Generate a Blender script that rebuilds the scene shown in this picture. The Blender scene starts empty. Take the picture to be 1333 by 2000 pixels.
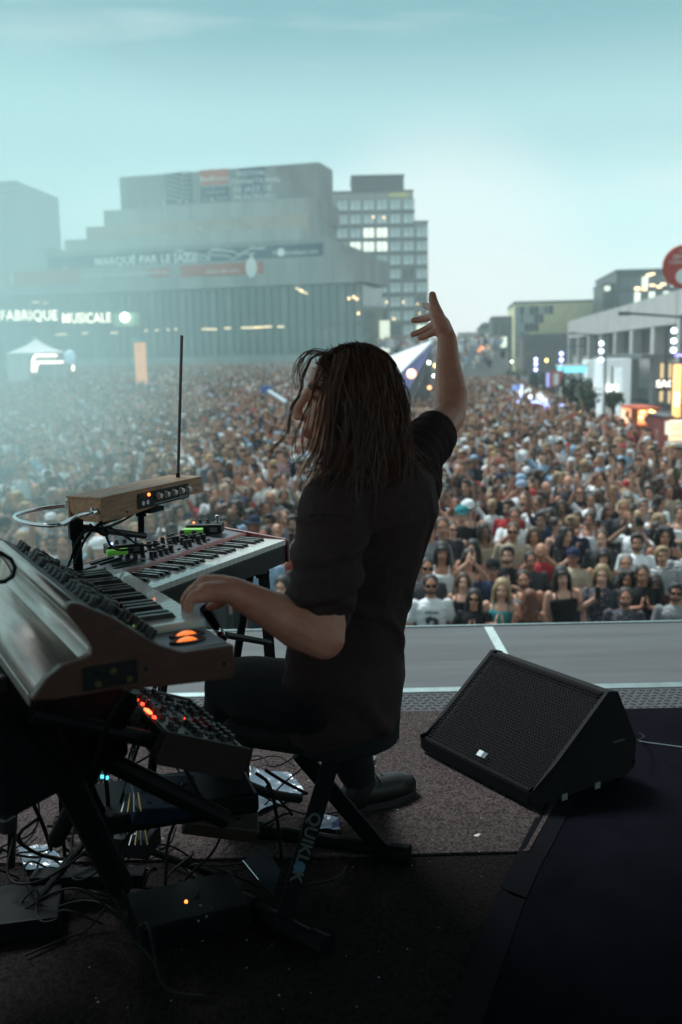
import bpy, bmesh, math, random
import numpy as np
from mathutils import Vector, Matrix, noise as mnoise
random.seed(7); np.random.seed(7)
sc = bpy.context.scene
R = math.radians
PI = math.pi

# ------------------------------------------------------------------ camera
CAMZ = 4.25                      # eye height above the plaza; the stage floor is 2.90 m up
PITCH, ROLL, F = R(8.92), R(1.2), 1944.0
camd = bpy.data.cameras.new('camera'); cam = bpy.data.objects.new('camera', camd)
sc.collection.objects.link(cam); sc.camera = cam
camd.sensor_fit = 'VERTICAL'; camd.sensor_height = 36; camd.lens = 36 * F / 2000
camd.clip_start = .05; camd.clip_end = 5000
_R0, _U0, _D = Vector((1, 0, 0)), Vector((0, math.sin(PITCH), math.cos(PITCH))), Vector((0, math.cos(PITCH), -math.sin(PITCH)))
_R = _R0 * math.cos(ROLL) - _U0 * math.sin(ROLL); _U = _U0 * math.cos(ROLL) + _R0 * math.sin(ROLL)
CM = Matrix((( _R.x, _U.x, -_D.x, 0), (_R.y, _U.y, -_D.y, 0), (_R.z, _U.z, -_D.z, CAMZ), (0, 0, 0, 1)))
cam.matrix_world = CM
camd.dof.use_dof = True; camd.dof.focus_distance = 2.75; camd.dof.aperture_fstop = 3.0

# ------------------------------------------------------------------ sky, sun, exposure
world = bpy.data.worlds.new('World'); sc.world = world; world.use_nodes = True
nt = world.node_tree; nt.nodes.clear()
N = nt.nodes.new
out = N('ShaderNodeOutputWorld'); bg = N('ShaderNodeBackground'); nt.links.new(bg.outputs[0], out.inputs[0])
sky = N('ShaderNodeTexSky'); sky.sky_type = 'NISHITA'; sky.sun_disc = False
sky.sun_elevation = R(60); sky.sun_rotation = R(-40); sky.air_density = 1.3; sky.dust_density = 2.5; sky.ozone_density = 2.0
tc = N('ShaderNodeTexCoord'); sx = N('ShaderNodeSeparateXYZ'); nt.links.new(tc.outputs['Generated'], sx.inputs[0])
ramp = N('ShaderNodeValToRGB'); cr = ramp.color_ramp; cr.interpolation = 'EASE'
stops = [(0.0, (.88, .95, .93)), (.05, (.78, .93, .91)), (.12, (.62, .87, .87)), (.205, (.37, .62, .64)), (.31, (.15, .36, .40)), (.45, (.25, .40, .43)), (.7, (.44, .46, .46)), (1.0, (.46, .48, .48))]
while len(cr.elements) < len(stops): cr.elements.new(.5)
for e, (p, c) in zip(cr.elements, stops): e.position = p; e.color = (*c, 1)
nt.links.new(sx.outputs[2], ramp.inputs[0])
# long soft clouds, a little warm towards the bottom of the street
mp = N('ShaderNodeMapping'); mp.inputs['Scale'].default_value = (1.2, 1.2, 9); nt.links.new(tc.outputs['Generated'], mp.inputs[0])
nz = N('ShaderNodeTexNoise'); nz.inputs['Scale'].default_value = 2.2; nz.inputs['Detail'].default_value = 5; nz.inputs['Roughness'].default_value = .55
nt.links.new(mp.outputs[0], nz.inputs[0])
cl = N('ShaderNodeMapRange'); cl.inputs[1].default_value = .50; cl.inputs[2].default_value = .78; cl.inputs[3].default_value = 0; cl.inputs[4].default_value = .52
nt.links.new(nz.outputs[0], cl.inputs[0])
mx = N('ShaderNodeMix'); mx.data_type = 'RGBA'; nt.links.new(cl.outputs[0], mx.inputs[0]); nt.links.new(ramp.outputs[0], mx.inputs[6]); mx.inputs[7].default_value = (.80, .84, .83, 1)
# faint warm glow low over the street
gd_ = N('ShaderNodeVectorMath'); gd_.operation = 'DOT_PRODUCT'; nt.links.new(tc.outputs['Generated'], gd_.inputs[0]); gd_.inputs[1].default_value = Vector((.105, 1, .075)).normalized()
gm = N('ShaderNodeMapRange'); gm.interpolation_type = 'SMOOTHSTEP'; gm.inputs[1].default_value = .986; gm.inputs[2].default_value = .9995; gm.inputs[4].default_value = .55; nt.links.new(gd_.outputs['Value'], gm.inputs[0])
mg = N('ShaderNodeMix'); mg.data_type = 'RGBA'; nt.links.new(gm.outputs[0], mg.inputs[0]); nt.links.new(mx.outputs[2], mg.inputs[6]); mg.inputs[7].default_value = (.93, .90, .88, 1); mx = mg
# physical sky at the strength range asked for, teal-graded ramp carries most of the visible colour
sc10 = N('ShaderNodeVectorMath'); sc10.operation = 'SCALE'; sc10.inputs[3].default_value = 8.5; nt.links.new(mx.outputs[2], sc10.inputs[0])
tn = N('ShaderNodeVectorMath'); tn.operation = 'MULTIPLY'; tn.inputs[1].default_value = (.06, .06, .06); nt.links.new(sky.outputs[0], tn.inputs[0])
ad = N('ShaderNodeVectorMath'); ad.operation = 'ADD'; nt.links.new(sc10.outputs[0], ad.inputs[0]); nt.links.new(tn.outputs[0], ad.inputs[1])
nt.links.new(ad.outputs[0], bg.inputs[0]); bg.inputs[1].default_value = .10
sund = bpy.data.lights.new('sun', 'SUN'); sund.energy = 4.0; sund.angle = R(18); sund.color = (.88, .98, 1)
sun = bpy.data.objects.new('sun', sund); sc.collection.objects.link(sun)
def aim(o, d): o.rotation_euler = Vector(d).to_track_quat('-Z', 'Y').to_euler()
aim(sun, (math.sin(R(40)), -math.cos(R(40)), -math.tan(R(60))))
sc.view_settings.view_transform = 'Standard'; sc.view_settings.look = 'None'
sc.view_settings.exposure = .42; sc.view_settings.gamma = 1; sc.view_settings.use_curve_mapping = False
sc.cycles.max_bounces = 6; sc.cycles.volume_bounces = 0; sc.cycles.diffuse_bounces = 3; sc.cycles.glossy_bounces = 3
sc.cycles.transparent_max_bounces = 12; sc.cycles.use_denoising = True

# ------------------------------------------------------------------ helpers
COL = sc.collection
V = Vector
def ray(px, py): return _D + _R * ((px - 666.5) / F) + _U * ((1000 - py) / F)
def at_y(px, py, Y): r = ray(px, py); return r * (Y / r.y) + Vector((0, 0, CAMZ))
def at_z(px, py, z): r = ray(px, py); return r * ((z - CAMZ) / r.z) + Vector((0, 0, CAMZ))
def on_plane(px, py, o, n):
    r = ray(px, py); c = Vector((0, 0, CAMZ)); return c + r * ((o - c).dot(n) / r.dot(n))
def tag(o, label=None, cat=None, group=None, kind=None):
    if label: o['label'] = label
    if cat: o['category'] = cat
    if group: o['group'] = group
    if kind: o['kind'] = kind
    return o
def thing(name, label, cat, loc=(0, 0, 0), rz=0, group=None):
    o = bpy.data.objects.new(name, None); COL.objects.link(o); o.location = loc; o.rotation_euler = (0, 0, rz)
    o.empty_display_size = .2
    return tag(o, label, cat, group)
MATS = {}
def mat(name, base=(.5, .5, .5), rough=.6, metal=0, var=None, bump=None, emit=None, spec=.5, stretch=(1, 1, 1), col2=None, attr=None, objcol=False, coat=0, trans=0):
    """var=(scale, amount) mottles the colour (towards col2 when given), bump=(scale, strength, distance)"""
    if name in MATS: return MATS[name]
    m = bpy.data.materials.new(name); m.use_nodes = True; t = m.node_tree; b = t.nodes['Principled BSDF']
    b.inputs['Base Color'].default_value = (*base, 1); b.inputs['Roughness'].default_value = rough; b.inputs['Metallic'].default_value = metal
    b.inputs['Specular IOR Level'].default_value = spec; b.inputs['Coat Weight'].default_value = coat
    if trans: b.inputs['Transmission Weight'].default_value = trans
    src = None
    def vec():
        c = t.nodes.new('ShaderNodeTexCoord'); mp = t.nodes.new('ShaderNodeMapping'); mp.inputs['Scale'].default_value = stretch
        t.links.new(c.outputs['Object'], mp.inputs[0]); return mp.outputs[0]
    V = vec() if (var or bump) else None
    if objcol:
        oi = t.nodes.new('ShaderNodeObjectInfo'); src = oi.outputs['Color']
    if attr:
        a = t.nodes.new('ShaderNodeAttribute'); a.attribute_name = attr
        if src is None: src = a.outputs['Color']
        else:
            q = t.nodes.new('ShaderNodeMix'); q.data_type = 'RGBA'; q.blend_type = 'MULTIPLY'; q.inputs[0].default_value = 1
            t.links.new(src, q.inputs[6]); t.links.new(a.outputs['Color'], q.inputs[7]); src = q.outputs[2]
    if var:
        n = t.nodes.new('ShaderNodeTexNoise'); n.inputs['Scale'].default_value = var[0]; n.inputs['Detail'].default_value = 6; n.inputs['Roughness'].default_value = .62
        t.links.new(V, n.inputs[0])
        r = t.nodes.new('ShaderNodeMapRange'); r.inputs[1].default_value = .3; r.inputs[2].default_value = .7; t.links.new(n.outputs[0], r.inputs[0])
        if col2 is not None:
            q = t.nodes.new('ShaderNodeMix'); q.data_type = 'RGBA'; t.links.new(r.outputs[0], q.inputs[0])
            q.inputs[6].default_value = (*base, 1); q.inputs[7].default_value = (*col2, 1)
            if src is not None: t.links.new(src, q.inputs[6])
            src = q.outputs[2]
        else:
            r.inputs[3].default_value = 1 - var[1]; r.inputs[4].default_value = 1 + var[1]
            q = t.nodes.new('ShaderNodeVectorMath'); q.operation = 'SCALE'; t.links.new(r.outputs[0], q.inputs[3])
            if src is not None: t.links.new(src, q.inputs[0])
            else: q.inputs[0].default_value = base
            src = q.outputs[0]
    if src is not None: t.links.new(src, b.inputs['Base Color'])
    if bump:
        n = t.nodes.new('ShaderNodeTexNoise'); n.inputs['Scale'].default_value = bump[0]; n.inputs['Detail'].default_value = 5
        t.links.new(V, n.inputs[0]); bb = t.nodes.new('ShaderNodeBump'); bb.inputs['Strength'].default_value = bump[1]
        bb.inputs['Distance'].default_value = bump[2] if len(bump) > 2 else .01
        t.links.new(n.outputs[0], bb.inputs['Height']); t.links.new(bb.outputs[0], b.inputs['Normal'])
    if emit: b.inputs['Emission Color'].default_value = (*emit[0], 1); b.inputs['Emission Strength'].default_value = emit[1]
    MATS[name] = m; return m
class MB:
    """collects shapes and links them as ONE mesh object"""
    def __init__(s): s.v = []; s.f = []
    def add(s, vs, fs, M=None):
        k = len(s.v)
        s.v += [tuple(M @ Vector(v)) if M is not None else tuple(v) for v in vs]
        s.f += [tuple(i + k for i in f) for f in fs]; return s
    def box(s, c, d, rz=0, M=None):
        x, y, z = d[0] / 2, d[1] / 2, d[2] / 2
        vs = [(i, j, k) for i in (-x, x) for j in (-y, y) for k in (-z, z)]
        T = Matrix.Translation(c) @ Matrix.Rotation(rz, 4, 'Z')
        return s.add(vs, [(0, 1, 3, 2), (4, 6, 7, 5), (0, 4, 5, 1), (2, 3, 7, 6), (0, 2, 6, 4), (1, 5, 7, 3)], (M @ T) if M is not None else T)
    def b2(s, a, b, M=None):   # box from corner to corner
        return s.box([(a[i] + b[i]) / 2 for i in range(3)], [abs(b[i] - a[i]) for i in range(3)], 0, M)
    def prism(s, poly, a, b, axis='x', M=None):
        """poly of 2D points swept from a to b along an axis; the 2D plane is the other two axes in order"""
        n = len(poly)
        def P(p, t): return {'x': (t, p[0], p[1]), 'y': (p[0], t, p[1]), 'z': (p[0], p[1], t)}[axis]
        vs = [P(p, a) for p in poly] + [P(p, b) for p in poly]
        fs = [tuple(range(n))[::-1], tuple(range(n, 2 * n))] + [(i, (i + 1) % n, n + (i + 1) % n, n + i) for i in range(n)]
        return s.add(vs, fs, M)
    def tube(s, pts, r, n=8, cap=True, M=None, flat=1.0):
        pts = [Vector(p) for p in pts]; m = len(pts)
        rr = r if hasattr(r, '__len__') else [r] * m
        up = None; vs = []; fs = []
        for i, p in enumerate(pts):
            t = (pts[min(i + 1, m - 1)] - pts[max(i - 1, 0)]).normalized()
            if up is None: up = Vector((0, 0, 1)) if abs(t.z) < .9 else Vector((1, 0, 0))
            sd = t.cross(up)
            if sd.length < 1e-5: sd = t.orthogonal()
            sd.normalize(); up = sd.cross(t).normalized()
            for k in range(n):
                a = 2 * PI * k / n; vs.append(p + (sd * math.cos(a) + up * math.sin(a) * flat) * rr[i])
        for i in range(m - 1):
            for k in range(n): fs.append((i * n + k, i * n + (k + 1) % n, (i + 1) * n + (k + 1) % n, (i + 1) * n + k))
        if cap: fs += [tuple(range(n))[::-1], tuple(range((m - 1) * n, m * n))]
        return s.add(vs, fs, M)
    def bar(s, a, b, r, n=4, M=None): return s.tube([a, b], r, n, True, M)
    def lathe(s, prof, c=(0, 0, 0), n=16, M=None):
        vs = [(c[0] + r * math.cos(2 * PI * k / n), c[1] + r * math.sin(2 * PI * k / n), c[2] + z) for r, z in prof for k in range(n)]
        m = len(prof); fs = [(i * n + k, i * n + (k + 1) % n, (i + 1) * n + (k + 1) % n, (i + 1) * n + k) for i in range(m - 1) for k in range(n)]
        fs += [tuple(range(n))[::-1], tuple(range((m - 1) * n, m * n))]
        return s.add(vs, fs, M)
    def ball(s, c, r, n=10, m=7, M=None):
        r = r if hasattr(r, '__len__') else (r, r, r)
        vs = [(c[0] + r[0] * math.sin(PI * i / m) * math.cos(2 * PI * k / n), c[1] + r[1] * math.sin(PI * i / m) * math.sin(2 * PI * k / n), c[2] + r[2] * math.cos(PI * i / m)) for i in range(1, m) for k in range(n)]
        fs = [(i * n + k, (i + 1) * n + k, (i + 1) * n + (k + 1) % n, i * n + (k + 1) % n) for i in range(m - 2) for k in range(n)]
        vs += [(c[0], c[1], c[2] + r[2]), (c[0], c[1], c[2] - r[2])]; q = len(vs)
        fs += [(q - 2, k, (k + 1) % n) for k in range(n)] + [(q - 1, (m - 2) * n + (k + 1) % n, (m - 2) * n + k) for k in range(n)]
        return s.add(vs, fs, M)
    def mesh(s, name, m=None):
        me = bpy.data.meshes.new(name); me.from_pydata([tuple(v) for v in s.v], [], s.f); me.update()
        if m: me.materials.append(m)
        return me
    def obj(s, name, m=None, parent=None, bevel=0, smooth=False, kind=None):
        return mobj(name, s.mesh(name, m), parent, bevel, smooth, kind)
def mobj(name, me, parent=None, bevel=0, smooth=False, kind=None, loc=None):
    o = bpy.data.objects.new(name, me); COL.objects.link(o)
    if parent is not None: o.parent = parent
    if loc is not None: o.location = loc
    if smooth: me.shade_smooth()
    if bevel:
        b = o.modifiers.new('bevel', 'BEVEL'); b.width = bevel; b.segments = 2; b.limit_method = 'ANGLE'; b.angle_limit = R(35)
    if kind: o['kind'] = kind
    return o
def text(name, body, size, m, parent=None, M=None, extr=.002, align='CENTER', bold=0, sx=1.0):
    c = bpy.data.curves.new(name, 'FONT'); c.body = body; c.size = size; c.extrude = extr; c.align_x = align; c.align_y = 'CENTER'; c.offset = bold
    c.resolution_u = 3; c.space_character = 1.05
    o = bpy.data.objects.new(name, c); COL.objects.link(o); bpy.context.view_layer.update()
    me = bpy.data.meshes.new_from_object(o.evaluated_get(bpy.context.evaluated_depsgraph_get())); bpy.data.objects.remove(o)
    me.materials.clear(); me.materials.append(m); me.transform(Matrix.Diagonal((sx, 1, 1, 1)))
    o = bpy.data.objects.new(name, me); COL.objects.link(o)
    if parent is not None: o.parent = parent
    if M is not None: o.matrix_local = M
    return o
def frame(o, x, n):
    """matrix with origin o, X axis x, Z axis n (Y = up side)"""
    x = Vector(x).normalized(); n = Vector(n).normalized(); y = n.cross(x)
    return Matrix(((x.x, y.x, n.x, o[0]), (x.y, y.y, n.y, o[1]), (x.z, y.z, n.z, o[2]), (0, 0, 0, 1)))
# ------------------------------------------------------------------ ground, stage
SZ = CAMZ - 1.35                 # stage floor height
M_asph = mat('asphalt', (.05, .052, .055), .9, var=(.6, .25), bump=(30, .3, .01))
def rise(x, y):                  # the plaza climbs gently towards the concert hall on the left
    t = min(max((y - 45) / 80, 0), 1); s = min(max((14 - x) / 14, 0), 1)
    return 1.7 * t * t * (3 - 2 * t) * s
vs = []; fs = []; nx, ny = 60, 60
xs = [-1500, -600, -300, -160] + [-110 + 4 * i for i in range(48)] + [130, 300, 600, 1500]
ys = [-300, -60] + [0 + 5 * i for i in range(40)] + [240, 400, 800, 1600, 2600]
for y in ys:
    for x in xs: vs.append((x, y, rise(x, y)))
for j in range(len(ys) - 1):
    for i in range(len(xs) - 1):
        a = j * len(xs) + i; fs.append((a, a + 1, a + len(xs) + 1, a + len(xs)))
MB().add(vs, fs).obj('plaza_ground', M_asph, kind='structure')

M_deck = mat('stage_deck_grey', (.066, .070, .073), .75, var=(3, .25), bump=(120, .25, .002), stretch=(.3, 3, 1))
M_black_floor = mat('stage_vinyl_black', (.004, .0035, .006), .95, var=(5, .4), bump=(60, .3, .002), spec=.02)
M_alu = mat('aluminium_trim', (.22, .28, .28), .6, .8, var=(20, .15))
M_void = mat('stage_masking_black', (.004, .004, .004), .95, spec=.1)
MB().b2((-3.2, -3.2, SZ - .3), (4.6, 4.84, SZ - .012)).obj('stage_platform', mat('stage_plywood_black', (.02, .018, .018), .8), kind='structure')
MB().b2((-3.2, 3.905, SZ - .012), (4.6, 4.84, SZ)).obj('stage_front_deck', M_deck, kind='structure')
MB().b2((-3.2, -3.2, SZ - .012), (4.6, 3.805, SZ)).obj('stage_floor', M_black_floor, kind='structure')
MB().b2((-3.2, -3.3, SZ - 3), (4.6, -3.2, SZ + 1.15)).obj('unseen_shade_wall', M_void, kind='structure')  # unseen wall, its height chosen to shape the light from behind
MB().b2((-1.55, -3.3, SZ + 2.62), (4.7, 3.55, SZ + 2.72)).obj('unseen_shade_roof', M_void, kind='structure')  # unseen roof, set low and cut back to shade the stage
MB().b2((-3.2, 4.80, 0), (4.6, 4.83, SZ - .31)).obj('stage_skirt', M_void, kind='structure')
# metal trim: edge of the lower front deck, the riser edge with its knurled rubber ramp, the tape line between two deck panels
MB().prism([(3.865, SZ), (3.885, SZ + .008), (3.895, SZ + .008), (3.905, SZ), (3.905, SZ - .01), (3.865, SZ - .01)], -3.2, 4.6).obj('deck_edge_strip', M_alu, kind='structure')
MB().b2((-3.2, 3.848, SZ - .01), (4.6, 3.858, SZ + .005)).obj('deck_edge_strip', M_alu, kind='structure')
MB().b2((-3.2, 4.822, SZ), (4.6, 4.842, SZ + .006)).obj('deck_edge_strip', M_alu, kind='structure')
MB().b2((.700, 3.93, SZ), (.742, 4.80, SZ + .004)).obj('deck_seam_tape', mat('silver_tape', (.42, .5, .48), .5, .2, var=(30, .2)), kind='structure')
# chequer plate strip between the deck edge and the carpet
cp = MB().b2((-3.2, 3.62, SZ - .008), (4.6, 3.846, SZ + .002))
for j in range(7):
    for i in range(150):
        x = -1.5 + i * .032 + (j % 2) * .016; y = 3.636 + j * .031
        cp.box((x, y, SZ + .003), (.022, .007, .003), R(32 if (i + j) % 2 else -32))
tag(cp.obj('chequer_plate', mat('ramp_rubber', (.055, .05, .052), .45, .3)), kind='structure')
# carpet laid in two overlapping pieces; its right edge is taped to the vinyl
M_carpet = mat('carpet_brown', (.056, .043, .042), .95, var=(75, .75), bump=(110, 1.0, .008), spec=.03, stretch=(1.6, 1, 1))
M_carpet_shade = mat('carpet_brown_shade', (.013, .010, .010), .95, var=(75, .7), bump=(110, 1.0, .008), spec=.03, stretch=(1.6, 1, 1))  # same carpet, shade away from the stage front put into its colour
def sheet(name, poly, m, z, th=.006):
    n = 44
    P = [Vector(p) for p in poly]   # quad: a b c d
    vs = []; fs = []
    for j in range(n + 1):
        for i in range(n + 1):
            u, v = i / n, j / n
            p = (P[0] * (1 - u) + P[1] * u) * (1 - v) + (P[3] * (1 - u) + P[2] * u) * v
            w = .0028 * mnoise.noise(Vector((p.x * 3, p.y * 3, 1))) + .002 * mnoise.noise(Vector((p.x * 9, p.y * 7, 4)))
            vs.append((p.x, p.y, z + th + abs(w)))
    for j in range(n):
        for i in range(n): a = j * (n + 1) + i; fs.append((a, a + 1, a + n + 2, a + n + 1))
    k = len(vs); rim = [i for i in range(n + 1)] + [(j) * (n + 1) + n for j in range(1, n + 1)] + [n * (n + 1) + i for i in range(n - 1, -1, -1)] + [j * (n + 1) for j in range(n - 1, 0, -1)]
    vs += [(vs[i][0], vs[i][1], z) for i in rim]; m_ = len(rim)
    for q in range(m_): fs.append((rim[q], k + q, k + (q + 1) % m_, rim[(q + 1) % m_]))
    return MB().add(vs, fs).obj(name, m, smooth=False, kind='structure')
sheet('carpet', [(-3.1, 2.25, 0), (.385, 2.31, 0), (.60, 2.76, 0), (-3.1, 2.9, 0)], M_carpet_shade, SZ + .0005)
sheet('carpet', [(-3.1, -1.0, 0), (-.25, .6, 0), (.40, 2.325, 0), (-3.1, 2.42, 0)], M_carpet_shade, SZ + .0045)
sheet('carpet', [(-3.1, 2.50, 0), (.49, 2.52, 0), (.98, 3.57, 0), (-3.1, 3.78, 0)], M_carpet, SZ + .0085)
tp = MB()
for (a, b) in (((-.22, .66), (.405, 2.31)), ((.41, 2.32), (.575, 2.70)), ((.50, 2.52), (.985, 3.56))):
    a = Vector((*a, 0)); b = Vector((*b, 0)); d = (b - a).normalized(); s_ = Vector((d.y, -d.x, 0)) * .032
    z = SZ + .017
    tp.add([a - s_ + Vector((0, 0, z)), b - s_ + Vector((0, 0, z)), b + s_ * 1.1 + Vector((0, 0, SZ + .003)), a + s_ * 1.1 + Vector((0, 0, SZ + .003))], [(0, 1, 2, 3)])
tag(tp.obj('carpet_edge_tape', mat('gaffer_tape', (.006, .006, .008), .9, spec=.04)), kind='structure')
MB().tube([at_z(x, y, SZ + .004) for x, y in [(1240, 1446), (1262, 1450), (1300, 1455), (1345, 1461)]], .0022, 6).obj('floor_seam_line', M_alu, kind='structure')
# scraps lying about
for (px, py, s_, m_, lb, nm) in [(773, 1407, .013, mat('paper_scrap_pale', (.45, .72, .75), .6), 'pale torn paper scrap on the carpet near the deck edge', 'paper_scrap'),
                         (932, 1632, .012, mat('plectrum_cream', (.5, .45, .38), .4), 'small cream plectrum lying on the carpet in front of the floor monitor', 'plectrum')]:
    p = at_z(px, py, SZ + .016)
    o = MB().prism([(-s_, -s_ * .5), (s_ * .7, -s_ * .8), (s_, s_ * .3), (-s_ * .5, s_ * .8)] if nm == 'paper_scrap' else [(s_ * math.cos(a) * (1 if a < PI else .6), s_ * .5 * math.sin(a)) for a in [i * PI / 5 for i in range(10)]], -.001, .0012, 'z').obj(nm, m_)
    o.location = p; o.rotation_euler = (0.1, -.1, random.random() * 3); tag(o, lb, 'scrap' if nm == 'paper_scrap' else 'plectrum')

# ------------------------------------------------------------------ buildings
M_conc = mat('concrete_pale', (.36, .36, .35), .85, var=(.35, .22), bump=(3, .2, .05), stretch=(1, 1, .25))
M_conc2 = mat('concrete_grey', (.27, .275, .27), .85, var=(.3, .25), bump=(3, .2, .05), stretch=(1, 1, .25))
M_glassd = mat('curtain_glass', (.10, .13, .14), .12, 0, var=(.25, .35), spec=.7)
M_mull = mat('mullion_dark', (.085, .09, .095), .5, .3)
M_warm = mat('lamp_warm', (.9, .8, .6), .5, emit=((1, .70, .35), 2.6))
M_white_l = mat('lamp_white', (.9, .9, .9), .5, emit=((.85, 1, .92), 6))
M_blue_l = mat('lamp_blue_white', (.8, .8, 1), .5, emit=((.45, .55, 1), 6))
# --- the terraced concert hall. u runs left along the front, v runs back into the building
HC = at_y(710, 552, 130); HU = Vector((math.cos(R(164)), math.sin(R(164)), 0)); HV = Vector((-HU.y, HU.x, 0)) * -1
if HV.y < 0: HV = -HV
def hall_uz(px, py, v):
    p = on_plane(px, py, HC + HV * v, HV); q = p - HC
    return q.dot(HU), p.z
HM = Matrix(((HU.x, HV.x, 0, HC.x), (HU.y, HV.y, 0, HC.y), (0, 0, 1, 0), (0, 0, 0, 1)))
hall = thing('concert_hall', 'huge terraced concrete concert hall with glass front on the left across the plaza', 'building')
hall.matrix_world = HM
def hb(name, u0, u1, v0, v1, z0, z1, m, parent=hall, **k): return MB().b2((u0, v0, z0), (u1, v1, z1)).obj(name, m, parent, **k)
zg = HC.z; zp = hall_uz(600, 502, -.8)[1]
hb('glass_hall_core', .8, 74, .7, 11.5, 0, zg, mat('lobby_dark', (.05, .055, .055), .8)); hb('glass_hall_core', 10, 74, 11.5, 34, 0, zg, mat('lobby_dark', (.05, .055, .055), .8))
hb('plinth', -.3, 74, -.5, .6, 0, CAMZ + .25, M_conc)
# panes and mullions, one by one
pane_me = MB().b2((0, 0, 0), (.96, .05, zg - CAMZ - .3)).mesh('glass_pane', M_glassd)
pane_me2 = MB().b2((0, 0, 0), (.96, .05, zg - CAMZ - .3)).mesh('glass_pane', mat('curtain_glass_pale', (.17, .20, .20), .2, 0, var=(.3, .4), spec=.7))
mul_me = MB().b2((0, 0, 0), (.10, .16, zg - CAMZ - .26)).mesh('mullion', M_mull)
for i in range(62):
    u = .15 + i * 1.12
    mobj('glass_pane', random.choice([pane_me, pane_me, pane_me2]), hall, loc=(u + .13, .35 + random.uniform(-.02, .02), CAMZ + .26))
    mobj('mullion', mul_me, hall, loc=(u, .1 + random.uniform(-.03, .03), CAMZ + .25))
for i in range(6):
    hb('side_glass_pane', .35, .5, 1 + i * 1.8, 2.6 + i * 1.8, CAMZ + .26, zg, M_glassd)
hb('transom', 0, 70, .08, .3, zg - 5.2, zg - 5.0, M_mull)
# parapet band in precast panels
for i in range(17):
    hb('parapet_panel', -.6 + i * 4.4, -.6 + i * 4.4 + 4.34, -.8, .4, zg + .05, zp, M_conc)
for i in range(3):
    hb('parapet_panel', -.6, .5, .45 + i * 3.8, .45 + i * 3.8 + 3.74, zg + .05, zp, M_conc2)
hb('roof_slab', 10, 73, 11.6, 34, zg, zp - .5, M_conc2); hb('roof_slab', .6, 73, .5, 11.5, zg, zp - .5, M_conc2)
def tier(name, pxl, pxr, ytop, v, zbot, m, panel=5.0, depth=None, chamfer=0):
    ul, zl = hall_uz(pxl, ytop[0], v); ur, zr = hall_uz(pxr, ytop[1], v); z1 = (zl + zr) / 2
    n = max(1, round((ul - ur) / panel)); w = (ul - ur) / n
    for i in range(n):
        hb(name, ur + i * w + .03, ur + (i + 1) * w - .03, v + random.uniform(-.04, .04), v + 1.2, zbot, z1, m)
    hb('tier_core', ur + .4, ul - .4, v + 1.2, 32, zbot, z1 - .15, M_conc2)
    for i in range(max(1, int((32 - v) / 6))):
        hb(name, ur, ur + .38, v + 1.25 + i * 6, v + 1.25 + i * 6 + 5.9, zbot, z1, M_conc2)
    return ul, ur, z1
t0 = tier('tier_panel', -330, 641, (510, 472), 6, zp - .5, M_conc2)
tA = tier('tier_panel', 125, 585, (466, 446), 11, t0[2] - .2, M_conc, chamfer=1)
tB = tier('tier_panel', 168, 600, (443, 418), 15, tA[2] - .2, mat('concrete_warm', (.40, .34, .28), .85, var=(.4, .2)))
tC = tier('tier_panel', 202, 616, (410, 386), 19, tB[2] - .2, M_conc)
tD = tier('tower_panel', 233, 624, (345, 318), 24, tC[2] - .2, M_conc2, panel=7)
tL = tier('tier_panel', -330, 90, (500, 489), 5.2, zp - .5, M_conc, panel=6)
# banners
M_navy = mat('banner_navy', (.010, .025, .06), .7, var=(.4, .3)); M_or = mat('banner_orange', (.50, .10, .05), .7, var=(.4, .15)); M_wt = mat('print_white', (.9, .92, .9), .7)
M_wt2 = mat('print_pale', (.5, .55, .53), .7)
def banner(pxl, pxr, yt, yb, v, m, label=None):
    ul, z1 = hall_uz(pxl, yt, v); ur, _ = hall_uz(pxr, yt, v); _, z0 = hall_uz((pxl + pxr) / 2, yb, v); _, z1 = hall_uz((pxl + pxr) / 2, yt, v)
    return hb('banner', ur, ul, v - .12, v - .06, z0, z1, m), ul, ur, z0, z1
def htext(s, pxc, pyc, v, size, m, **k):
    u, z = hall_uz(pxc, pyc, v); return text('banner_lettering', s, size, m, hall, Matrix(((-1, 0, 0, u), (0, 0, -1, v - .15), (0, 1, 0, z), (0, 0, 0, 1))), **k)
banner(-60, 632, 487 + 6, 511 + 6, 5.9, M_navy)
htext('MARQUÉ PAR LE JAZZ', 285, 508, 5.9, 1.55, M_wt, bold=.04)
htext('Fmontrealjazz.com', 578, 493, 5.9, .8, M_wt)
htext('RIO TINTO  MONTRÉAL', 22, 521, 5.9, .9, M_wt2)
def wave(pxl, pxr, py, v, amp, m, n=14, th=.12):
    u0, z = hall_uz(pxl, py, v); u1, _ = hall_uz(pxr, py, v)
    MB().tube([(u0 + (u1 - u0) * i / n, v - .14, z + amp * math.sin(i * 1.1) + .2 * math.sin(i * 2.3)) for i in range(n + 1)], th, 4, M=None).obj('banner_wave_print', m, hall)
wave(340, 520, 497, 5.9, .35, M_wt2); wave(350, 500, 505, 5.9, .3, M_wt2)
banner(10, 152, 529, 557, -.8, mat('banner_orange_pale', (.46, .14, .09), .7))
banner(352, 515, 515, 538, -.8, M_or)
banner(290, 333, 524, 541, -.8, M_or)
htext('Les grands concerts', 226, 536, -.8, 1.1, M_wt); htext('BetRivers', 311, 532, -.8, .75, M_wt); htext('place des arts', 436, 529, -.8, .8, M_wt)
u, z = hall_uz(492, 523, -.8); MB().ball((0, 0, 0), (.8, .05, 1.3)).obj('banner_emblem', M_wt, hall).location = (u, -.96, z)
u, z = hall_uz(550, 493, 5.9); MB().ball((0, 0, 0), (.55, .05, .55)).obj('banner_emblem', M_wt, hall).location = (u, 5.72, z)
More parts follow.
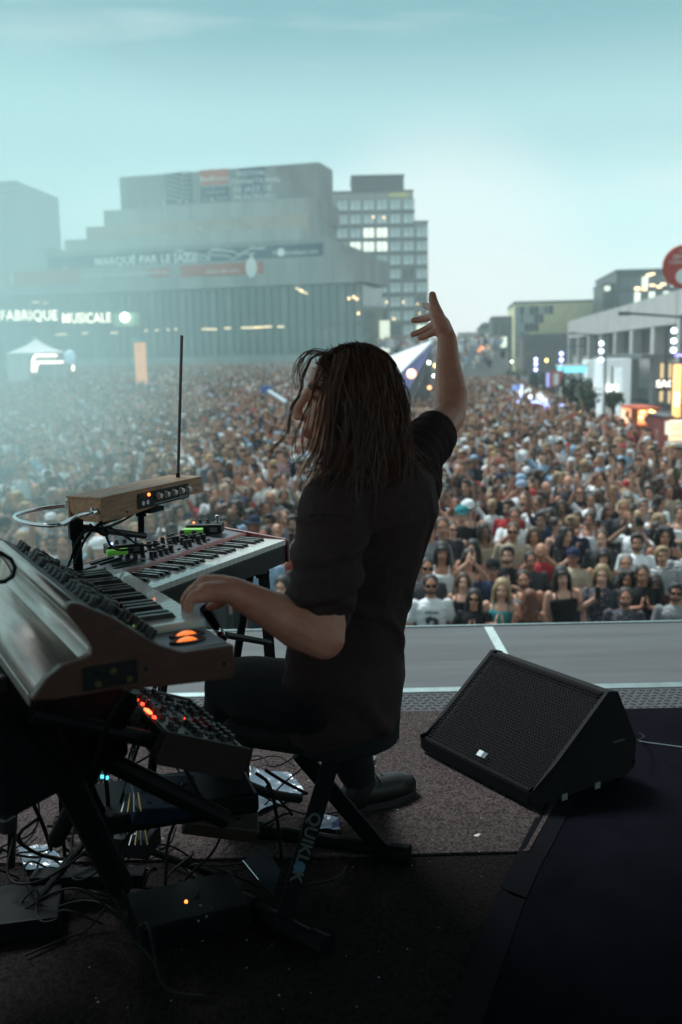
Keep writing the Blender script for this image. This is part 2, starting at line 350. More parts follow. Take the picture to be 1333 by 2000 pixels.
u, z = hall_uz(24, 545, -.8); MB().ball((0, 0, 0), (.5, .05, 1.0)).obj('banner_emblem', M_wt2, hall).location = (u, -.96, z)
banner(323, 374, 337, 397, 23.9, M_navy); banner(391, 446, 332, 393, 23.9, M_navy); banner(391, 446, 331, 362, 23.8, M_or); banner(468, 519, 327, 386, 23.9, mat('banner_navy_deep', (.02, .05, .10), .7))
for k in range(6): wave(325, 372, 345 + k * 9, 23.9, .3, M_wt2, 8, .09)
htext('BetRivers', 420, 349, 23.6, 1.2, M_wt)
htext('Les grands\nconcerts\nde la place', 421, 375, 23.8, .95, M_wt2); htext('FESTIVAL\nINTERNATIONAL\nDE JAZZ DE\nMONTRÉAL', 494, 362, 23.9, 1.15, M_wt)
# lamps on the ledges and inside the foyer
sp = MB().ball((0, 0, 0), .28, 8, 6).mesh('ledge_lamp', M_conc)
for px, py, v in [(322, 398, 18.8), (352, 396, 18.8), (365, 395, 18.8), (415, 392, 18.8), (500, 388, 18.8), (533, 384, 18.8), (390, 450, 10.8), (447, 448, 10.8), (337, 456, 10.8), (408, 508, .6), (492, 503, .6), (205, 466, 10.8), (128, 524, .6)]:
    u, z = hall_uz(px, py, v); mobj('ledge_lamp', sp, hall, loc=(u, v, z + .1))
lm_ = MB().b2((-.9, -.05, -.09), (.9, .05, .09)).mesh('foyer_light', mat('foyer_glow', (.8, .7, .4), .5, emit=((1, .80, .5), 1.1)))
for px, py, s_ in [(403, 643, .6), (418, 643, .6), (446, 641, .5), (480, 640, .6), (497, 640, 1), (512, 639, 1), (525, 638, .6), (550, 638, .5), (308, 645, .25), (287, 646, .25), (225, 650, .6), (168, 651, .5), (125, 653, .7), (112, 654, .4), (72, 590, .6), (92, 592, .25), (330, 644, .2), (345, 643, .2)]:
    u, z = hall_uz(px, py, .2); o = mobj('foyer_light', lm_, hall, loc=(u, .0, z)); o.scale = (s_, 1, 1)
lb_ = MB().ball((0, 0, 0), .16, 8, 6).mesh('foyer_lamp', M_warm)
for px, py in [(683, 583), (692, 580), (698, 584), (701, 612), (590, 568)]:
    u, z = hall_uz(px, py, .2); mobj('foyer_lamp', lb_, hall, loc=(u, 0, z))
u, z = hall_uz(590, 568, .2); o = mobj('foyer_light', lm_, hall, loc=(u, 0, z)); o.rotation_euler = (0, R(-28), 0)
# lit lettering standing on a frame in front of the hall
ft = MB()
sg = thing('lit_letter_sign', 'cream neon letters spelling FABRIQUE MUSICALE in front of the concert hall', 'sign', at_y(108, 700, 96))
o_ = at_y(108, 619, 96); xdir = (at_y(215, 624, 97.5) - at_y(5, 614, 94.5)); xdir = Vector((xdir.x, xdir.y, 0))
M_let = mat('sign_letter_glow', (1, .95, .8), .5, emit=((1, .93, .72), 2.0))
yz = 0
FR = frame((0, 0, 0), xdir, Vector((0, -1, 0)))
for word, px, py in [('FABRIQUE', 57, 617), ('MUSICALE', 170, 622)]:
    q = at_y(px, py, 96) - sg.location
    tw_ = text('sign_lettering', word, 1.42, M_let, sg, frame(q, xdir, xdir.cross(Vector((0, 0, 1)))), extr=.05, bold=.012)
    k_ = (106 if word == 'FABRIQUE' else 92) / F * 94 / max(tw_.dimensions.x / abs(tw_.scale.x), .01); tw_.data.transform(Matrix.Diagonal((k_, .92, 1, 1)))
pq = at_y(108, 632, 96) - sg.location
MB().b2((-5.6, .15, pq.z - .05), (5.6, .25, pq.z + .03)).obj('sign_rail', M_mull, sg)
for x in (-5.2, 0, 5.2): MB().b2((x - .06, .15, -3.2), (x + .06, .27, pq.z)).obj('sign_post', M_mull, sg)
sg.rotation_euler = (0, 0, 0)
# --- left high block with fine horizontal bands
L0 = at_y(30, 352, 210)
lt = thing('office_block', 'pale grey office block with fine horizontal bands at the left edge of the photo', 'building')
ptA = at_y(-60, 362, 214); ptB = L0; ptC = at_y(114, 385, 233); 
zt = L0.z
poly = [(ptA.x, ptA.y), (ptB.x, ptB.y), (ptC.x, ptC.y), (ptC.x - 25, ptC.y + 30)]
MB().prism(poly, 0, zt, 'z').obj('wall', M_conc2, lt)
cx = sum(p[0] for p in poly) / 4; cy = sum(p[1] for p in poly) / 4
for k in range(26):
    z = zt - 1.2 - k * 1.55
    if z < 8: break
    MB().prism([(cx + (x - cx) * 1.004, cy + (y - cy) * 1.004) for x, y in poly], z, z + .9, 'z').obj('window_band', mat('window_band_glass', (.16, .19, .20), .3), lt)
# --- office tower behind the hall, every window its own part
TY = 200
tw = thing('office_tower', 'grey office tower with a grid of square windows behind the concert hall', 'building')
a = at_y(640, 377, TY); b = at_y(807, 373, TY); c = at_y(836, 433, TY); zt1 = (a.z + b.z) / 2
d0 = Vector((b.x - a.x, 0, 0)).normalized()
M_tw = mat('tower_cladding', (.38, .38, .37), .8, var=(.3, .15)); M_win = mat('window_pane_sky_tint', (.70, .80, .80), .25, var=(.2, .4), spec=.6)  # window panes: reflected sky put into the pale base colour
MB().b2((a.x, TY, 0), (b.x, TY + 20, zt1)).obj('wall', M_tw, tw)
MB().b2((b.x + .02, TY + .4, 0), (c.x, TY + 20, c.z)).obj('wing_wall', M_tw, tw)
e = at_y(687, 346, TY + 5); f_ = at_y(789, 343, TY + 5)
MB().b2((e.x, TY + 5, zt1), (f_.x, TY + 17, f_.z)).obj('penthouse', mat('penthouse_dark', (.10, .085, .095), .7), tw)
MB().b2((e.x - .15, TY + 4.8, f_.z), (f_.x + .15, TY + 17.2, f_.z + .25)).obj('penthouse_coping', mat('coping_dark', (.05, .05, .055), .6), tw)
MB().b2((a.x, TY - .2, zt1 - .1), (b.x + .1, TY + 20, zt1 + .25)).obj('coping', M_mull, tw)
MB().b2((b.x + .1, TY + .2, c.z - .1), (c.x + .1, TY + 20, c.z + .25)).obj('coping', M_mull, tw)
M_lit = mat('window_lit', (.8, .85, .7), .4, emit=((.9, 1, .85), .75)); M_wdark = mat('window_dark', (.06, .065, .07), .2)
s1 = 25.7 / F * TY
win = {}
for nm, mm in (('cool', M_win), ('lit', M_lit), ('dark', M_wdark)):
    win[nm] = MB().b2((-1.02, 0, -.92), (-.06, .06, .92)).b2((.06, 0, -.92), (1.02, .06, .92)).mesh('window', mm)
wfr = MB().b2((-1.12, -.1, -1.02), (1.12, .02, -.94)).b2((-1.12, -.1, .94), (1.12, .02, 1.02)).b2((-1.12, -.1, -.94), (-1.04, .02, .94)).b2((1.04, -.1, -.94), (1.12, .02, .94)).b2((-.05, -.1, -.94), (.05, .02, .94)).mesh('window_frame', M_conc2)
wsi = MB().b2((-1.15, -.12, -1.75), (1.15, .01, -1.1)).mesh('spandrel', mat('spandrel_dark', (.17, .175, .175), .6))
rows = [400, 427, 454, 481, 508, 535, 562, 590, 617, 645, 672]
for ri, ry in enumerate(rows):
    for ci in range(7):
        px = 669 + ci * 25.9; col6 = ci == 6
        if col6 and ri < 2: continue
        p = at_y(px, ry - 1.2 * (ci - 3) * .4, TY)
        y = TY - .09 + (.4 if col6 else 0)
        if ri == 1:
            k = 'lit' if random.random() < .12 else 'cool'
        else: k = 'lit' if (ri in (2, 3) and random.random() < .35) or random.random() < .06 else ('dark' if (ri > 4 and random.random() < .35) else 'cool')
        w = mobj('window', win[k], tw, loc=(p.x, y, p.z)); mobj('window_frame', wfr, w, loc=(0, 0, 0)); mobj('spandrel', wsi, tw, loc=(p.x, y, p.z))
text('roof_lettering', 'HYDRO', 1.1, mat('sign_yellow_dim', (.5, .5, .1), .5, emit=((.8, .9, .2), .3)), tw, frame(at_y(780, 381, TY) - Vector((0, .2, 0)), (1, 0, 0), (0, -1, 0)), extr=.05)
for px, py in [(816, 594), (820, 612), (788, 590), (756, 590), (770, 623), (660, 424), (730, 424), (750, 425)]:
    p = at_y(px, py, TY - .3); MB().ball(p, .16, 8, 6).obj('window_lamp', M_warm, tw)
# --- terrace with steps and people beside the hall, white lit panel
MB().b2((4.5, 112, 0), (19, 131, CAMZ + .1)).obj('raised_terrace', M_conc, kind='structure')
for k in range(6): MB().b2((4.5, 112 - (k + 1) * .5, 0), (19, 112 - k * .5, CAMZ + .1 - (k + 1) * .5)).obj('terrace_steps', M_conc, kind='structure')
p = at_y(752, 665, 133); q_ = at_y(742, 628, 133)
lp_ = thing('display_board', 'tall pale lit panel standing at the corner of the concert hall', 'panel', (p.x, 133, CAMZ + .1))
MB().b2((-.65, -.1, .2), (.65, .1, q_.z - CAMZ)).obj('panel_face', mat('panel_glow', (.8, .85, .7), .5, emit=((.9, .95, .75), .5)), lp_)
MB().b2((-.75, .11, 0), (.75, .25, q_.z - CAMZ + .1)).obj('panel_frame', M_conc2, lp_)
# --- street on the right: the long grey building, its bays built one by one
ST = Vector((math.sin(R(6.8)), math.cos(R(6.8)), 0)); SN = Vector((ST.y, -ST.x, 0))     # along the street, and to its right
def sp_(s, n, z=0): return ST * s + SN * n + Vector((0, 0, z))
SM = Matrix(((ST.x, SN.x, 0, 0), (ST.y, SN.y, 0, 0), (0, 0, 1, 0), (0, 0, 0, 1)))
gb = thing('gallery_building', 'long grey concrete building with tall window bays lining the right side of the street', 'building')
gb.matrix_world = SM
gz = CAMZ + 3.95; NF = 15 * math.cos(R(6.8))
M_gc = mat('panel_concrete', (.46, .45, .43), .85, var=(.4, .12), bump=(2, .15, .03)); M_gw = mat('gallery_window', (.075, .05, .05), .3); M_gw2 = mat('gallery_infill', (.42, .41, .40), .8, var=(.5, .15))
def gbx(name, s0, s1, n0, n1, z0, z1, m, **k): return MB().b2((s0, n0, z0), (s1, n1, z1)).obj(name, m, gb, **k)
gbx('wall_core', 45, 141, NF + 1.2, NF + 25, 0, gz - .2, M_gc)
edges = [139.6, 129, 118.7, 108.9, 99, 89.8, 80.2]
for i, s in enumerate(edges):
    nxt = edges[i + 1] if i + 1 < len(edges) else 71
    gbx('pier', s - .7, s + .7, NF, NF + 1.2, 0, gz - 2.3, M_gc)
    gbx('fascia_panel', nxt + .72, s + .68, NF - .02, NF + 1.15, gz - 2.25, gz, M_gc)
    if i < len(edges) - 1:
        gbx('window', nxt + .75, s - .75, NF + .8, NF + .9, gz - 4.6, gz - 2.3, M_gw)
        gbx('infill_panel', nxt + 3.2, s - .75, NF + .55, NF + .8, 1, gz - 4.65, M_gw2)
        gbx('window_slot', nxt + .75, nxt + 3.1, NF + .85, NF + .95, 1, gz - 4.65, M_gw)
gbx('fascia_panel', 50, 71.6, NF, NF + 1.2, 4.2, gz, M_gc); gbx('pier', 69.5, 71.2, NF, NF + 1.1, 0, 4.15, M_gc)
gbx('shopfront', 50, 69.4, NF + .4, NF + .6, 0, 4.1, mat('shop_glass', (.03, .028, .03), .15))
for s in (52, 55, 58, 61, 64, 67): gbx('shop_mullion', s, s + .12, NF + .3, NF + .4, 0, 4.1, M_mull)
for s, c_ in ((66.0, M_warm), (62.0, M_warm)): gbx('shop_window_lit', s, s + 1.6, NF + .25, NF + .3, .8, 2.8, mat('shop_glow', (.8, .55, .2), .5, emit=((1, .6, .2), .9)))
gbx('canopy', 72, 92, NF - 2.2, NF, 3.6, 3.9, mat('canopy_metal', (.20, .22, .23), .4, .5))
for s in (73.5, 76.5, 80): gbx('door_lit', s, s + .8, NF + .12, NF + .2, .4, 3.2, mat('door_glow', (.7, .5, .2), .5, emit=((1, .7, .35), .7)))
# poster wall and its sign at the frame's right edge
pm = MB().b2((52, NF - .3, CAMZ + .5), (68.5, NF - .05, gz - .3)).obj('poster_panel', mat('poster_white', (.62, .68, .66), .6, var=(.4, .2)), gb)
MB().b2((52, NF - .36, CAMZ - .6), (68.8, NF - .06, CAMZ + .48)).obj('poster_red_band', mat('poster_red', (.55, .08, .05), .6), gb)
# block tops behind it
def at_s(px, py, s):            # point seen at street distance s
    r = ray(px, py); t = s / r.dot(ST); return r * t + Vector((0, 0, CAMZ))
def st_block(name, label, px0, px1, py_top, s0, dep, m, cat='building', zb=0):
    a = at_s(px0, py_top, s0); b = at_s(px1, py_top, s0)
    o = thing(name, label, cat); o.matrix_world = SM
    n0 = a.dot(SN) ; n1 = b.dot(SN); z1 = (a.z + b.z) / 2
    MB().b2((s0, n0, zb), (s0 + dep, n1, z1)).obj('wall', m, o)
    MB().b2((s0 - .15, n0 - .15, z1 + .003), (s0 + dep, n1 + .15, z1 + .35)).obj('coping', M_mull, o)
    return o, n0, n1, z1
M_yel = mat('yellow_cladding', (.80, .75, .42), .6, var=(.5, .15)); M_dk = mat('dark_cladding', (.035, .030, .038), .45, var=(.4, .3)); M_br = mat('brown_brick', (.13, .095, .09), .8, var=(.6, .2))
o, n0, n1, z1 = st_block('dark_office_block', 'dark glass office block with lit rooms above the gallery roof on the right', 1205, 1345, 529, 170, 25, M_dk)
for i in range(9):
    for k in range(3):
        nn = n0 + .6 + i * (n1 - n0 - 1) / 9
        MB().b2((169.9, nn, z1 - 2.6 - k * 2.4), (169.97, nn + (n1 - n0) / 9 - .3, z1 - .9 - k * 2.4)).obj('window', M_lit if (i, k) in ((3, 0), (4, 1), (6, 1), (7, 0), (2, 1)) else mat('office_glass', (.09, .10, .12), .15), o)
for px, py in [(1268, 537), (1275, 535), (1247, 563), (1260, 565), (1275, 557), (1288, 560), (1296, 555), (1303, 540), (1245, 564)]:
    p = at_s(px, py, 169.6); MB().b2((169.7, p.dot(SN) - .4, p.z - .15), (169.8, p.dot(SN) + .4, p.z + .15)).obj('room_light', M_warm, o)
o, n0, n1, z1 = st_block('roof_pavilion', 'small dark rooftop block with one lit window left of the dark office block', 1179, 1204, 557, 172, 12, M_dk)
p = at_s(1187, 563, 171.5); MB().b2((171.7, p.dot(SN) - .45, p.z - .4), (171.8, p.dot(SN) + .45, p.z + .4)).obj('window', M_lit, o)
o, n0, n1, z1 = st_block('yellow_block', 'yellow clad building with irregular panels rising behind the trees on the right', 1006, 1215, 590, 190, 25, M_yel)
for i in range(22):
    for k in range(6):
        a = n0 + i * (n1 - n0) / 22; zz = z1 - .6 - k * 1.55
        stepd = (i + k * 1.5 < 7.5)
        mm = random.choice([mat('glass_pale_blue', (.35, .42, .43), .3), M_dk, M_dk, mat('steel_grey', (.16, .18, .19), .5)]) if stepd and k < 4 and i > 0 else (mat('glass_pale_blue2', (.30, .38, .40), .3) if i < 1 else M_yel)
        if k == 5 or mm is M_yel and (i + k) % 3: pass
        MB().b2((189.75 + random.uniform(0, .1), a + .05, zz - 1.45), (189.95, a + (n1 - n0) / 22 - .05, zz)).obj('cladding_panel', mm, o)
o, n0, n1, z1 = st_block('brown_block', 'low brown block with dark glazed top floor under the yellow building', 1022, 1125, 656, 176, 12, M_br)
for i in range(9): MB().b2((175.9, n0 + .4 + i * (n1 - n0 - .5) / 9, z1 - 2.4), (175.97, n0 + (i + .8) * (n1 - n0 - .5) / 9 + .4, z1 - .5)).obj('window', M_gw, o)
for i in range(6): MB().b2((175.9, n0 + .6 + i * 1.6, z1 - 5.4), (175.97, n0 + 1.7 + i * 1.6, z1 - 3.4)).obj('window', M_gw, o)
def street_house(name, label, px0, px1, py, s, m, cols, rows_, wm, hgt=2.6):
    o, n0, n1, z1 = st_block(name, label, px0, px1, py, s, 18, m)
    for i in range(cols):
        for k in range(rows_):
            w_ = (n1 - n0) / cols
            MB().b2((s - .1, n0 + (i + .2) * w_, z1 - 1 - (k + .8) * hgt), (s - .03, n0 + (i + .8) * w_, z1 - 1 - k * hgt)).obj('window', random.choice([wm, M_wdark, wm]), o)
    return o, n0, n1, z1
M_pale = mat('render_pale', (.62, .62, .60), .8, var=(.5, .15)); M_dgrey = mat('brick_dark_grey', (.10, .10, .105), .8, var=(.5, .2))
o, n0, n1, z1 = street_house('dark_street_house', 'dark brick street house with one lit window beside the yellow building', 962, 1006, 621, 200, M_dgrey, 3, 5, M_wdark)
p = at_s(984, 668, 199.6); MB().b2((199.6, p.dot(SN) - .6, p.z - 1), (199.7, p.dot(SN) + .6, p.z + 1)).obj('window', M_lit, o)
street_house('gabled_street_house', 'grey street house with a pointed roof left of the dark house', 935, 968, 642, 230, M_conc2, 3, 4, M_win)
a = at_s(951, 630, 230); b = at_s(933, 642, 230); c = at_s(969, 641, 230)
rf = thing('pointed_roof', 'dark pointed roof on the grey street house', 'roof'); rf.matrix_world = SM
MB().prism([(b.dot(SN), b.z), (c.dot(SN), c.z), (a.dot(SN) + 1.5, a.z), (a.dot(SN) - 1, a.z)], 229.5, 240, 'x').obj('roof', M_mull, rf)
street_house('pale_street_house', 'pale distant street house far down the street behind the raised forearm', 895, 934, 652, 270, M_pale, 4, 5, M_win)
o, n0, n1, z1 = street_house('far_street_house', 'pale house at the far end of the street with a red lit sign', 905, 962, 664, 215, mat('render_cream', (.62, .58, .54), .8), 5, 3, M_win)
M_red_l = mat('sign_red_orange', (.9, .3, .1), .5, emit=((1, .35, .12), 1.8))
for (x0, x1, y0, y1) in [(940, 964, 676, 682), (932, 937, 676, 700)]:
    a = at_s(x0, y0, 214); b = at_s(x1, y1, 214)
    MB().b2((214, a.dot(SN), b.z), (214.3, b.dot(SN), a.z)).obj('lit_sign', M_red_l, o)
street_house('left_street_house', 'pale building closing the street left of the raised arm', 838, 892, 668, 290, M_pale, 5, 3, M_win)
# ------------------------------------------------------------------ street furniture, tents, trees
def lit(name, col, s): return mat(name, (.8, .8, .8), .5, emit=(col, s))
M_wsteel = mat('steel_white', (.86, .88, .88), .45, .1, var=(1, .1)); M_tent = mat('tent_white', (.86, .88, .88), .75, var=(.8, .08)); M_pole = mat('pole_grey', (.16, .17, .18), .5, .6)
# big white pointed canopy right behind the performer's head
cn = thing('pointed_canopy', 'huge white pointed canopy with purple lit underside behind the raised arm', 'canopy', (0, 0, 0))
apx = at_y(846, 668, 62); c1 = at_y(752, 704, 70); c2 = at_y(768, 830, 44); c3 = at_y(690, 760, 46); c4 = at_y(835, 705, 58)
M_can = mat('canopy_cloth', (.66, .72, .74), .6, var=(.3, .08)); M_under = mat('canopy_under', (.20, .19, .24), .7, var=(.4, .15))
def panel(name, pts, m, th, parent, n):
    n = V(n).normalized() * th; k = len(pts); vs = [tuple(p) for p in pts] + [tuple(p + n) for p in pts]
    return MB().add(vs, [tuple(range(k))[::-1], tuple(range(k, 2 * k))] + [(i, (i + 1) % k, k + (i + 1) % k, k + i) for i in range(k)]).obj(name, m, parent)
panel('roof_cloth', [apx, at_y(745, 706, 68), at_y(690, 745, 66), at_y(690, 790, 50), at_y(768, 746, 52)], M_can, .12, cn, (0, 0, 1))
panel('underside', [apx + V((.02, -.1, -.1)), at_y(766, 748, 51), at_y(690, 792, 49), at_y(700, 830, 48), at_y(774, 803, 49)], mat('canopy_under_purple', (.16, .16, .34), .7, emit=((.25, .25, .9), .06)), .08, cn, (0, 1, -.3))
panel('truss_fascia', [apx + V((.04, -.2, -.14)), at_y(774, 805, 48), at_y(700, 835, 47), at_y(730, 860, 47), at_y(789, 832, 48)], mat('canopy_truss', (.05, .045, .055), .6), .1, cn, (0, 1, 0))
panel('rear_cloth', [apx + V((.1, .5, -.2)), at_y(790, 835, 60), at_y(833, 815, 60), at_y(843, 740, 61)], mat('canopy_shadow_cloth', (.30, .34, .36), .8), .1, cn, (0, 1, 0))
MB().bar(at_y(841, 730, 60), at_y(826, 830, 58), .09, 8).obj('mast', M_pole, cn)
MB().ball(at_y(804, 730, 48.5), .22, 10, 8).obj('canopy_lamp', lit('lamp_peach', (1, .45, .25), 3), cn)
def balls(name, pts, r, m, label, group=None, y=60):
    for i, (px, py, *rr) in enumerate(pts):
        o = MB().ball((0, 0, 0), rr[0] if rr else r, 10, 8).obj(name, m); o.location = at_y(px, py, y)
# globe street lamps: pole with arm and three stacked globes
def globe_lamp(px, pys, py_foot, y, r, m, label, arm=-1):
    top = at_y(px, pys[0], y); t = thing('globe_lamp', label, 'street lamp', (top.x, top.y, 0), 0, 'street lamps with three stacked globes')
    for py in pys:
        p = at_y(px, py, y); MB().ball((0, 0, p.z), r, 12, 9).obj('globe', m, t); MB().box((0, 0, p.z - r - .02), (.16, .16, .06)).obj('globe_socket', M_pole, t)
    MB().lathe([(.13, 0), (.12, .3), (.07, .35), (.055, top.z + .5), (.03, top.z + .55)], (.28, .1, 0), 10).obj('pole', M_pole, t)
    MB().tube([(.28, .1, top.z + .45), (-.3, .05, top.z + .5), (arm * 1.7, 0, top.z + .62)], .045, 6).obj('arm', M_pole, t)
    MB().box((arm * 1.7, 0, top.z + .6), (.35, .2, .12)).obj('lamp_head', M_pole, t)
M_gl_w = lit('globe_white', (.75, .9, 1), 3.2); M_gl_b = lit('globe_violet', (.42, .45, 1), 4)
globe_lamp(1175, (671, 686, 703), 830, 58, .135, M_gl_w, 'globe lamp in front of the white portal frames, right of the dark trees')
globe_lamp(1097, (691, 703, 715), 800, 82, .16, M_gl_b, 'violet globe lamp at the left end of the grey gallery building', 1)
globe_lamp(1047, (702, 711, 722), 800, 92, .16, M_gl_b, 'violet globe lamp in front of the low brown block', 1)
globe_lamp(1317, (646, 666, 684), 830, 34, .095, M_gl_w, 'nearest globe lamp in front of the poster panel at the right edge')
for i, (px, pys, y) in enumerate([(928, (712,), 150), (931, (720,), 140), (930, (716, 724), 140), (944, (712, 722), 140), (956, (711, 718, 726), 135), (920, (706,), 150)][2:5]):
    globe_lamp(px, pys, 760, y, .22, M_gl_b, ['far violet globe lamp down the street, leftmost of three', 'far violet globe lamp down the street, middle of three', 'far violet globe lamp down the street, rightmost of three'][i])
# little round lights hung over the market
def festoon(px, py, y, r, m, label, nm='hanging_lamp'):
    p = at_y(px, py, y); t = thing(nm, label, 'lamp', (p.x, p.y, 0)); MB().ball((0, 0, p.z), r, 10, 8).obj('bulb', m, t); MB().box((0, 0, p.z + r + .03), (.12, .12, .08)).obj('socket', M_pole, t); MB().bar((0, .05, 0), (0, .05, p.z + r), .035, 6).obj('post', M_pole, t)
M_gw_ = lit('lamp_mint', (.75, 1, .85), 5); M_go = lit('lamp_amber', (1, .62, .15), 5); M_gg = lit('lamp_green', (.2, 1, .6), 3)
for px, py, y, r, m, lb in [(930, 757, 80, .17, M_gw_, 'round pale lamp nearest the raised forearm down the street'), (944, 756, 80, .15, M_gw_, 'round pale lamp just right of the one beside the forearm'), (978, 760, 75, .20, M_gg, 'greenish round lamp in the middle of the street'), (981, 757, 76, .13, M_gw_, 'small white lamp touching the greenish street lamp'),
                          (1001, 767, 70, .14, M_gw_, 'white lamp at the left end of the market tents'), (1010, 770, 70, .16, M_gw_, 'second white lamp at the left end of the market tents'), (1000, 706, 90, .10, M_gw_, 'faint white lamp against the dark brick street house'), (1068, 704, 88, .13, M_go, 'amber lamp between the two violet globe lamps'),
                          (838, 708, 60, .10, M_gw_, 'white lamp right under the canopy tip'), (851, 714, 60, .11, M_go, 'amber lamp touching the raised forearm'), (848, 734, 60, .09, M_gw_, 'white lamp left of the forearm below the amber one'), (839, 757, 58, .10, lit('lamp_orange', (1, .35, .15), 4), 'orange lamp near the elbow of the raised arm'),
                          (831, 708, 61, .08, M_gw_, 'faint lamp beside the white one under the canopy tip')]:
    festoon(px, py, y, r, m, lb)
# twin white portal frames with a turquoise lit canopy
def portal(px0, px1, py0, py1, y, w, dep, label):
    a = at_y(px0, py0, y); b = at_y(px1, py1, y); t = thing('portal_frame', label, 'portal', (a.x, y, 0)); W = b.x - a.x; H = a.z
    pm = mat('portal_cloth_added_glow', (.86, .88, .88), .5, emit=((.75, .95, 1), .22)); MB().b2((0, 0, 0), (w, dep, H)).obj('post', pm, t, .02); MB().b2((W - w, 0, 0), (W, dep, H)).obj('post', pm, t, .02); MB().b2((w + .003, .003, H - w), (W - w - .003, dep, H - .002)).obj('beam', pm, t, .02)  # faint glow added to the white cloth to brighten the frames
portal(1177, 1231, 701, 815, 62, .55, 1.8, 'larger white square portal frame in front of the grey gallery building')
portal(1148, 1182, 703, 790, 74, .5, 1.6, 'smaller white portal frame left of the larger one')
a = at_y(1098, 713, 70); b = at_y(1150, 727, 70); t = thing('lit_canopy', 'flat white canopy with turquoise lit underside left of the portal frames', 'canopy', (a.x, 70, 0))
MB().b2((0, 0, a.z - .12), (b.x - a.x, 2, a.z)).obj('roof', M_wsteel, t); MB().b2((.1, .1, b.z), (b.x - a.x - .1, 1.9, a.z - .13)).obj('lit_soffit', lit('turquoise_glow', (.08, .75, .95), .9), t)
for x in (.15, b.x - a.x - .15): MB().b2((x - .06, .9, 0), (x + .06, 1.02, b.z)).obj('post', M_wsteel, t)
o = thing('lit_shop_sign', 'small white lit sign inside the larger portal frame', 'sign', at_y(1195, 758, 61.5)); MB().box((0, 0, 0), (.80, .12, .40)).obj('sign_box', lit('sign_white', (.9, 1, .85), 1.6), o, .02); text('sign_lettering', 'SUITE', .22, M_pole, o, frame((0, -.07, 0), (1, 0, 0), (0, -1, 0)), extr=.004); MB().b2((-.03, -.03, .2), (.03, .03, 1.4)).obj('sign_bracket', M_pole, o)
o = thing('lit_shop_sign', 'pale lit sign between the two portal frames', 'sign', at_y(1162, 755, 64)); MB().box((0, 0, 0), (.35, .12, .45)).obj('sign_box', lit('sign_cream', (1, .95, .75), .8), o, .02)
# vertical glowing sign, round red sign, SA sign, orange kiosk
o = thing('vertical_lit_sign', 'tall orange lit vertical sign at the right edge', 'sign', at_y(1323, 815, 33)); hgt = at_y(1323, 712, 33).z - at_y(1323, 815, 33).z
MB().b2((-.13, 0, 0), (.10, .12, hgt)).obj('sign_box', lit('amber_glow', (1, .45, .06), 1.7), o, .01); MB().b2((-.17, .13, -3), (.14, .2, hgt + .06)).obj('sign_frame', M_pole, o)
MB().b2((-.10, -.03, hgt * .22), (.02, -.005, hgt * .46)).obj('lit_patch', lit('sign_hot', (1, .85, .6), 2.5), o)
text('sign_lettering', 'R\nE\nS\nT\nO', .17, mat('sign_red', (.6, .05, .03), .5), o, frame((.0, -.02, .22), (1, 0, 0), (0, -1, 0)), extr=.004)
o = thing('letter_sign', 'white lit letters SA on the shopfront at the right edge', 'sign', at_y(1301, 750, 44)); text('sign_lettering', 'SAQ', .42, lit('letter_white', (1, .95, .8), 1.6), o, frame((0, 0, 0), (1, 0, 0), (0, -1, 0)), extr=.03, bold=.01); MB().b2((-.4, .04, -.3), (.4, .1, .25)).obj('sign_board', M_gw, o); MB().b2((-.05, .1, .2), (.05, .16, 2.4)).obj('sign_hanger', M_pole, o)
o = thing('round_red_sign', 'large round red banner cut off by the right edge of the photo', 'sign', at_y(1335, 521, 40)); MB().lathe([(.02, 0), (.82, .0), (.84, .04), (.82, .08), (.02, .08)], (0, 0, 0), 40, frame((0, 0, 0), (1, 0, 0), (0, -1, 0))).obj('sign_disc', mat('sign_disc_red', (.52, .06, .04), .6, var=(2, .1)), o)
text('sign_lettering', 'LES\nGRANDS\nCONCERTS', .21, M_wt, o, frame((-.02, -.1, .38), (1, 0, 0), (0, -1, 0)), extr=.004); MB().ball((-.02, -.1, -.38), (.3, .02, .3), 20, 12).obj('sign_dot', M_wt, o); MB().bar((.3, .1, -6), (.3, .1, .6), .06, 8).obj('sign_post', M_pole, o)
k0 = at_y(1244, 838, 36); k1 = at_y(1284, 797, 36); t = thing('orange_kiosk', 'orange lit food kiosk at the right edge of the crowd', 'kiosk', (k0.x, 36, 0)); W = at_y(1286, 797, 36).x - k0.x
M_orr = mat('kiosk_orange', (.55, .09, .03), .6)
MB().b2((0, 0, 0), (W, 2, k0.z + .12)).obj('counter', M_orr, t); MB().b2((0, .8, k0.z + .13), (W, 2, k1.z - .05)).obj('lit_back', lit('kiosk_glow', (1, .42, .10), .9), t)
MB().b2((-.05, -.2, k1.z - .04), (W + .05, 2, k1.z + .03)).obj('roof', M_orr, t); MB().b2((-.03, 0, k0.z + .12), (.03, .1, k1.z - .05)).obj('post', M_orr, t); MB().b2((W - .06, 0, k0.z + .12), (W, .1, k1.z - .05)).obj('post', M_orr, t)
for px, py in [(1255, 805), (1252, 815), (1272, 803), (1278, 806)]: p = at_y(px, py, 36.4) - V((k0.x, 36, 0)); MB().ball(p, .06, 8, 6).obj('kiosk_lamp', lit('kiosk_bulb', (1, .6, .2), 5), t)
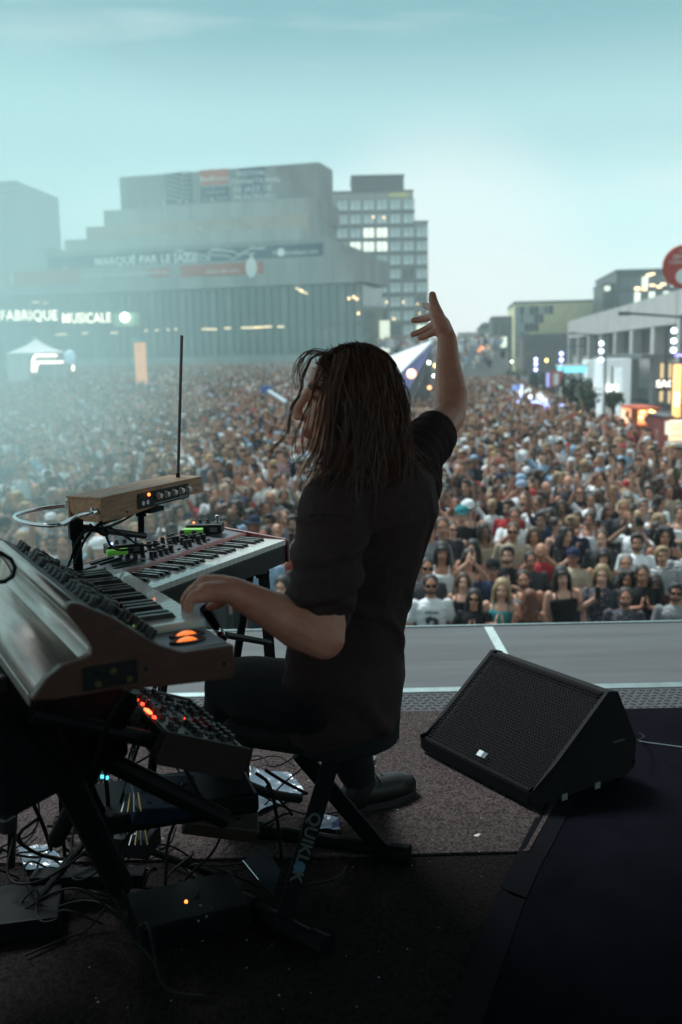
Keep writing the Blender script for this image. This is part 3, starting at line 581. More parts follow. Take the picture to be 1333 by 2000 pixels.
for px, py, y, r, lb in [(1229, 809, 37, .15, 'small round red sign on a post left of the orange kiosk'), (1268, 819, 35.5, .17, 'dark round sign hanging in front of the orange kiosk')]:
    o = thing('round_sign', lb, 'sign', at_y(px, py, y)); MB().lathe([(.01, 0), (r, 0), (r, .04), (.01, .04)], (0, 0, 0), 24, frame((0, 0, 0), (1, 0, 0), (0, -1, 0))).obj('sign_disc', mat('disc_' + str(px), (.5, .05, .04) if px == 1229 else (.05, .04, .04), .5), o)
    MB().box((0, -.06, 0), (r * 1.1, .02, r * .35)).obj('sign_print', M_wt2 if px == 1229 else M_wt2, o); MB().bar((0, .05, -2.5), (0, .05, 0), .02, 6).obj('post', M_pole, o)
o = thing('red_banner', 'narrow red banner standing left of the orange kiosk counter', 'banner', at_y(1238, 842, 35)); MB().b2((-.07, -.02, 0), (.07, .02, .8)).obj('banner_cloth', M_orr, o); MB().bar((-.08, .03, -2), (-.08, .03, .85), .015, 6).obj('pole', M_pole, o)
for px0, px1, py0, py1, y, c_, lb in [(1284, 1296, 812, 850, 32, (.16, .03, .03), 'dark red booth panel right of the orange kiosk'), (1297, 1314, 815, 858, 30, (.20, .04, .04), 'burgundy booth with a lit menu board near the right edge')]:
    a = at_y(px0, py0, y); b = at_y(px1, py1, y); o = thing('booth', lb, 'booth', (a.x, y, 0)); MB().b2((0, 0, 0), (b.x - a.x, 1, a.z)).obj('booth_wall', mat('booth_' + str(px0), c_, .6), o)
    if px0 == 1297: MB().b2((.04, -.03, b.z + .15), (b.x - a.x - .06, -.01, a.z - .12)).obj('menu_board', lit('menu_glow', (.8, .9, .6), .4), o)
    MB().b2((-.03, -.05, a.z), (b.x - a.x + .03, 1, a.z + .05)).obj('booth_roof', M_pole, o)
o = thing('bar_counter', 'lit bar counter with white shelves under the vertical orange sign', 'bar', at_y(1326, 870, 29)); MB().b2((-.15, 0, -1.2), (.6, .8, .05)).obj('counter', mat('counter_white', (.5, .5, .48), .5), o)
for k_, z in enumerate((.25, .45, .62)): MB().b2((-.15, .3, z), (.5, .5, z + .03)).obj('shelf', M_wsteel, o)
MB().b2((-.12, .52, .1), (.5, .55, .7)).obj('lit_back', lit('bar_glow', (1, .7, .3), .9), o)
# blue-lit arch on the poster
o = MB().tube([at_y(1316, 690, 34), at_y(1322, 694, 34), at_y(1336, 694, 34)], .04, 6).obj('neon_tube', lit('neon_violet', (.25, .2, 1), 2.5)); tag(o, 'violet neon tube beside the nearest globe lamp', 'neon light')
# market tents in the middle of the street
def tent(px0, px1, py_top, py_eave, py_base, y, label, m=None, group='market tents in the street', lightm=None):
    a = at_y(px0, py_eave, y); b = at_y(px1, py_eave, y); tp_ = at_y((px0 + px1) / 2, py_top, y); base = at_y(px0, py_base, y).z; W = (b.x - a.x) / 2; cx_ = (a.x + b.x) / 2; D_ = max(W, .8)
    t = thing('market_tent', label, 'tent', (cx_, y + D_, 0), 0, group); m = m or M_tent
    rings = []
    for i in range(8):
        f = i / 7; k_ = (1 - f) ** 1.7; rings.append((W * k_ + .04, D_ * k_ + .04, a.z + (tp_.z - a.z) * f))
    vs = []; fs = []
    for (w, d, z) in rings: vs += [(-w, -d, z), (w, -d, z), (w, d, z), (-w, d, z)]
    for i in range(7):
        for j in range(4): fs.append((i * 4 + j, i * 4 + (j + 1) % 4, i * 4 + 4 + (j + 1) % 4, i * 4 + 4 + j))
    fs += [(28, 29, 30, 31), (3, 2, 1, 0)]; MB().add(vs, fs).obj('roof', m, t)
    for sx, sy in ((-1, -1), (1, -1), (1, 1), (-1, 1)): MB().b2((sx * W - .04, sy * D_ - .04, 0), (sx * W + .04, sy * D_ + .04, a.z)).obj('post', M_wsteel, t)
    MB().b2((-W, -D_ - .03, a.z - .3), (W, -D_, a.z)).obj('valance', lightm or m, t)
    return t, W, D_, a.z
t, W, D_, za = tent(14, 104, 657, 690, 735, 88, 'large white peaked tent in front of the concert hall at the left', group='tents by the concert hall')
MB().b2((-W, D_ - .05, 0), (W, D_, za)).obj('side_wall', M_tent, t); MB().b2((-W, -D_, 0), (-W + .05, D_, za)).obj('side_wall', M_tent, t); MB().b2((-W, -D_ + .1, 0), (-W * .1, -D_ + .15, za - .3)).obj('side_wall', M_tent, t)
# lit stand left
g = thing('lit_stand', 'stand outlined with warm white tubes beside the white peaked tent', 'stand', at_y(85, 700, 82)); M_tube = lit('tube_warm', (1, .86, .68), 3.2)
def tb(pts, nm='light_tube'): MB().tube([at_y(x, y_, 82) - g.location for x, y_ in pts], .09, 6).obj(nm, M_tube, g)
tb([(70, 694), (90, 694), (112, 694)]); tb([(70, 708), (90, 708), (124, 707)]); tb([(64, 727), (64, 705), (67, 698), (70, 694)]); tb([(71, 727), (71, 716), (75, 710)]); tb([(143, 713), (143, 724)])
q0 = at_y(70, 696, 82.3) - g.location; q1 = at_y(108, 706, 82.3) - g.location; MB().b2((q0.x, .2, q1.z), (q1.x, .3, q0.z)).obj('stand_board', mat('stand_board', (.25, .3, .3), .6), g)
# round lit advertising column
p = at_y(276, 720, 84); tz = at_y(276, 660, 84).z; o = thing('advertising_column', 'warm lit round advertising column standing against the hall front', 'column', (p.x, 84, 0))
MB().lathe([(.48, 0), (.48, tz - .35)], (0, 0, 0), 20).obj('drum', mat('column_print', (.55, .33, .20), .5, var=(.8, .25), emit=((1, .5, .25), .5)), o); MB().lathe([(.6, tz - .34), (.62, tz - .2), (.5, tz)], (0, 0, 0), 20).obj('cap', mat('column_cap', (.12, .35, .38), .5), o)
# floodlight and green board
o = thing('floodlight', 'bright round floodlight on a pale board right of the lit letters', 'floodlight', at_y(245, 620, 94)); MB().ball((0, -.2, 0), .42, 14, 10).obj('lamp', lit('flood', (.85, 1, .8), 5), o); p0 = at_y(222, 612, 94.5) - o.location; p1 = at_y(276, 637, 94.5) - o.location
MB().b2((p0.x, .3, p1.z), (p1.x, .4, p0.z)).obj('board', mat('board_green', (.30, .42, .33), .6), o); MB().b2((-.06, .42, -5), (.06, .5, p0.z)).obj('mast', M_pole, o)
o = thing('pale_tree_lamp', 'pale round inflatable lamp on a pole right of the lit stand', 'lamp', at_y(137, 697, 80)); MB().ball((0, 0, 0), (.45, .45, .55), 14, 10).obj('balloon', mat('balloon_pale', (.55, .75, .85), .5, emit=((.5, .8, 1), .35)), o); MB().bar((0, 0, -3), (0, 0, -.5), .04, 6).obj('pole', M_pole, o)
M_tl = lit('tent_light_blue', (.35, .45, 1), 2.2); M_tw = lit('tent_light_white', (.8, .95, 1), 1.5)
tents = [(1000, 1024, 750, 764, 800, 66, 'blue and white peaked market tent under the two white lamps', mat('tent_blue', (.12, .22, .62), .7), M_tw),
         (1024, 1052, 756, 772, 800, 62, 'white market tent right of the blue peaked one', None, M_tw), (1046, 1075, 766, 780, 810, 56, 'small white market tent in the middle of the stalls', None, M_tl),
         (990, 1012, 762, 776, 800, 74, 'distant small white tent left of the blue peaked tent', None, None), (905, 925, 790, 800, 820, 62, 'small cream tent right of the raised elbow', mat('tent_cream', (.6, .55, .42), .7), None),
         (1071, 1100, 770, 783, 800, 60, 'pale tent right of the stalls below the dark trees', mat('tent_bluegrey', (.3, .36, .5), .7), M_tl)]
for (a_, b_, c_, d_, e_, y_, lb, m_, lm2) in tents: tent(a_, b_, c_, d_, e_, y_, lb, m_, lightm=lm2)
o = thing('light_gantry', 'low gantry strung with blue white light strips over the market stalls', 'gantry', (0, 0, 0))
for (x0, y0, x1, y1) in [(1060, 790, 1120, 792), (1035, 784, 1062, 787), (1066, 788, 1066, 828), (1072, 788, 1072, 826), (1012, 782, 1012, 812), (1020, 752, 1018, 775)]:
    MB().bar(at_y(x0, y0, 50), at_y(x1, y1, 50), .05, 6).obj('light_strip', M_tl, o)
for x_ in (1066, 1118): MB().bar(at_y(x_, 792, 50.2), at_y(x_, 850, 50.2), .05, 6).obj('post', M_pole, o)
for i, (px, py) in enumerate([(1093, 806), (1097, 811), (1095, 816), (1117, 805), (1122, 808), (1128, 806), (1134, 807), (1078, 798)]):
    MB().ball(at_y(px, py, 49), .085, 8, 6).obj('bulb', lit('bulb_amber', (1, .6, .12), 4), o)
for i, (px, py) in enumerate([(1036, 775), (1056, 778), (1065, 783), (1058, 805), (1018, 766), (1028, 800), (1044, 810)]):
    MB().ball(at_y(px, py, 51), .10, 8, 6).obj('bulb', M_tw, o)
o = thing('street_banner', 'red and white street banner on a lamp post in front of the dark trees', 'banner', at_y(1086, 755, 64)); W_ = .42; MB().b2((-W_, -.03, 0), (W_, .03, 1.0)).obj('banner_cloth', mat('banner_rose', (.52, .16, .15), .6), o); MB().b2((-.16, -.05, .12), (.16, -.032, .82)).obj('banner_print', M_wt, o); MB().bar((W_ + .05, .05, -3), (W_ + .05, .05, 1.2), .04, 6).obj('pole', M_pole, o)
o = thing('violet_screen', 'small violet lit screen behind the street banner', 'screen', at_y(1076, 742, 66)); MB().box((0, 0, 0), (.55, .1, .9)).obj('screen_face', lit('violet_glow', (.2, .25, .9), .7), o); MB().bar((0, .1, -4), (0, .1, 0), .05, 6).obj('pole', M_pole, o)
# speaker tower or boom with lights over the left crowd
o = thing('camera_crane', 'pale camera crane arm reaching over the middle of the crowd left of the face', 'crane', (0, 0, 0)); MB().bar(at_y(522, 762, 40), at_y(560, 786, 38), .07, 6).obj('arm', mat('crane_pale', (.45, .55, .6), .5), o); MB().box(at_y(520, 761, 40), (.4, .3, .3)).obj('camera_head', mat('crane_blue', (.08, .16, .4), .5), o); MB().bar(at_y(560, 786, 38), at_y(562, 850, 38), .08, 6).obj('mast', M_pole, o)
# trees: leaf clumps spread through uneven crowns
M_leaf = mat('leaf_dark', (.055, .075, .045), .7, var=(3, .5)); M_leaf2 = mat('leaf_mid', (.075, .10, .05), .7, var=(3, .5)); M_bark = mat('bark', (.06, .045, .035), .9)
def tree(px0, px1, py_top, py_bot, y, label, m, seed, dens=520):
    a = at_y(px0, py_top, y); b = at_y(px1, py_bot, y); cx_ = (a.x + b.x) / 2; W = (b.x - a.x) / 2; zt_ = a.z; zb_ = max(b.z, .8); r = random.Random(seed)
    t = thing('street_tree', label, 'tree', (cx_, y, 0), 0, 'street trees on the right'); mb = MB(); lobes = [(r.uniform(-.6, .6) * W, r.uniform(-.6, .6) * W, zb_ + (zt_ - zb_) * r.uniform(.25, .8), r.uniform(.30, .52)) for _ in range(9)]
    for i in range(dens):
        l = r.choice(lobes); d = V((r.gauss(0, 1), r.gauss(0, 1), r.gauss(0, 1))).normalized() * (r.uniform(.5, 1.05)); c = V((l[0] + d.x * W * l[3] * 1.2, l[1] + d.y * W * l[3] * 1.2, l[2] + d.z * (zt_ - zb_) * .28)); s_ = r.uniform(.08, .2)
        n = V((r.gauss(0, 1), r.gauss(0, 1), r.gauss(0, 1))).normalized(); u = n.orthogonal().normalized(); v = n.cross(u)
        mb.add([c - u * s_, c - v * s_ * .5, c + u * s_, c + v * s_ * .6], [(0, 1, 2, 3)])
    mb.obj('crown', m, t); tr = MB().tube([(0, 0, 0), (.1, 0, zb_ * .6), (0, .1, (zb_ + zt_) / 2)], [.16, .12, .05], 8)
    for l in lobes: tr.tube([(0, 0, zb_ * .8), ((l[0]) * .5, l[1] * .5, (zb_ + l[2]) / 2), (l[0], l[1], l[2])], [.07, .045, .015], 5)
    tr.obj('trunk', M_bark, t)
for i, (a_, b_, c_, d_, y_, lb) in enumerate([(1092, 1150, 735, 800, 52, 'dark bushy tree left of the portal frames'), (1120, 1178, 750, 815, 50, 'dark low tree at the foot of the smaller portal frame'), (1060, 1100, 725, 785, 78, 'dark tree behind the street banner'),
      (1030, 1068, 722, 770, 95, 'tree in front of the low brown block'), (985, 1030, 722, 768, 110, 'green tree in front of the dark brick street house'), (940, 985, 722, 762, 120, 'green tree in the middle distance down the street'), (903, 945, 728, 765, 120, 'green tree right of the raised forearm'), (1180, 1215, 765, 815, 60, 'small dark bush inside the larger portal frame')]):
    tree(a_, b_, c_, d_, y_, lb, M_leaf if i < 4 else M_leaf2, i + 10)
# crowd barrier in front of the stage, hidden below the deck edge but standing there
o = thing('crowd_barrier', 'steel crowd barrier between stage and front row', 'barrier', (0, 10.1, 0)); MB().b2((-6, -.03, 1.08), (8, .03, 1.14)).obj('rail', M_alu, o); MB().b2((-6, -.02, 0), (8, .0, 1.0)).obj('plate', M_pole, o)
# ------------------------------------------------------------------ people in the plaza
def remeshed(mb, name, voxel, dec=1.0, smooth_it=2):
    me = mb.mesh(name + '_raw'); o = bpy.data.objects.new('tmp', me); COL.objects.link(o)
    r = o.modifiers.new('r', 'REMESH'); r.mode = 'VOXEL'; r.voxel_size = voxel
    if smooth_it: s = o.modifiers.new('s', 'SMOOTH'); s.iterations = smooth_it; s.factor = .5
    if dec < 1: d = o.modifiers.new('d', 'DECIMATE'); d.ratio = dec
    out = bpy.data.meshes.new_from_object(o.evaluated_get(bpy.context.evaluated_depsgraph_get())); out.name = name
    bpy.data.objects.remove(o); bpy.data.meshes.remove(me); out.shade_smooth(); return out
def paint(me, fn, name='tint'):
    n = len(me.vertices); co = np.empty(n * 3, 'f'); me.vertices.foreach_get('co', co); co = co.reshape(-1, 3)
    c = np.ones((n, 4), 'f'); fn(co, c); a = me.color_attributes.new(name, 'FLOAT_COLOR', 'POINT'); a.data.foreach_set('color', c.ravel()); return me
V = Vector
def limb(mb, pts, rs, n=10):
    mb.tube(pts, rs, n)
    for p, r in zip(pts, rs): mb.ball(p, r, 10, 6)
def hand(mb, w, d, nrm, s=1.0, curl=.3, spread=.13, r=.0095):
    """palm from wrist w along d; palm faces nrm; four fingers and a thumb"""
    d = V(d).normalized(); nrm = V(nrm); nrm = (nrm - d * nrm.dot(d)).normalized(); sd = d.cross(nrm)
    c = V(w) + d * .045 * s
    mb.tube([V(w) - d * .01, V(w) + d * .035 * s, V(w) + d * .08 * s], [.024 * s, .036 * s, .038 * s], 10, True, flat=.42) if False else None
    T = Matrix((( sd.x, nrm.x, d.x, c.x), (sd.y, nrm.y, d.y, c.y), (sd.z, nrm.z, d.z, c.z), (0, 0, 0, 1)))
    mb.ball((0, 0, 0), (.040 * s, .015 * s, .055 * s), 12, 8, T)
    for i, L in enumerate((.070, .078, .073, .058)):
        a = (i - 1.5) * spread; b = V(w) + d * .085 * s + sd * (i - 1.5) * .0205 * s
        dd = (d * math.cos(a) + sd * math.sin(a)).normalized(); p1 = b + dd * L * .5 * s
        d2 = (dd + nrm * curl).normalized(); p2 = p1 + d2 * L * .5 * s
        mb.tube([b - dd * .02, b, p1, p2], [r * s * 1.05, r * s * 1.05, r * s, r * s * .75], 7)
    b = V(w) + d * .03 * s - sd * .028 * s; dd = (d * .75 - sd * .75 + nrm * .3).normalized()
    mb.tube([b, b + dd * .035 * s, b + (dd + d * .3).normalized() * .068 * s], [.014 * s, .012 * s, .009 * s], 7)
def head_mb(mb, c, s=1.0):
    """head facing -y, centre c"""
    c = V(c)
    mb.ball(c + V((0, .012, .03)) * s, V((.076, .095, .092)) * s, 16, 12)
    mb.ball(c + V((0, -.022, -.035)) * s, V((.060, .068, .082)) * s, 14, 10)
    mb.ball(c + V((0, -.055, -.088)) * s, V((.030, .026, .024)) * s, 10, 7)       # chin
    mb.tube([c + V((0, -.082, .022)) * s, c + V((0, -.098, -.006)) * s, c + V((0, -.106, -.028)) * s], [.008 * s, .012 * s, .016 * s], 8)
    mb.ball(c + V((0, -.098, -.030)) * s, V((.018, .014, .011)) * s, 8, 6)
    mb.ball(c + V((0, -.083, -.062)) * s, V((.024, .011, .009)) * s, 8, 6)       # lips
    mb.box(c + V((0, -.078, .036)) * s, V((.10, .022, .014)) * s)                  # brow
    for k in (-1, 1): mb.ball(c + V((k * .078, .012, -.012)) * s, V((.011, .020, .032)) * s, 8, 6); mb.ball(c + V((k * .034, -.062, -.035)) * s, V((.024, .022, .024)) * s, 8, 6)
HZ = 1.60
POSES = {   # elbow, wrist for right (x<0 is their right seen from the stage left) and left arm, hand direction, palm normal
    'down': (((-.25, .02, 1.13), (-.24, -.06, .88), (0, -.1, -1), (1, 0, 0)), ((.25, .02, 1.13), (.24, -.06, .88), (0, -.1, -1), (-1, 0, 0))),
    'clap': (((-.27, -.06, 1.16), (-.05, -.30, 1.26), (.15, -.25, 1), (1, 0, 0)), ((.27, -.06, 1.16), (.05, -.30, 1.26), (-.15, -.25, 1), (-1, 0, 0))),
    'clap_high': (((-.30, -.16, 1.36), (-.05, -.26, 1.62), (.1, -.1, 1), (1, 0, 0)), ((.30, -.16, 1.36), (.05, -.26, 1.62), (-.1, -.1, 1), (-1, 0, 0))),
    'up_right': (((-.33, -.04, 1.62), (-.30, -.10, 1.88), (0, 0, 1), (0, -1, 0)), ((.25, .02, 1.13), (.22, -.10, .90), (0, -.1, -1), (-1, 0, 0))),
    'up_both': (((-.36, -.04, 1.58), (-.27, -.10, 1.84), (.1, 0, 1), (0, -1, 0)), ((.36, -.04, 1.58), (.27, -.10, 1.84), (-.1, 0, 1), (0, -1, 0))),
    'crossed': (((-.26, -.05, 1.15), (.04, -.19, 1.16), (1, -.1, .1), (0, 1, 0)), ((.26, -.05, 1.15), (-.04, -.22, 1.19), (-1, -.1, .1), (0, 1, 0))),
    'phone': (((-.24, -.16, 1.22), (-.06, -.32, 1.42), (.2, 0, 1), (.2, 1, 0)), ((.25, .0, 1.14), (.10, -.20, 1.06), (-1, -.3, .2), (0, 0, 1))),
}
POSE_TXT = {'down': 'with arms hanging down', 'clap': 'clapping at chest height', 'clap_high': 'clapping with hands held high', 'up_right': 'with one arm raised', 'up_both': 'with both arms raised', 'crossed': 'with folded arms', 'phone': 'holding a phone'}
def torso_pts(w=1.0):
    return [((0, .0, .95), (.155 * w, .11)), ((0, .0, 1.08), (.135 * w, .10)), ((0, -.005, 1.22), (.155 * w, .115)), ((0, .0, 1.34), (.172 * w, .112)), ((0, .005, 1.40), (.150 * w, .095)), ((0, .01, 1.445), (.095 * w, .075))]
def ell_loft(mb, rings, n=16):
    vs = []; fs = []
    for c, r in rings:
        for k in range(n): a = 2 * PI * k / n; vs.append((c[0] + r[0] * math.cos(a), c[1] + r[1] * math.sin(a), c[2] + (r[2] * math.cos(a) if len(r) > 2 else 0)))
    m = len(rings)
    for i in range(m - 1):
        for k in range(n): fs.append((i * n + k, i * n + (k + 1) % n, (i + 1) * n + (k + 1) % n, (i + 1) * n + k))
    fs += [tuple(range(n))[::-1], tuple(range((m - 1) * n, m * n))]; mb.add(vs, fs)
def arm_joints(pose, i): e, w, d, nrm = POSES[pose][i]; sh = (-.185, .01, 1.405) if i == 0 else (.185, .01, 1.405); return V(sh), V(e), V(w), V(d), V(nrm)
def crowd_body(pose, vox=.0095, dec=.16):
    mb = MB(); ell_loft(mb, torso_pts())
    mb.tube([(0, .015, 1.38), (0, .005, 1.50), (0, 0, 1.56)], [.062, .056, .056], 12)
    head_mb(mb, (0, 0, HZ + .02))
    for i in (0, 1):
        sh, e, w, d, nrm = arm_joints(pose, i); limb(mb, [sh, (sh + e) / 2, e, (e * .6 + w * .4), w], [.055, .047, .040, .038, .026]); hand(mb, w, d, nrm)
    for s in (-1, 1): limb(mb, [(s * .09, 0, .93), (s * .095, -.01, .50), (s * .10, .02, .10)], [.085, .058, .042], 8); mb.ball((s * .10, -.05, .045), (.045, .12, .045), 10, 6)
    me = remeshed(mb, 'crowd_body', vox, dec)
    z0 = HZ + .02
    def fn(co, c):
        x, y, z = co[:, 0], co[:, 1], co[:, 2] - z0; f = y < -.05
        for s in (-1, 1):
            e = f & (((x - s * .032) / .019) ** 2 + ((z - .010) / .011) ** 2 < 1); c[e, :3] = .45
            b = f & (((x - s * .034) / .024) ** 2 + ((z - .036) / .008) ** 2 < 1); c[b, :3] = .5
        l = f & ((x / .026) ** 2 + ((z + .062) / .010) ** 2 < 1); c[l, :3] = (.75, .42, .42)
        sh_ = co[:, 2] < .12; c[sh_, :3] = .1
    return paint(me, fn)
def crowd_shirt(pose, kind='tee'):
    mb = MB(); g = .013
    rings = [((c[0], c[1], c[2]), (r[0] + g + .004, r[1] + g + .006)) for c, r in torso_pts()]
    rings[0] = ((0, 0, .86), (.175, .135))
    if kind == 'tank': rings = rings[:4] + [((0, .0, 1.375), (.140, .100))]
    ell_loft(mb, rings)
    if kind != 'tank':
        mb.tube([(0, .012, 1.40), (0, .010, 1.475)], [.098, .066], 12)
        for i in (0, 1):
            sh, e, w, d, nrm = arm_joints(pose, i); end = sh + (e - sh) * (.72 if kind == 'tee' else 1.0)
            limb(mb, [sh - V((0, 0, .006)), (sh + end) / 2, end], [.062, .058, .056], 10)
            if kind == 'long': limb(mb, [e, (e + w) / 2, e + (w - e) * .85], [.056, .050, .040], 10)
    else:
        for s in (-1, 1): mb.tube([(s * .10, -.095, 1.34), (s * .095, -.03, 1.475), (s * .10, .08, 1.40)], .014, 6)
    return remeshed(mb, 'shirt', .013, .3, 1)
def crowd_legs():
    mb = MB(); ell_loft(mb, [((0, 0, .80), (.165, .12)), ((0, 0, 1.0), (.150, .115))])
    for s in (-1, 1): limb(mb, [(s * .09, 0, .90), (s * .095, -.01, .50), (s * .10, .02, .12)], [.100, .076, .062], 8)
    return remeshed(mb, 'trousers', .022, .5, 1)
def crowd_hair(kind):
    mb = MB(); c = V((0, 0, HZ + .02)); rnd = random.Random(hash(kind) % 99)
    def scalp(g=.008, drop=0):
        for a in range(9):   # cap built from overlapping balls above the hairline
            t = a / 8 * PI
            mb.ball(c + V((math.cos(t) * .032, .026, .050 + math.sin(t) * .012)), (.056 + g, .082 + g, .075 + g), 12, 8)
        mb.ball(c + V((0, .045, .0)), (.078 + g, .070 + g, .085 + g), 12, 8)
        for s in (-1, 1): mb.ball(c + V((s * .060, .012, .02)), (.022 + g, .042, .045), 8, 6)
    if kind == 'short': scalp(.004)
    if kind == 'quiff': scalp(.008); mb.ball(c + V((.01, -.045, .115)), (.055, .05, .035), 10, 6)
    if kind in ('long', 'wavy', 'fringe', 'medium'):
        scalp(.012); L = {'medium': .13, 'fringe': .24, 'long': .30, 'wavy': .34}[kind]
        for i in range(22):
            a = PI * (-.12 + 1.24 * i / 21); x = math.cos(a) * .088; y = .012 + math.sin(a) * .085
            pts = [c + V((x * .75, y * .9, .06))]
            for k in range(1, 7):
                f = k / 6; pts.append(c + V((x * (1 + .35 * f) + rnd.uniform(-.008, .008) + (.012 * math.sin(k * 2 + i) if kind == 'wavy' else 0), y + .02 * f + rnd.uniform(-.006, .006), .05 - L * f)))
            mb.tube(pts, [.026, .026, .026, .024, .022, .019, .010], 6)
        if kind == 'fringe': mb.ball(c + V((0, -.055, .062)), (.070, .045, .030), 10, 6)
    if kind == 'curly':
        scalp(.012)
        for i in range(120):
            a = rnd.uniform(-.25, 1.25) * PI; z = rnd.uniform(-.17, .13); rr = .105 * math.sqrt(max(.1, 1 - ((z + .01) / .16) ** 2)) + rnd.uniform(0, .03)
            if math.sin(a) < -.1 and z < .07: continue
            mb.ball(c + V((math.cos(a) * rr, .02 + math.sin(a) * rr, z)), rnd.uniform(.022, .036), 7, 5)
    if kind == 'bun': scalp(.004); mb.ball(c + V((0, .085, .10)), (.042, .042, .040), 10, 7)
    if kind == 'updo': scalp(.010); mb.tube([c + V((0, .10, .05)), c + V((0, .13, -.04)), c + V((0, .11, -.16))], [.03, .032, .012], 8)
    me = remeshed(mb, 'hair', .011, .35, 1)
    def fn(co, cc):
        a = np.arctan2(co[:, 1] - .02, co[:, 0]); s = .72 + .28 * np.sin(a * 37 + 3 * np.sin(co[:, 2] * 60)); cc[:, :3] = s[:, None]
    return paint(me, fn)
def beard_me():
    mb = MB(); c = V((0, 0, HZ + .02))
    for a in range(11):
        t = (-.5 + a / 10) * PI * .95; mb.ball(c + V((math.sin(t) * .058, -.028 - math.cos(t) * .040, -.078 + .022 * abs(math.sin(t)) ** 2)), (.018, .018, .026), 8, 6)
    mb.tube([c + V((-.024, -.095, -.056)), c + V((0, -.103, -.046)), c + V((.024, -.095, -.056))], .007, 6)
    return remeshed(mb, 'beard', .009, .6, 1)
def glasses_me(dark):
    mb = MB(); c = V((0, -.105, HZ + .03))
    for s in (-1, 1):
        mb.prism([(c.x + s * .033 + .027 * math.cos(a), c.z + .021 * math.sin(a)) for a in [i * PI / 5 for i in range(10)]], c.y, c.y + .004, 'y')
        mb.tube([c + V((s * .058, 0, .004)), c + V((s * .082, .11, .004))], .003, 5)
    mb.tube([c + V((-.012, 0, .004)), c + V((.012, 0, .004))], .003, 5)
    return mb.mesh('glasses', mat('sunglass_black', (.01, .01, .012), .15))
def cap_me(peak=True):
    mb = MB(); c = V((0, .015, HZ + .07)); mb.lathe([(.096, -.02), (.100, .01), (.090, .055), (.055, .088), (.012, .098)], c, 16)
    if peak: mb.prism([(c.x + .075 * math.cos(a), c.y - .08 + .09 * math.sin(a)) for a in [PI + i * PI / 8 for i in range(9)]], c.z - .018, c.z - .008, 'z')
    me = mb.mesh('cap'); me.shade_smooth(); return me
def hat_me():
    mb = MB(); c = V((0, .015, HZ + .075)); mb.lathe([(.165, -.012), (.160, 0), (.100, .004), (.096, .05), (.075, .085), (.02, .095)], c, 18); return mb.mesh('hat')
M_skin = mat('skin_crowd', (.3, .2, .15), .55, objcol=True, attr='tint', spec=.3)
M_cloth = mat('cloth_crowd', (.3, .3, .3), .85, objcol=True, bump=(16, 1.0, .04), spec=.15)
M_hairc = mat('hair_crowd', (.05, .03, .02), .6, objcol=True, attr='tint')
def flower_mat():
    m = mat('cloth_floral', (.02, .025, .04), .8, objcol=False); t = m.node_tree; b = t.nodes['Principled BSDF']
    c = t.nodes.new('ShaderNodeTexCoord'); v = t.nodes.new('ShaderNodeTexVoronoi'); v.inputs['Scale'].default_value = 26; t.links.new(c.outputs['Object'], v.inputs[0])
    r = t.nodes.new('ShaderNodeValToRGB'); r.color_ramp.interpolation = 'CONSTANT'; r.color_ramp.elements[0].color = (.45, .30, .28, 1); r.color_ramp.elements[1].position = .24; r.color_ramp.elements[1].color = (.022, .028, .045, 1)
    t.links.new(v.outputs['Distance'], r.inputs[0]); t.links.new(r.outputs[0], b.inputs['Base Color']); return m
def stripe_mat():
    m = mat('cloth_striped', (.5, .5, .5), .8); t = m.node_tree; b = t.nodes['Principled BSDF']
    c = t.nodes.new('ShaderNodeTexCoord'); v = t.nodes.new('ShaderNodeTexWave'); v.bands_direction = 'Z'; v.inputs['Scale'].default_value = 9; t.links.new(c.outputs['Object'], v.inputs[0])
    r = t.nodes.new('ShaderNodeValToRGB'); r.color_ramp.interpolation = 'CONSTANT'; r.color_ramp.elements[0].color = (.55, .55, .52, 1); r.color_ramp.elements[1].position = .5; r.color_ramp.elements[1].color = (.03, .04, .08, 1)
    t.links.new(v.outputs[0], r.inputs[0]); t.links.new(r.outputs[0], b.inputs['Base Color']); return m
M_floral, M_stripe = flower_mat(), stripe_mat()
BODY = {p: crowd_body(p) for p in POSES}
SHIRT = {(p, k): crowd_shirt(p, k) for p in POSES for k in ('tee', 'tank')}
HAIR = {k: crowd_hair(k) for k in ('short', 'quiff', 'long', 'wavy', 'fringe', 'medium', 'curly', 'bun', 'updo')}
LEGS, BEARD, GLS, CAP, HAT = crowd_legs(), beard_me(), glasses_me(True), cap_me(), hat_me()
PHONE = MB().b2((-.037, -.006, -.075), (.037, .006, .075)).mesh('phone', mat('phone_black', (.01, .01, .012), .2))
for m_ in BODY.values(): m_.materials.append(M_skin)
for d_ in (SHIRT.values(), [LEGS, CAP, HAT]):
    for m_ in d_: m_.materials.append(M_cloth)
for m_ in list(HAIR.values()) + [BEARD]: m_.materials.append(M_hairc)
paint(BEARD, lambda co, c: None)
SKINS = [(.54, .28, .19), (.48, .24, .155), (.38, .18, .115), (.58, .33, .24), (.20, .105, .065), (.10, .05, .032), (.33, .19, .13)]
HAIRC = {'black': (.012, .010, .010), 'dark brown': (.030, .018, .012), 'brown': (.075, .042, .024), 'blond': (.36, .25, .13), 'grey': (.30, .29, .28), 'reddish': (.16, .05, .022)}
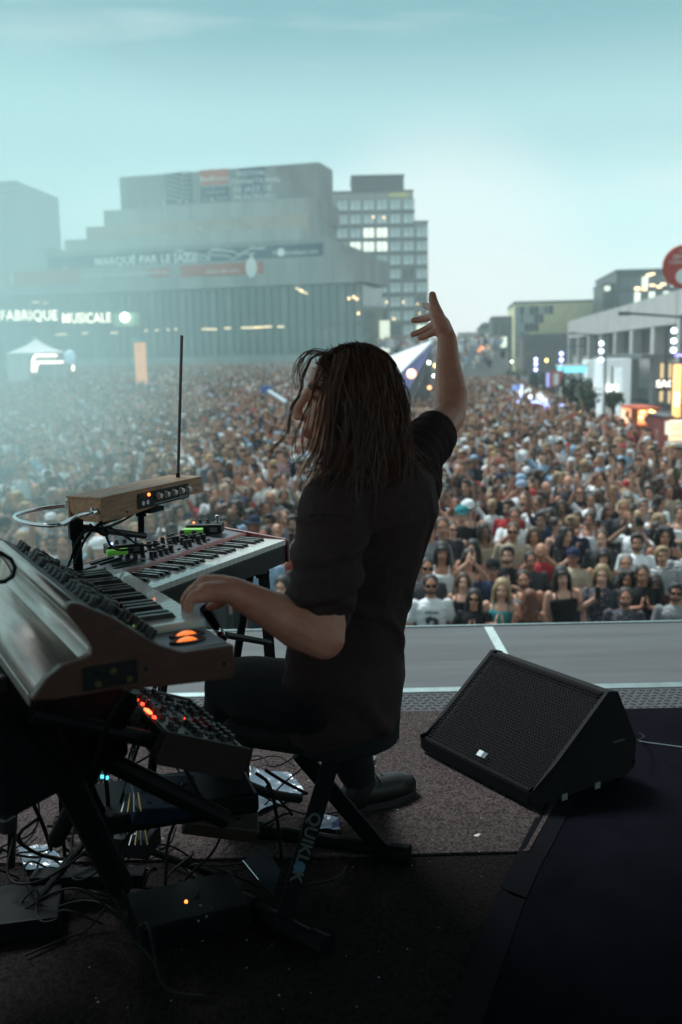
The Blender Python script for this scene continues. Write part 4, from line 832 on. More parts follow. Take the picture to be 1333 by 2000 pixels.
CLO = {'white': (.72, .75, .76), 'black': (.012, .012, .015), 'grey': (.20, .21, .22), 'charcoal': (.045, .045, .05), 'navy': (.025, .035, .075), 'light blue': (.28, .42, .56), 'red': (.40, .035, .04), 'beige': (.42, .34, .25), 'olive': (.10, .11, .06), 'pale pink': (.50, .30, .30), 'orange': (.65, .16, .03), 'teal': (.03, .22, .24), 'burgundy': (.11, .02, .03), 'yellow': (.62, .50, .08), 'cream': (.58, .53, .42)}
def jit(c, a=.12): k = random.uniform(1 - a, 1 + a); return (c[0] * k, c[1] * k, c[2] * k, 1)
GRP = 'audience standing in front of the stage'
def rnd_person(r=random):
    fem = r.random() < .47
    d = dict(fem=fem, skin=r.choices(range(7), [5, 6, 4, 4, 2, 1, 4])[0], hairc=r.choices(list(HAIRC), [4, 7, 5, 2.6, 1.3, .6])[0],
             hair=r.choice(['long', 'wavy', 'medium', 'curly', 'bun', 'fringe', 'updo', 'long']) if fem else r.choices(['short', 'quiff', 'medium', 'curly', 'bald'], [9, 5, 1.2, 1, 1])[0],
             top=r.choices(['tee', 'tank'], [1, 1] if fem else [7, 1])[0], clo=r.choices(list(CLO), [10, 8, 5, 4, 4, 4, 1.2, 2, 1.0, 1, .3, .6, 1, .2, 1.6])[0],
             pose=r.choices(list(POSES), [7, 4, 3, 2.2, 1.8, 2.0, 2.0])[0], beard=(not fem) and r.random() < .38, gls=r.random() < .11, hat=r.choices([None, 'cap', 'hat'], [14, 2, .5])[0], pat=None)
    return d
PEOPLE = []
def make_person(x, y, d, rz=None, sc_=None, z=None):
    fem = d['fem']; s = sc_ or (random.uniform(.92, 1.0) if fem else random.uniform(.98, 1.09))
    rz = rz if rz is not None else math.atan2(x - 0.0, y) * -1 * .8 + random.gauss(0, .42)
    t = thing('person', None, None, (x, y, z if z is not None else rise(x, y)), rz); t.scale = (s * random.uniform(.96, 1.05) * (.93 if fem else 1.03), s, s)
    t.rotation_euler[0] = random.gauss(0, .035); t.rotation_euler[1] = random.gauss(0, .05)
    def part(nm, me, col=None, m=None):
        o = mobj(nm, me, t)
        if col: o.color = col
        if m: o.material_slots[0].link = 'OBJECT'; o.material_slots[0].material = m
        return o
    part('body', BODY[d['pose']], jit(SKINS[d['skin']]))
    sh = part('shirt', SHIRT[(d['pose'], d['top'])], jit(CLO[d['clo']], .2))
    if d['pat'] == 'floral': sh.material_slots[0].link = 'OBJECT'; sh.material_slots[0].material = M_floral
    if d['pat'] == 'striped': sh.material_slots[0].link = 'OBJECT'; sh.material_slots[0].material = M_stripe
    part('trousers', LEGS, jit(random.choice([CLO['navy'], CLO['black'], CLO['beige'], CLO['charcoal'], CLO['light blue']])))
    hc = jit(HAIRC[d['hairc']], .2)
    if d['hair'] != 'bald': part('hair', HAIR[d['hair']], hc)
    if d['beard']: part('beard', BEARD, hc)
    if d['gls']: part('sunglasses', GLS)
    if d['hat']: d.setdefault('hatc', random.choice(['white', 'black', 'red', 'light blue', 'beige', 'navy'])); part(d['hat'], CAP if d['hat'] == 'cap' else HAT, jit(CLO[d['hatc']]))
    if d['pose'] == 'phone':
        w = V(POSES['phone'][0][1]) ; ph = mobj('phone', PHONE, None); ph.matrix_world = t.matrix_basis @ Matrix.Translation(w + V((.02, -.035, .07)))
        d['ph'] = ph
    d['t'] = t; PEOPLE.append(d); return t
def P_at(px, py, y, h=1.62):       # ground spot of a person whose face is seen at this pixel, y metres away
    p = at_y(px, py, y); return p.x, p.y, p.z - h
# the people one can recognise along the barrier: pixel of the face, distance, looks
def D(fem, skin, hair, hairc, top, clo, pose, beard=False, gls=False, hat=None, pat=None, **k):
    d = dict(fem=fem, skin=skin, hair=hair, hairc=hairc, top=top, clo=clo, pose=pose, beard=beard, gls=gls, hat=hat, pat=pat); d.update(k); return d
front = [
    (845, 1146, 11.3, D(0, 2, 'short', 'black', 'tee', 'white', 'down', beard=True, gls=True, pat='print')),
    (915, 1172, 11.2, D(1, 1, 'long', 'black', 'tee', 'black', 'clap', gls=True)),
    (889, 1140, 11.9, D(1, 3, 'medium', 'brown', 'tank', 'black', 'down')),
    (968, 1146, 11.4, D(1, 3, 'long', 'blond', 'tank', 'teal', 'clap')),
    (1032, 1172, 11.1, D(1, 2, 'wavy', 'reddish', 'tank', 'black', 'down'), PI),
    (1043, 1132, 11.9, D(0, 1, 'short', 'dark brown', 'tank', 'grey', 'down', beard=True)),
    (1117, 1126, 11.6, D(1, 3, 'fringe', 'black', 'tank', 'black', 'down')),
    (1166, 1122, 11.7, D(1, 3, 'medium', 'blond', 'tee', 'cream', 'phone', pat='floral')),
    (1215, 1165, 11.2, D(0, 2, 'short', 'dark brown', 'tee', 'navy', 'down', pat='floral', beard=True)),
    (1217, 1132, 12.2, D(1, 2, 'curly', 'dark brown', 'tank', 'pale pink', 'down')),
    (1263, 1122, 12.0, D(0, 2, 'short', 'dark brown', 'tee', 'black', 'clap')),
    (1296, 1135, 12.1, D(0, 2, 'fringe', 'dark brown', 'tee', 'burgundy', 'down', gls=True)),
    (1316, 1160, 11.2, D(0, 2, 'quiff', 'black', 'tee', 'grey', 'down', beard=True, gls=True)),
    (822, 1112, 12.0, D(0, 2, 'short', 'black', 'tee', 'charcoal', 'down', gls=True)),
    (851, 1078, 12.6, D(1, 2, 'fringe', 'black', 'tank', 'white', 'down')),
    (898, 1092, 12.7, D(1, 3, 'long', 'dark brown', 'tank', 'beige', 'clap_high')),
    (956, 1110, 12.4, D(0, 1, 'short', 'black', 'tee', 'navy', 'down', hat='cap', hatc='black')),
    (915, 1072, 13.2, D(1, 1, 'long', 'black', 'tank', 'charcoal', 'clap', gls=True)),
    (991, 1088, 12.8, D(0, 3, 'quiff', 'dark brown', 'tee', 'black', 'clap', beard=True)),
    (1040, 1095, 13.0, D(0, 2, 'short', 'black', 'tee', 'charcoal', 'down')),
    (1065, 1078, 13.2, D(0, 1, 'bald', 'grey', 'tee', 'red', 'clap_high')),
    (1115, 1090, 13.0, D(0, 2, 'short', 'brown', 'tee', 'beige', 'crossed', hat='cap', hatc='navy')),
    (1168, 1088, 13.0, D(1, 1, 'fringe', 'black', 'tank', 'charcoal', 'down')),
    (1223, 1100, 12.7, D(0, 1, 'short', 'grey', 'tee', 'charcoal', 'down')),
    (1242, 1060, 13.4, D(0, 1, 'quiff', 'dark brown', 'tee', 'white', 'down', beard=True)),
    (1180, 1050, 13.9, D(1, 3, 'bun', 'brown', 'tee', 'charcoal', 'down')),
    (1296, 1047, 13.8, D(1, 2, 'curly', 'black', 'tank', 'black', 'down')),
    (1327, 1072, 13.2, D(0, 4, 'short', 'black', 'tee', 'light blue', 'down', pat='striped')),
    (1298, 1085, 12.9, D(0, 1, 'quiff', 'blond', 'tee', 'cream', 'down', pat='striped')),
    (847, 1035, 13.6, D(0, 1, 'short', 'dark brown', 'tee', 'grey', 'down')),
    (883, 1028, 14.0, D(0, 1, 'short', 'brown', 'tee', 'charcoal', 'down')),
    (996, 1040, 14.0, D(0, 2, 'short', 'brown', 'tee', 'beige', 'down', gls=True)),
    (1043, 1046, 14.3, D(1, 1, 'long', 'brown', 'tank', 'white', 'down')),
    (896, 1006, 15.2, D(0, 3, 'short', 'brown', 'tee', 'black', 'down', hat='cap', hatc='teal')),
    (922, 995, 15.6, D(0, 3, 'short', 'brown', 'tank', 'charcoal', 'down', gls=True, hat='cap', hatc='white')),
    (554, 1143, 11.3, D(1, 3, 'updo', 'black', 'tee', 'navy', 'down')),
    (513, 1080, 12.4, D(0, 2, 'short', 'brown', 'tee', 'light blue', 'down')),
    (30, 1036, 13.0, D(0, 1, 'medium', 'blond', 'tee', 'beige', 'down')),
    (109, 1046, 12.8, D(0, 1, 'short', 'dark brown', 'tee', 'charcoal', 'up_right')),
    (207, 1068, 12.4, D(0, 3, 'medium', 'blond', 'tee', 'white', 'down', hat='cap', hatc='white')),
]
taken = []
for e in front:
    px, py, y, d = e[:4]; x, yy, zg_ = P_at(px, py, y)
    sc_ = min(max((1.62 + zg_ ) / 1.62, .86), 1.16); zz = 0.0
    t = make_person(x, yy, d, rz=(e[4] if len(e) > 4 else -math.atan2(x, yy) * .8 + random.gauss(0, .12)), sc_=sc_, z=zz); taken.append((x, yy)); d['front'] = True
    if d['pat'] == 'print':       # a round dark print with loose strokes on the white shirt
        pm_ = MB(); rr = random.Random(4)
        for _ in range(26): a = rr.uniform(0, 6.28); q = rr.uniform(.2, 1) ** .5 * .07; pm_.ball((math.cos(a) * q, -.138, 1.20 + math.sin(a) * q), (rr.uniform(.012, .03), .007, rr.uniform(.010, .024)), 7, 5)
        for k in range(7): MB().box((-.066 + k * .022, -.136, 1.318 + .006 * math.sin(k)), (.013, .010, .022), 0).obj('print_letter', mat('print_dark', (.02, .02, .025), .8), t)
        pm_.obj('shirt_print', mat('print_dark', (.02, .02, .025), .8), t)
# jittered rows behind them
spots = []
y = 11.4
while y < 150:
    step = .60 if y < 40 else (.66 if y < 70 else .78)
    hw = .36 * y + 1.0; xl = -hw; xr = min(hw, 9.3 + .12 * (y - 27) if y > 24 else 9.6)
    n = int((xr - xl) / step)
    for i in range(n):
        if mnoise.noise(V((i * step * .35, y * .35, 3))) > .42 and y > 14: continue
        x = xl + (i + random.uniform(.02, .98)) * step; yy = y + random.uniform(-.24, .24) * step / .6
        spots.append((x, yy))
    y += step * .92
def visible(x, y):
    """is the head of somebody standing here inside the frame and not behind the keyboardist's torso"""
    v = V((x, y, 1.6 + rise(x, y) - CAMZ)); d = v.dot(_D); px = 666.5 + F * v.dot(_R) / d; py = 1000 - F * v.dot(_U) / d
    if px < -15 or px > 1350 or py > 1235: return None
    if 600 < px < 800 and py > 720: return None
    if 575 < px < 815 and py > 980: return None
    if px < 130 and py > 1120: return None
    return px, py
cand = [s for s in spots if all((s[0] - a) ** 2 + (s[1] - b) ** 2 > .42 ** 2 for a, b in taken) and visible(*s) and not (s[1] < 14 and s[0] > .7) and not (s[1] < 12.6 and abs(s[0]) < 2.2)]
hid = [s for s in spots if s[1] > 13 and not visible(*s) and abs(s[0]) < .35 * s[1] and s[0] > -.30 * s[1]]
cand.sort(key=lambda s: s[1])
k = 300 - len(PEOPLE)
for x, y in cand[:k]: make_person(x, y, rnd_person())
# ---- labels that single each one out
def px_of(t): v = t.location + V((0, 0, 1.6 * t.scale.z)) - V((0, 0, CAMZ)); d = v.dot(_D); return 666.5 + F * v.dot(_R) / d, 1000 - F * v.dot(_U) / d
def describe(d):
    who = 'woman' if d['fem'] else 'man'
    hair = {'short': 'short {} hair', 'quiff': 'swept-up {} hair', 'long': 'long straight {} hair', 'wavy': 'long wavy {} hair', 'fringe': '{} hair with a fringe', 'medium': 'chin-length {} hair', 'curly': 'big curly {} hair', 'bun': '{} hair in a bun', 'updo': 'tied back {} hair', 'bald': 'shaved head'}[d['hair']].format(d['hairc'])
    if d['beard'] and not d['hat']: hair += ' and beard'
    if d['hat']: hair = d['hatc'] + (' peaked cap' if d['hat'] == 'cap' else ' sun hat')
    topn = {'floral': 'floral shirt', 'striped': 'striped top', 'print': 'white shirt with dark print'}.get(d['pat'], d['clo'] + (' top' if d['top'] == 'tank' else ' T-shirt'))
    s = f"{who} with {hair}" + (' and sunglasses' if d['gls'] else '') + f" in {topn}"
    return s
bucket = {}; PHB = {}
for d in PEOPLE:
    t = d['t']; px, py = px_of(t); d['px'] = px
    yy = t.location.y
    zone = ('near the left edge' if px < 130 else 'below the theremin' if px < 420 and py > 900 else 'beyond the theremin' if px < 480 else 'left of the performer' if px < 610 else 'behind the performer' if px < 800 else 'just right of the performer' if px < 960 else 'right of the performer' if px < 1130 else 'towards the right edge' if px < 1260 else 'at the right edge')
    dist = 'front row' if yy < 12.1 else 'front rows' if yy < 14.5 else 'near crowd' if yy < 18 else 'middle crowd'
    base = describe(d); act = POSE_TXT[d['pose']].replace('with ', '', 1) if d['pose'] in ('down',) else POSE_TXT[d['pose']]
    d['lab'] = (base, act, zone, dist); bucket.setdefault((base, zone), []).append(d)
ORD = ['nearest', 'second nearest', 'third nearest', 'fourth nearest', 'fifth nearest', 'sixth nearest']
for key, ds in bucket.items():
    ds.sort(key=lambda d: d['t'].location.y)
    for i, d in enumerate(ds):
        base, act, zone, dist = d['lab']; words = base.split()
        lab = f"{base}, {zone}" if len(ds) == 1 else f"{ORD[min(i, 5)]} {base}, {zone}"
        if len(lab.split()) <= 12 and not d['hat']: lab = f"{base if len(ds) == 1 else ORD[min(i, 5)] + ' ' + base}, {dist}, {zone}"
        if len(lab.split()) > 16: lab = lab.replace(' and sunglasses', '').replace('long straight', 'long').replace('long wavy', 'wavy').replace('just right of', 'right of')
        if len(lab.split()) > 16: lab = lab.replace(', ' + dist, '').replace(' and beard', '')
        d['lab2'] = lab; tag(d['t'], lab, 'person', GRP)
        if 'ph' in d: PHB.setdefault(base.replace(' and sunglasses', '').replace(' and beard', ''), []).append(d)
        if False: tag(d['ph'], " ".join((f"phone held by the {base}".replace(" and sunglasses", "").replace(" and beard", "").replace("long straight", "long") + (f", {zone}" if len(base.split()) < 9 else "")).split()[:16]), 'phone', 'phones held up in the audience')
for b_, ds in PHB.items():
    for i, d in enumerate(ds): tag(d['ph'], (f"phone held by the {b_}" if len(ds) == 1 else f"{ORD[min(i, 5)]} phone held by a {b_}").replace('long straight', 'long').replace('long wavy', 'wavy'), 'phone', 'phones held up in the audience')
# ------------------------------------------------------------------ everybody further back: one mesh of simple figures
def lowfig(rs, pose):
    """head, neck, hair, torso, arms as small lofts; returns verts, faces, slot per face (0 skin 1 shirt 2 hair 3 legs)"""
    V_ = []; F_ = []; S_ = []
    def loft(rings, n, slot):
        k = len(V_)
        for (cx, cy, cz), (rx, ry) in rings:
            for j in range(n): a = 2 * PI * j / n; V_.append((cx + rx * math.cos(a), cy + ry * math.sin(a), cz))
        for i in range(len(rings) - 1):
            for j in range(n): F_.append((k + i * n + j, k + i * n + (j + 1) % n, k + (i + 1) * n + (j + 1) % n, k + (i + 1) * n + j)); S_.append(slot)
    loft([((0, 0, .75), (.17, .12)), ((0, 0, 1.1), (.16, .12)), ((0, 0, 1.33), (.20, .125)), ((0, 0, 1.44), (.12, .08)), ((0, 0, 1.47), (.05, .05))], 8, 1)
    loft([((0, 0, 1.44), (.055, .055)), ((0, -.02, 1.53), (.055, .065)), ((0, -.02, 1.60), (.073, .09)), ((0, 0, 1.67), (.078, .098)), ((0, .01, 1.72), (.05, .06))], 8, 0)
    h0 = rs.choice([1.64, 1.64, 1.60, 1.45])
    loft([((0, .045, h0), (.085, .06)), ((0, .03, 1.66), (.09, .085)), ((0, .0, 1.71), (.085, .105)), ((0, .01, 1.755), (.05, .06)), ((0, .01, 1.76), (.001, .001))], 8, 2)
    for s in (-1, 1):
        e, w = POSES[pose][0 if s < 0 else 1][:2]; pts = [(s * .19, 0, 1.39), e, w, (w[0], w[1], w[2] + (.12 if w[2] > 1.1 else -.12))]
        for a, b, r0, r1, sl in ((pts[0], pts[1], .07, .055, 1), (pts[1], pts[2], .042, .03, 0), (pts[2], pts[3], .035, .02, 0)):
            k = len(V_); a = V(a); b = V(b); d = (b - a).normalized(); u = d.orthogonal().normalized(); v = d.cross(u)
            for p, r in ((a, r0), (b, r1)):
                for j in range(4): q = p + (u * math.cos(j * PI / 2) + v * math.sin(j * PI / 2)) * r; V_.append(tuple(q))
            for j in range(4): F_.append((k + j, k + (j + 1) % 4, k + 4 + (j + 1) % 4, k + 4 + j)); S_.append(sl)
    return np.array(V_), np.array(F_), np.array(S_)
rs_ = random.Random(3)
PROTO = [lowfig(rs_, p) for p in ('down', 'down', 'down', 'clap', 'clap_high', 'up_right', 'up_both', 'phone', 'crossed', 'down')]
rest = cand[k:] + hid
for i in range(170):              # a few standing on the raised terrace beside the hall
    rest.append((random.uniform(4.8, 18.5), random.uniform(112.5, 126), CAMZ + .1))
    if i < 60: rest.append((random.uniform(5, 18.5), 111.5 - (i % 5) * .5, CAMZ + .1 - (i % 5 + 1) * .5))
vv, ff, cc = [], [], []; off = 0
SK = np.array(SKINS); HC_ = np.array(list(HAIRC.values())); CL_ = np.array(list(CLO.values()))
wcl = np.array([19, 7, 5, 4, 5, 8, 1.4, 2, 1.0, 1.2, .4, .8, 1, .3, 2.2]); wcl /= wcl.sum(); rg = np.random.RandomState(5)
for s_ in rest:
    x, y = s_[:2]; z = s_[2] if len(s_) > 2 else rise(x, y)
    pv, pf, ps = PROTO[rg.randint(len(PROTO))]
    sc1 = rg.uniform(.86, 1.10); a = -math.atan2(x, y) * .8 + rg.normal(0, .4); ca, sa = math.cos(a), math.sin(a)
    q = pv * [sc1 * rg.uniform(.9, 1.1), sc1, sc1]; w = np.empty_like(q); w[:, 0] = q[:, 0] * ca - q[:, 1] * sa + x; w[:, 1] = q[:, 0] * sa + q[:, 1] * ca + y; w[:, 2] = q[:, 2] + z
    skin = SK[rg.choice(7, p=np.array([5, 6, 4, 4, 2, 1, 4]) / 26)] * rg.uniform(.85, 1.15); hair = HC_[rg.choice(6, p=np.array([4, 7, 5, 2.6, 1.8, .6]) / 21)] * rg.uniform(.8, 1.4)
    if rg.rand() < .12: hair = CL_[rg.choice([0, 0, 5, 7, 6])]
    cl = CL_[rg.choice(15, p=wcl)] * rg.uniform(.8, 1.15); pal = np.array([skin, cl, hair, cl * .3])
    vv.append(w); ff.append(pf + off); cc.append(pal[ps]); off += len(pv)
vv = np.concatenate(vv); ff = np.concatenate(ff); cc = np.concatenate(cc)
me = bpy.data.meshes.new('crowd'); me.vertices.add(len(vv)); me.vertices.foreach_set('co', vv.ravel().astype('f'))
me.loops.add(len(ff) * 4); me.loops.foreach_set('vertex_index', ff.ravel().astype('i')); me.polygons.add(len(ff)); me.polygons.foreach_set('loop_start', np.arange(0, len(ff) * 4, 4, dtype='i'))
me.update(calc_edges=True); me.shade_smooth()
ca_ = me.color_attributes.new('tint', 'FLOAT_COLOR', 'CORNER'); col = np.ones((len(ff) * 4, 4), 'f'); col[:, :3] = np.repeat(cc, 4, axis=0); ca_.data.foreach_set('color', col.ravel())
me.materials.append(mat('crowd_far', (.3, .3, .3), .8, attr='tint', spec=.2))
o = mobj('crowd', me, kind='stuff'); o['label'] = 'dense audience filling the plaza behind the nearest rows'
print('far crowd', len(rest), 'faces', len(ff))
# ------------------------------------------------------------------ instruments
def wood_mat(name, c1, c2, sc_=(1, 14, 14), rough=.5, rings=9):
    m = mat(name, c1, rough, spec=.4); t = m.node_tree; b = t.nodes['Principled BSDF']; c = t.nodes.new('ShaderNodeTexCoord'); mp = t.nodes.new('ShaderNodeMapping'); mp.inputs['Scale'].default_value = sc_; t.links.new(c.outputs['Object'], mp.inputs[0])
    n = t.nodes.new('ShaderNodeTexNoise'); n.inputs['Scale'].default_value = rings; n.inputs['Detail'].default_value = 8; n.inputs['Distortion'].default_value = 1.2; t.links.new(mp.outputs[0], n.inputs[0])
    r = t.nodes.new('ShaderNodeValToRGB'); e = r.color_ramp.elements; e[0].position = .35; e[0].color = (*c2, 1); e[1].position = .62; e[1].color = (*c1, 1); t.links.new(n.outputs[0], r.inputs[0]); t.links.new(r.outputs[0], b.inputs['Base Color'])
    bb = t.nodes.new('ShaderNodeBump'); bb.inputs['Strength'].default_value = .15; bb.inputs['Distance'].default_value = .001; t.links.new(n.outputs[0], bb.inputs['Height']); t.links.new(bb.outputs[0], b.inputs['Normal']); return m
M_oak = wood_mat('oak_oiled', (.56, .31, .18), (.33, .17, .095), (1.2, 16, 16)); M_cheek = wood_mat('walnut_cheek', (.085, .032, .020), (.050, .020, .013), (10, 1.5, 10), .42)
M_plastic = mat('plastic_black', (.008, .008, .009), .45, spec=.25); M_knob = mat('knob_black', (.014, .013, .013), .42); M_kpanel = mat('synth_panel_black', (.03, .03, .033), .5, .2, var=(30, .2))
M_ivory = mat('key_white', (.66, .65, .60), .22, spec=.7, coat=.6); M_ebony = mat('key_black', (.016, .014, .014), .25, spec=.5); M_redw = mat('synth_red', (.12, .020, .016), .35, spec=.5); M_grey = mat('synth_grey_panel', (.13, .13, .145), .42, .3)
M_steel = mat('chrome', (.62, .64, .66), .14, 1); M_brush = mat('aluminium_worn', (.42, .38, .35), .36, .85, var=(14, .35), bump=(60, .15, .001), stretch=(.25, 3, 3)); M_tapeg = mat('tape_neon_green', (.20, .58, .08), .6, emit=((.25, 1, .1), .03)); M_stand = mat('stand_black', (.004, .004, .005), .5, spec=.08)
M_cable = mat('cable_black', (.005, .005, .005), .55, spec=.12); M_orange = mat('led_orange', (1, .4, .1), .4, emit=((1, .20, .03), 3.0)); M_redled = mat('led_red', (1, .1, .05), .4, emit=((1, .05, .02), 3.5)); M_wheel = mat('wheel_lit', (1, .35, .1), .3, emit=((1, .20, .03), .9)); M_greenled = mat('led_green', (.2, .9, .3), .4, emit=((.25, 1, .3), .55)); M_blueled = mat('led_blue', (.3, .5, 1), .4, emit=((.25, .4, 1), 5))
def CW(p): return V((p[0], p[1], p[2] + CAMZ))     # camera relative to world
def axes(o, a, b):       # local x = a (length), y = b (towards the back), z up
    a = V(a); b = V(b); u = a.cross(b)
    return Matrix(((a.x, b.x, u.x, o[0]), (a.y, b.y, u.y, o[1]), (a.z, b.z, u.z, o[2]), (0, 0, 0, 1)))
def keyboard(parent, x0, n_white, w, dw, db0, zk, th=.016, start=0, down=()):
    """white keys of width w from x0, depth dw; black keys behind them"""
    has = {0, 1, 3, 4, 5}
    me = MB().b2((.0006, 0, -th), (w - .0006, dw, 0)).mesh('white_key', M_ivory)
    bm_ = MB().prism([(db0, 0), (db0 + .006, .009), (dw, .010), (dw, -.004), (db0, -.004)], -.0055 * w / .0235, .0055 * w / .0235, 'x').mesh('black_key', M_ebony)
    for i in range(n_white):
        o = mobj('white_key', me, parent, loc=(x0 + i * w, 0, zk - (.006 if i in down else 0)), bevel=.0008)
        if (i + start) % 7 in has and i < n_white - 1: mobj('black_key', bm_, parent, loc=(x0 + (i + 1) * w + random.uniform(-.0004, .0004), 0, zk), bevel=.001)
def knob(parent, x, y, z, r=.008, h=.015, m=None, M=None, name='knob'):
    k_ = (round(r, 4), round(h, 4), (m or M_knob).name)
    if k_ not in KM: KM[k_] = MB().lathe([(r * 1.25, 0), (r * 1.2, .003), (r, .004), (r * .92, h), (r * .4, h + .0006)], (0, 0, 0), 14).box((0, r * .5, h + .0008), (r * .16, r * .8, .0012)).mesh('knob', m or M_knob)
    o = mobj(name, KM[k_], parent, loc=(x, y, z)); o.rotation_euler = (0, 0, random.uniform(-2, 2))
    if M is not None: o.matrix_local = M @ Matrix.Translation((x, y, z)) @ Matrix.Rotation(random.uniform(-2, 2), 4, 'Z')
    return o
KM = {}
# --- analog synthesizer nearest the camera (wooden cheeks, metal back)
ya = R(-28.4); A1 = V((math.sin(ya), math.cos(ya), 0)); B1 = V((-math.cos(ya), math.sin(ya), 0))
# left-handed pair (length away, depth towards the camera side): mirror so that z stays up
S1 = thing('analog_synthesizer', 'large analog synthesizer with wooden cheeks, worn metal back and orange lit wheels nearest the camera', 'synthesizer')
k0 = CW((-.2588, 1.805, -.480))
def frame3(o, x, y): x = V(x); y = V(y); return Matrix(((x.x, y.x, 0, o[0]), (x.y, y.y, 0, o[1]), (0, 0, 1, o[2]), (0, 0, 0, 1)))
# local: x runs from far end (0) to near end, y towards the back -> right-handed
Lk = .539; LT = Lk + .143
S1.matrix_world = frame3(k0 + A1 * Lk, -A1, B1)
prof = [(0, -.015), (.002, -.075), (.139, -.066), (.208, -.058), (.31, -.056), (.348, -.051), (.346, -.045), (.324, -.019), (.298, -.002), (.266, .003), (.250, .009), (.247, .022), (.256, .040), (.268, .060), (.282, .080), (.285, .090), (.281, .097), (.272, .0985), (.262, .096), (.21, .066), (.168, .033), (.134, .007), (.10, -.010), (.09, -.013)]
MB().prism(prof, LT - .022, LT, 'x').obj('wooden_cheek', M_cheek, S1, .003); MB().prism(prof, -.024, -.002, 'x').obj('wooden_cheek', M_cheek, S1, .003)
inn = [(.004, -.020), (.004, -.070), (.30, -.052), (.24, .0), (.256, .085), (.21, .060), (.168, .027), (.134, .001), (.118, -.018)]
MB().prism([(.118, -.020), (.004, -.020), (.004, -.070), (.30, -.054), (.24, .0), (.256, .082), (.206, .058), (.164, .025), (.132, -.002)], 0, LT - .0225, 'x').obj('case', M_plastic, S1)
# worn metal back: a sheet following the profile, with seams
rear = [(.262, .0945), (.272, .0975), (.280, .0955), (.2835, .0895), (.2805, .081), (.2665, .061), (.2545, .041), (.2455, .022), (.2485, .0085), (.2655, .0025), (.2975, -.0025), (.3235, -.0195), (.3455, -.045)]
def sheet_from(name, pr, x0, x1, m, th=.0015, parent=None, smooth=True):
    mb = MB(); vs = []; n = len(pr)
    for x in (x0, x1):
        for p in pr: vs.append((x, p[0], p[1]))
    mb.add(vs, [(i, i + 1, n + i + 1, n + i) for i in range(n - 1)]); o = mb.obj(name, m, parent, smooth=smooth); s_ = o.modifiers.new('s', 'SOLIDIFY'); s_.thickness = th; s_.offset = 1; return o
sheet_from('metal_back_top', rear[:6], 0, LT - .0225, M_brush, parent=S1); sheet_from('metal_back_cove', rear[5:10], 0, LT - .0225, M_brush, parent=S1); sheet_from('metal_back_plate', rear[9:], 0, LT - .0225, M_brush, parent=S1)
MB().b2((0, .3455, -.066), (LT - .0225, .3485, -.046)).obj('metal_back_lip', M_brush, S1, .001)
# top panel, keys, wheels
MB().prism([(.1335, -.0005), (.165, .0262), (.207, .0592), (.2585, .0905), (.2575, .0925), (.206, .0618), (.164, .0288), (.132, .0015)], .001, LT - .024, 'x').obj('control_panel', M_kpanel, S1)
keyboard(S1, 0, 22, Lk / 22, .112, .040, 0, start=3)
MB().b2((Lk + .001, .004, -.0195), (LT - .0235, .128, -.0145)).obj('wheel_panel', M_grey, S1)
for i in range(2):
    xw = Lk + .040 + i * .038; yw = .050 + .012 * i
    MB().lathe([(.001, -.008), (.029, -.008), (.030, -.006), (.030, .006), (.029, .008), (.001, .008)], (0, 0, 0), 36, Matrix.Translation((xw, yw, -.0365)) @ Matrix.Rotation(PI / 2, 4, 'Y')).obj('modulation_wheel', M_wheel, S1)
    mbw = MB(); K = 32; vs = []
    for zz, sx_ in ((-.0145, 1.0), (-.010, .93), (-.010, .72), (-.0145, .66)):
        for k in range(K): a = k / K * 2 * PI; vs.append((xw + .0165 * sx_ * math.cos(a) * (1 if abs(math.sin(a)) < .8 else .9), yw + .034 * (1 - (1 - sx_) * .5) * math.sin(a), zz))
    mbw.add(vs, [(i * K + k, i * K + (k + 1) % K, (i + 1) * K + (k + 1) % K, (i + 1) * K + k) for i in range(3) for k in range(K)]); mbw.obj('wheel_well', M_plastic, S1)
def slope(y):            # height of the sloping panel at depth y
    pts = [(.132, .0015), (.164, .0288), (.206, .0618), (.2575, .0925)]
    for (y0, z0), (y1, z1) in zip(pts, pts[1:]):
        if y <= y1 or y1 == .2575: return z0 + (y - y0) * (z1 - z0) / (y1 - y0)
rk = random.Random(8)
for row, yy in enumerate((.148, .175, .205, .232)):
    n = (16, 20, 22, 22)[row]
    for i in range(n):
        x = .02 + i * (LT - .07) / (n - 1) + rk.uniform(-.004, .004)
        if row == 0 and x > LT - .05: continue
        z = slope(yy); sl = math.atan2(slope(yy + .01) - slope(yy - .01), .02)
        if rk.random() < .78: knob(S1, 0, 0, 0, rk.choice([.0075, .0085, .010]), rk.choice([.014, .017, .020]), M=Matrix.Translation((x, yy, z)) @ Matrix.Rotation(sl, 4, 'X'))
        else:
            o = MB().box((0, 0, .003), (.012, .008, .006)).obj('push_button', rk.choice([M_plastic, M_grey]), S1, .001); o.matrix_local = Matrix.Translation((x, yy, z)) @ Matrix.Rotation(sl, 4, 'X')
for x, y_, m_ in [(LT - .060, .1425, M_greenled), (LT - .108, .1435, M_greenled), (LT - .20, .150, M_greenled)]:
    o = MB().box((0, 0, .002), (.022, .009, .004)).obj('lit_button', m_, S1, .001); o.matrix_local = Matrix.Translation((x, y_, slope(y_) + .0005)) @ Matrix.Rotation(R(38), 4, 'X')
for x, y_ in [(LT - .13, .158), (LT - .142, .163), (LT - .15, .157), (.30, .136)]: MB().ball((x, y_, slope(y_) + .003), .0028, 8, 6).obj('status_led', mat('led_orange_dim', (1, .4, .2), .4, emit=((1, .25, .08), 1.5)), S1)
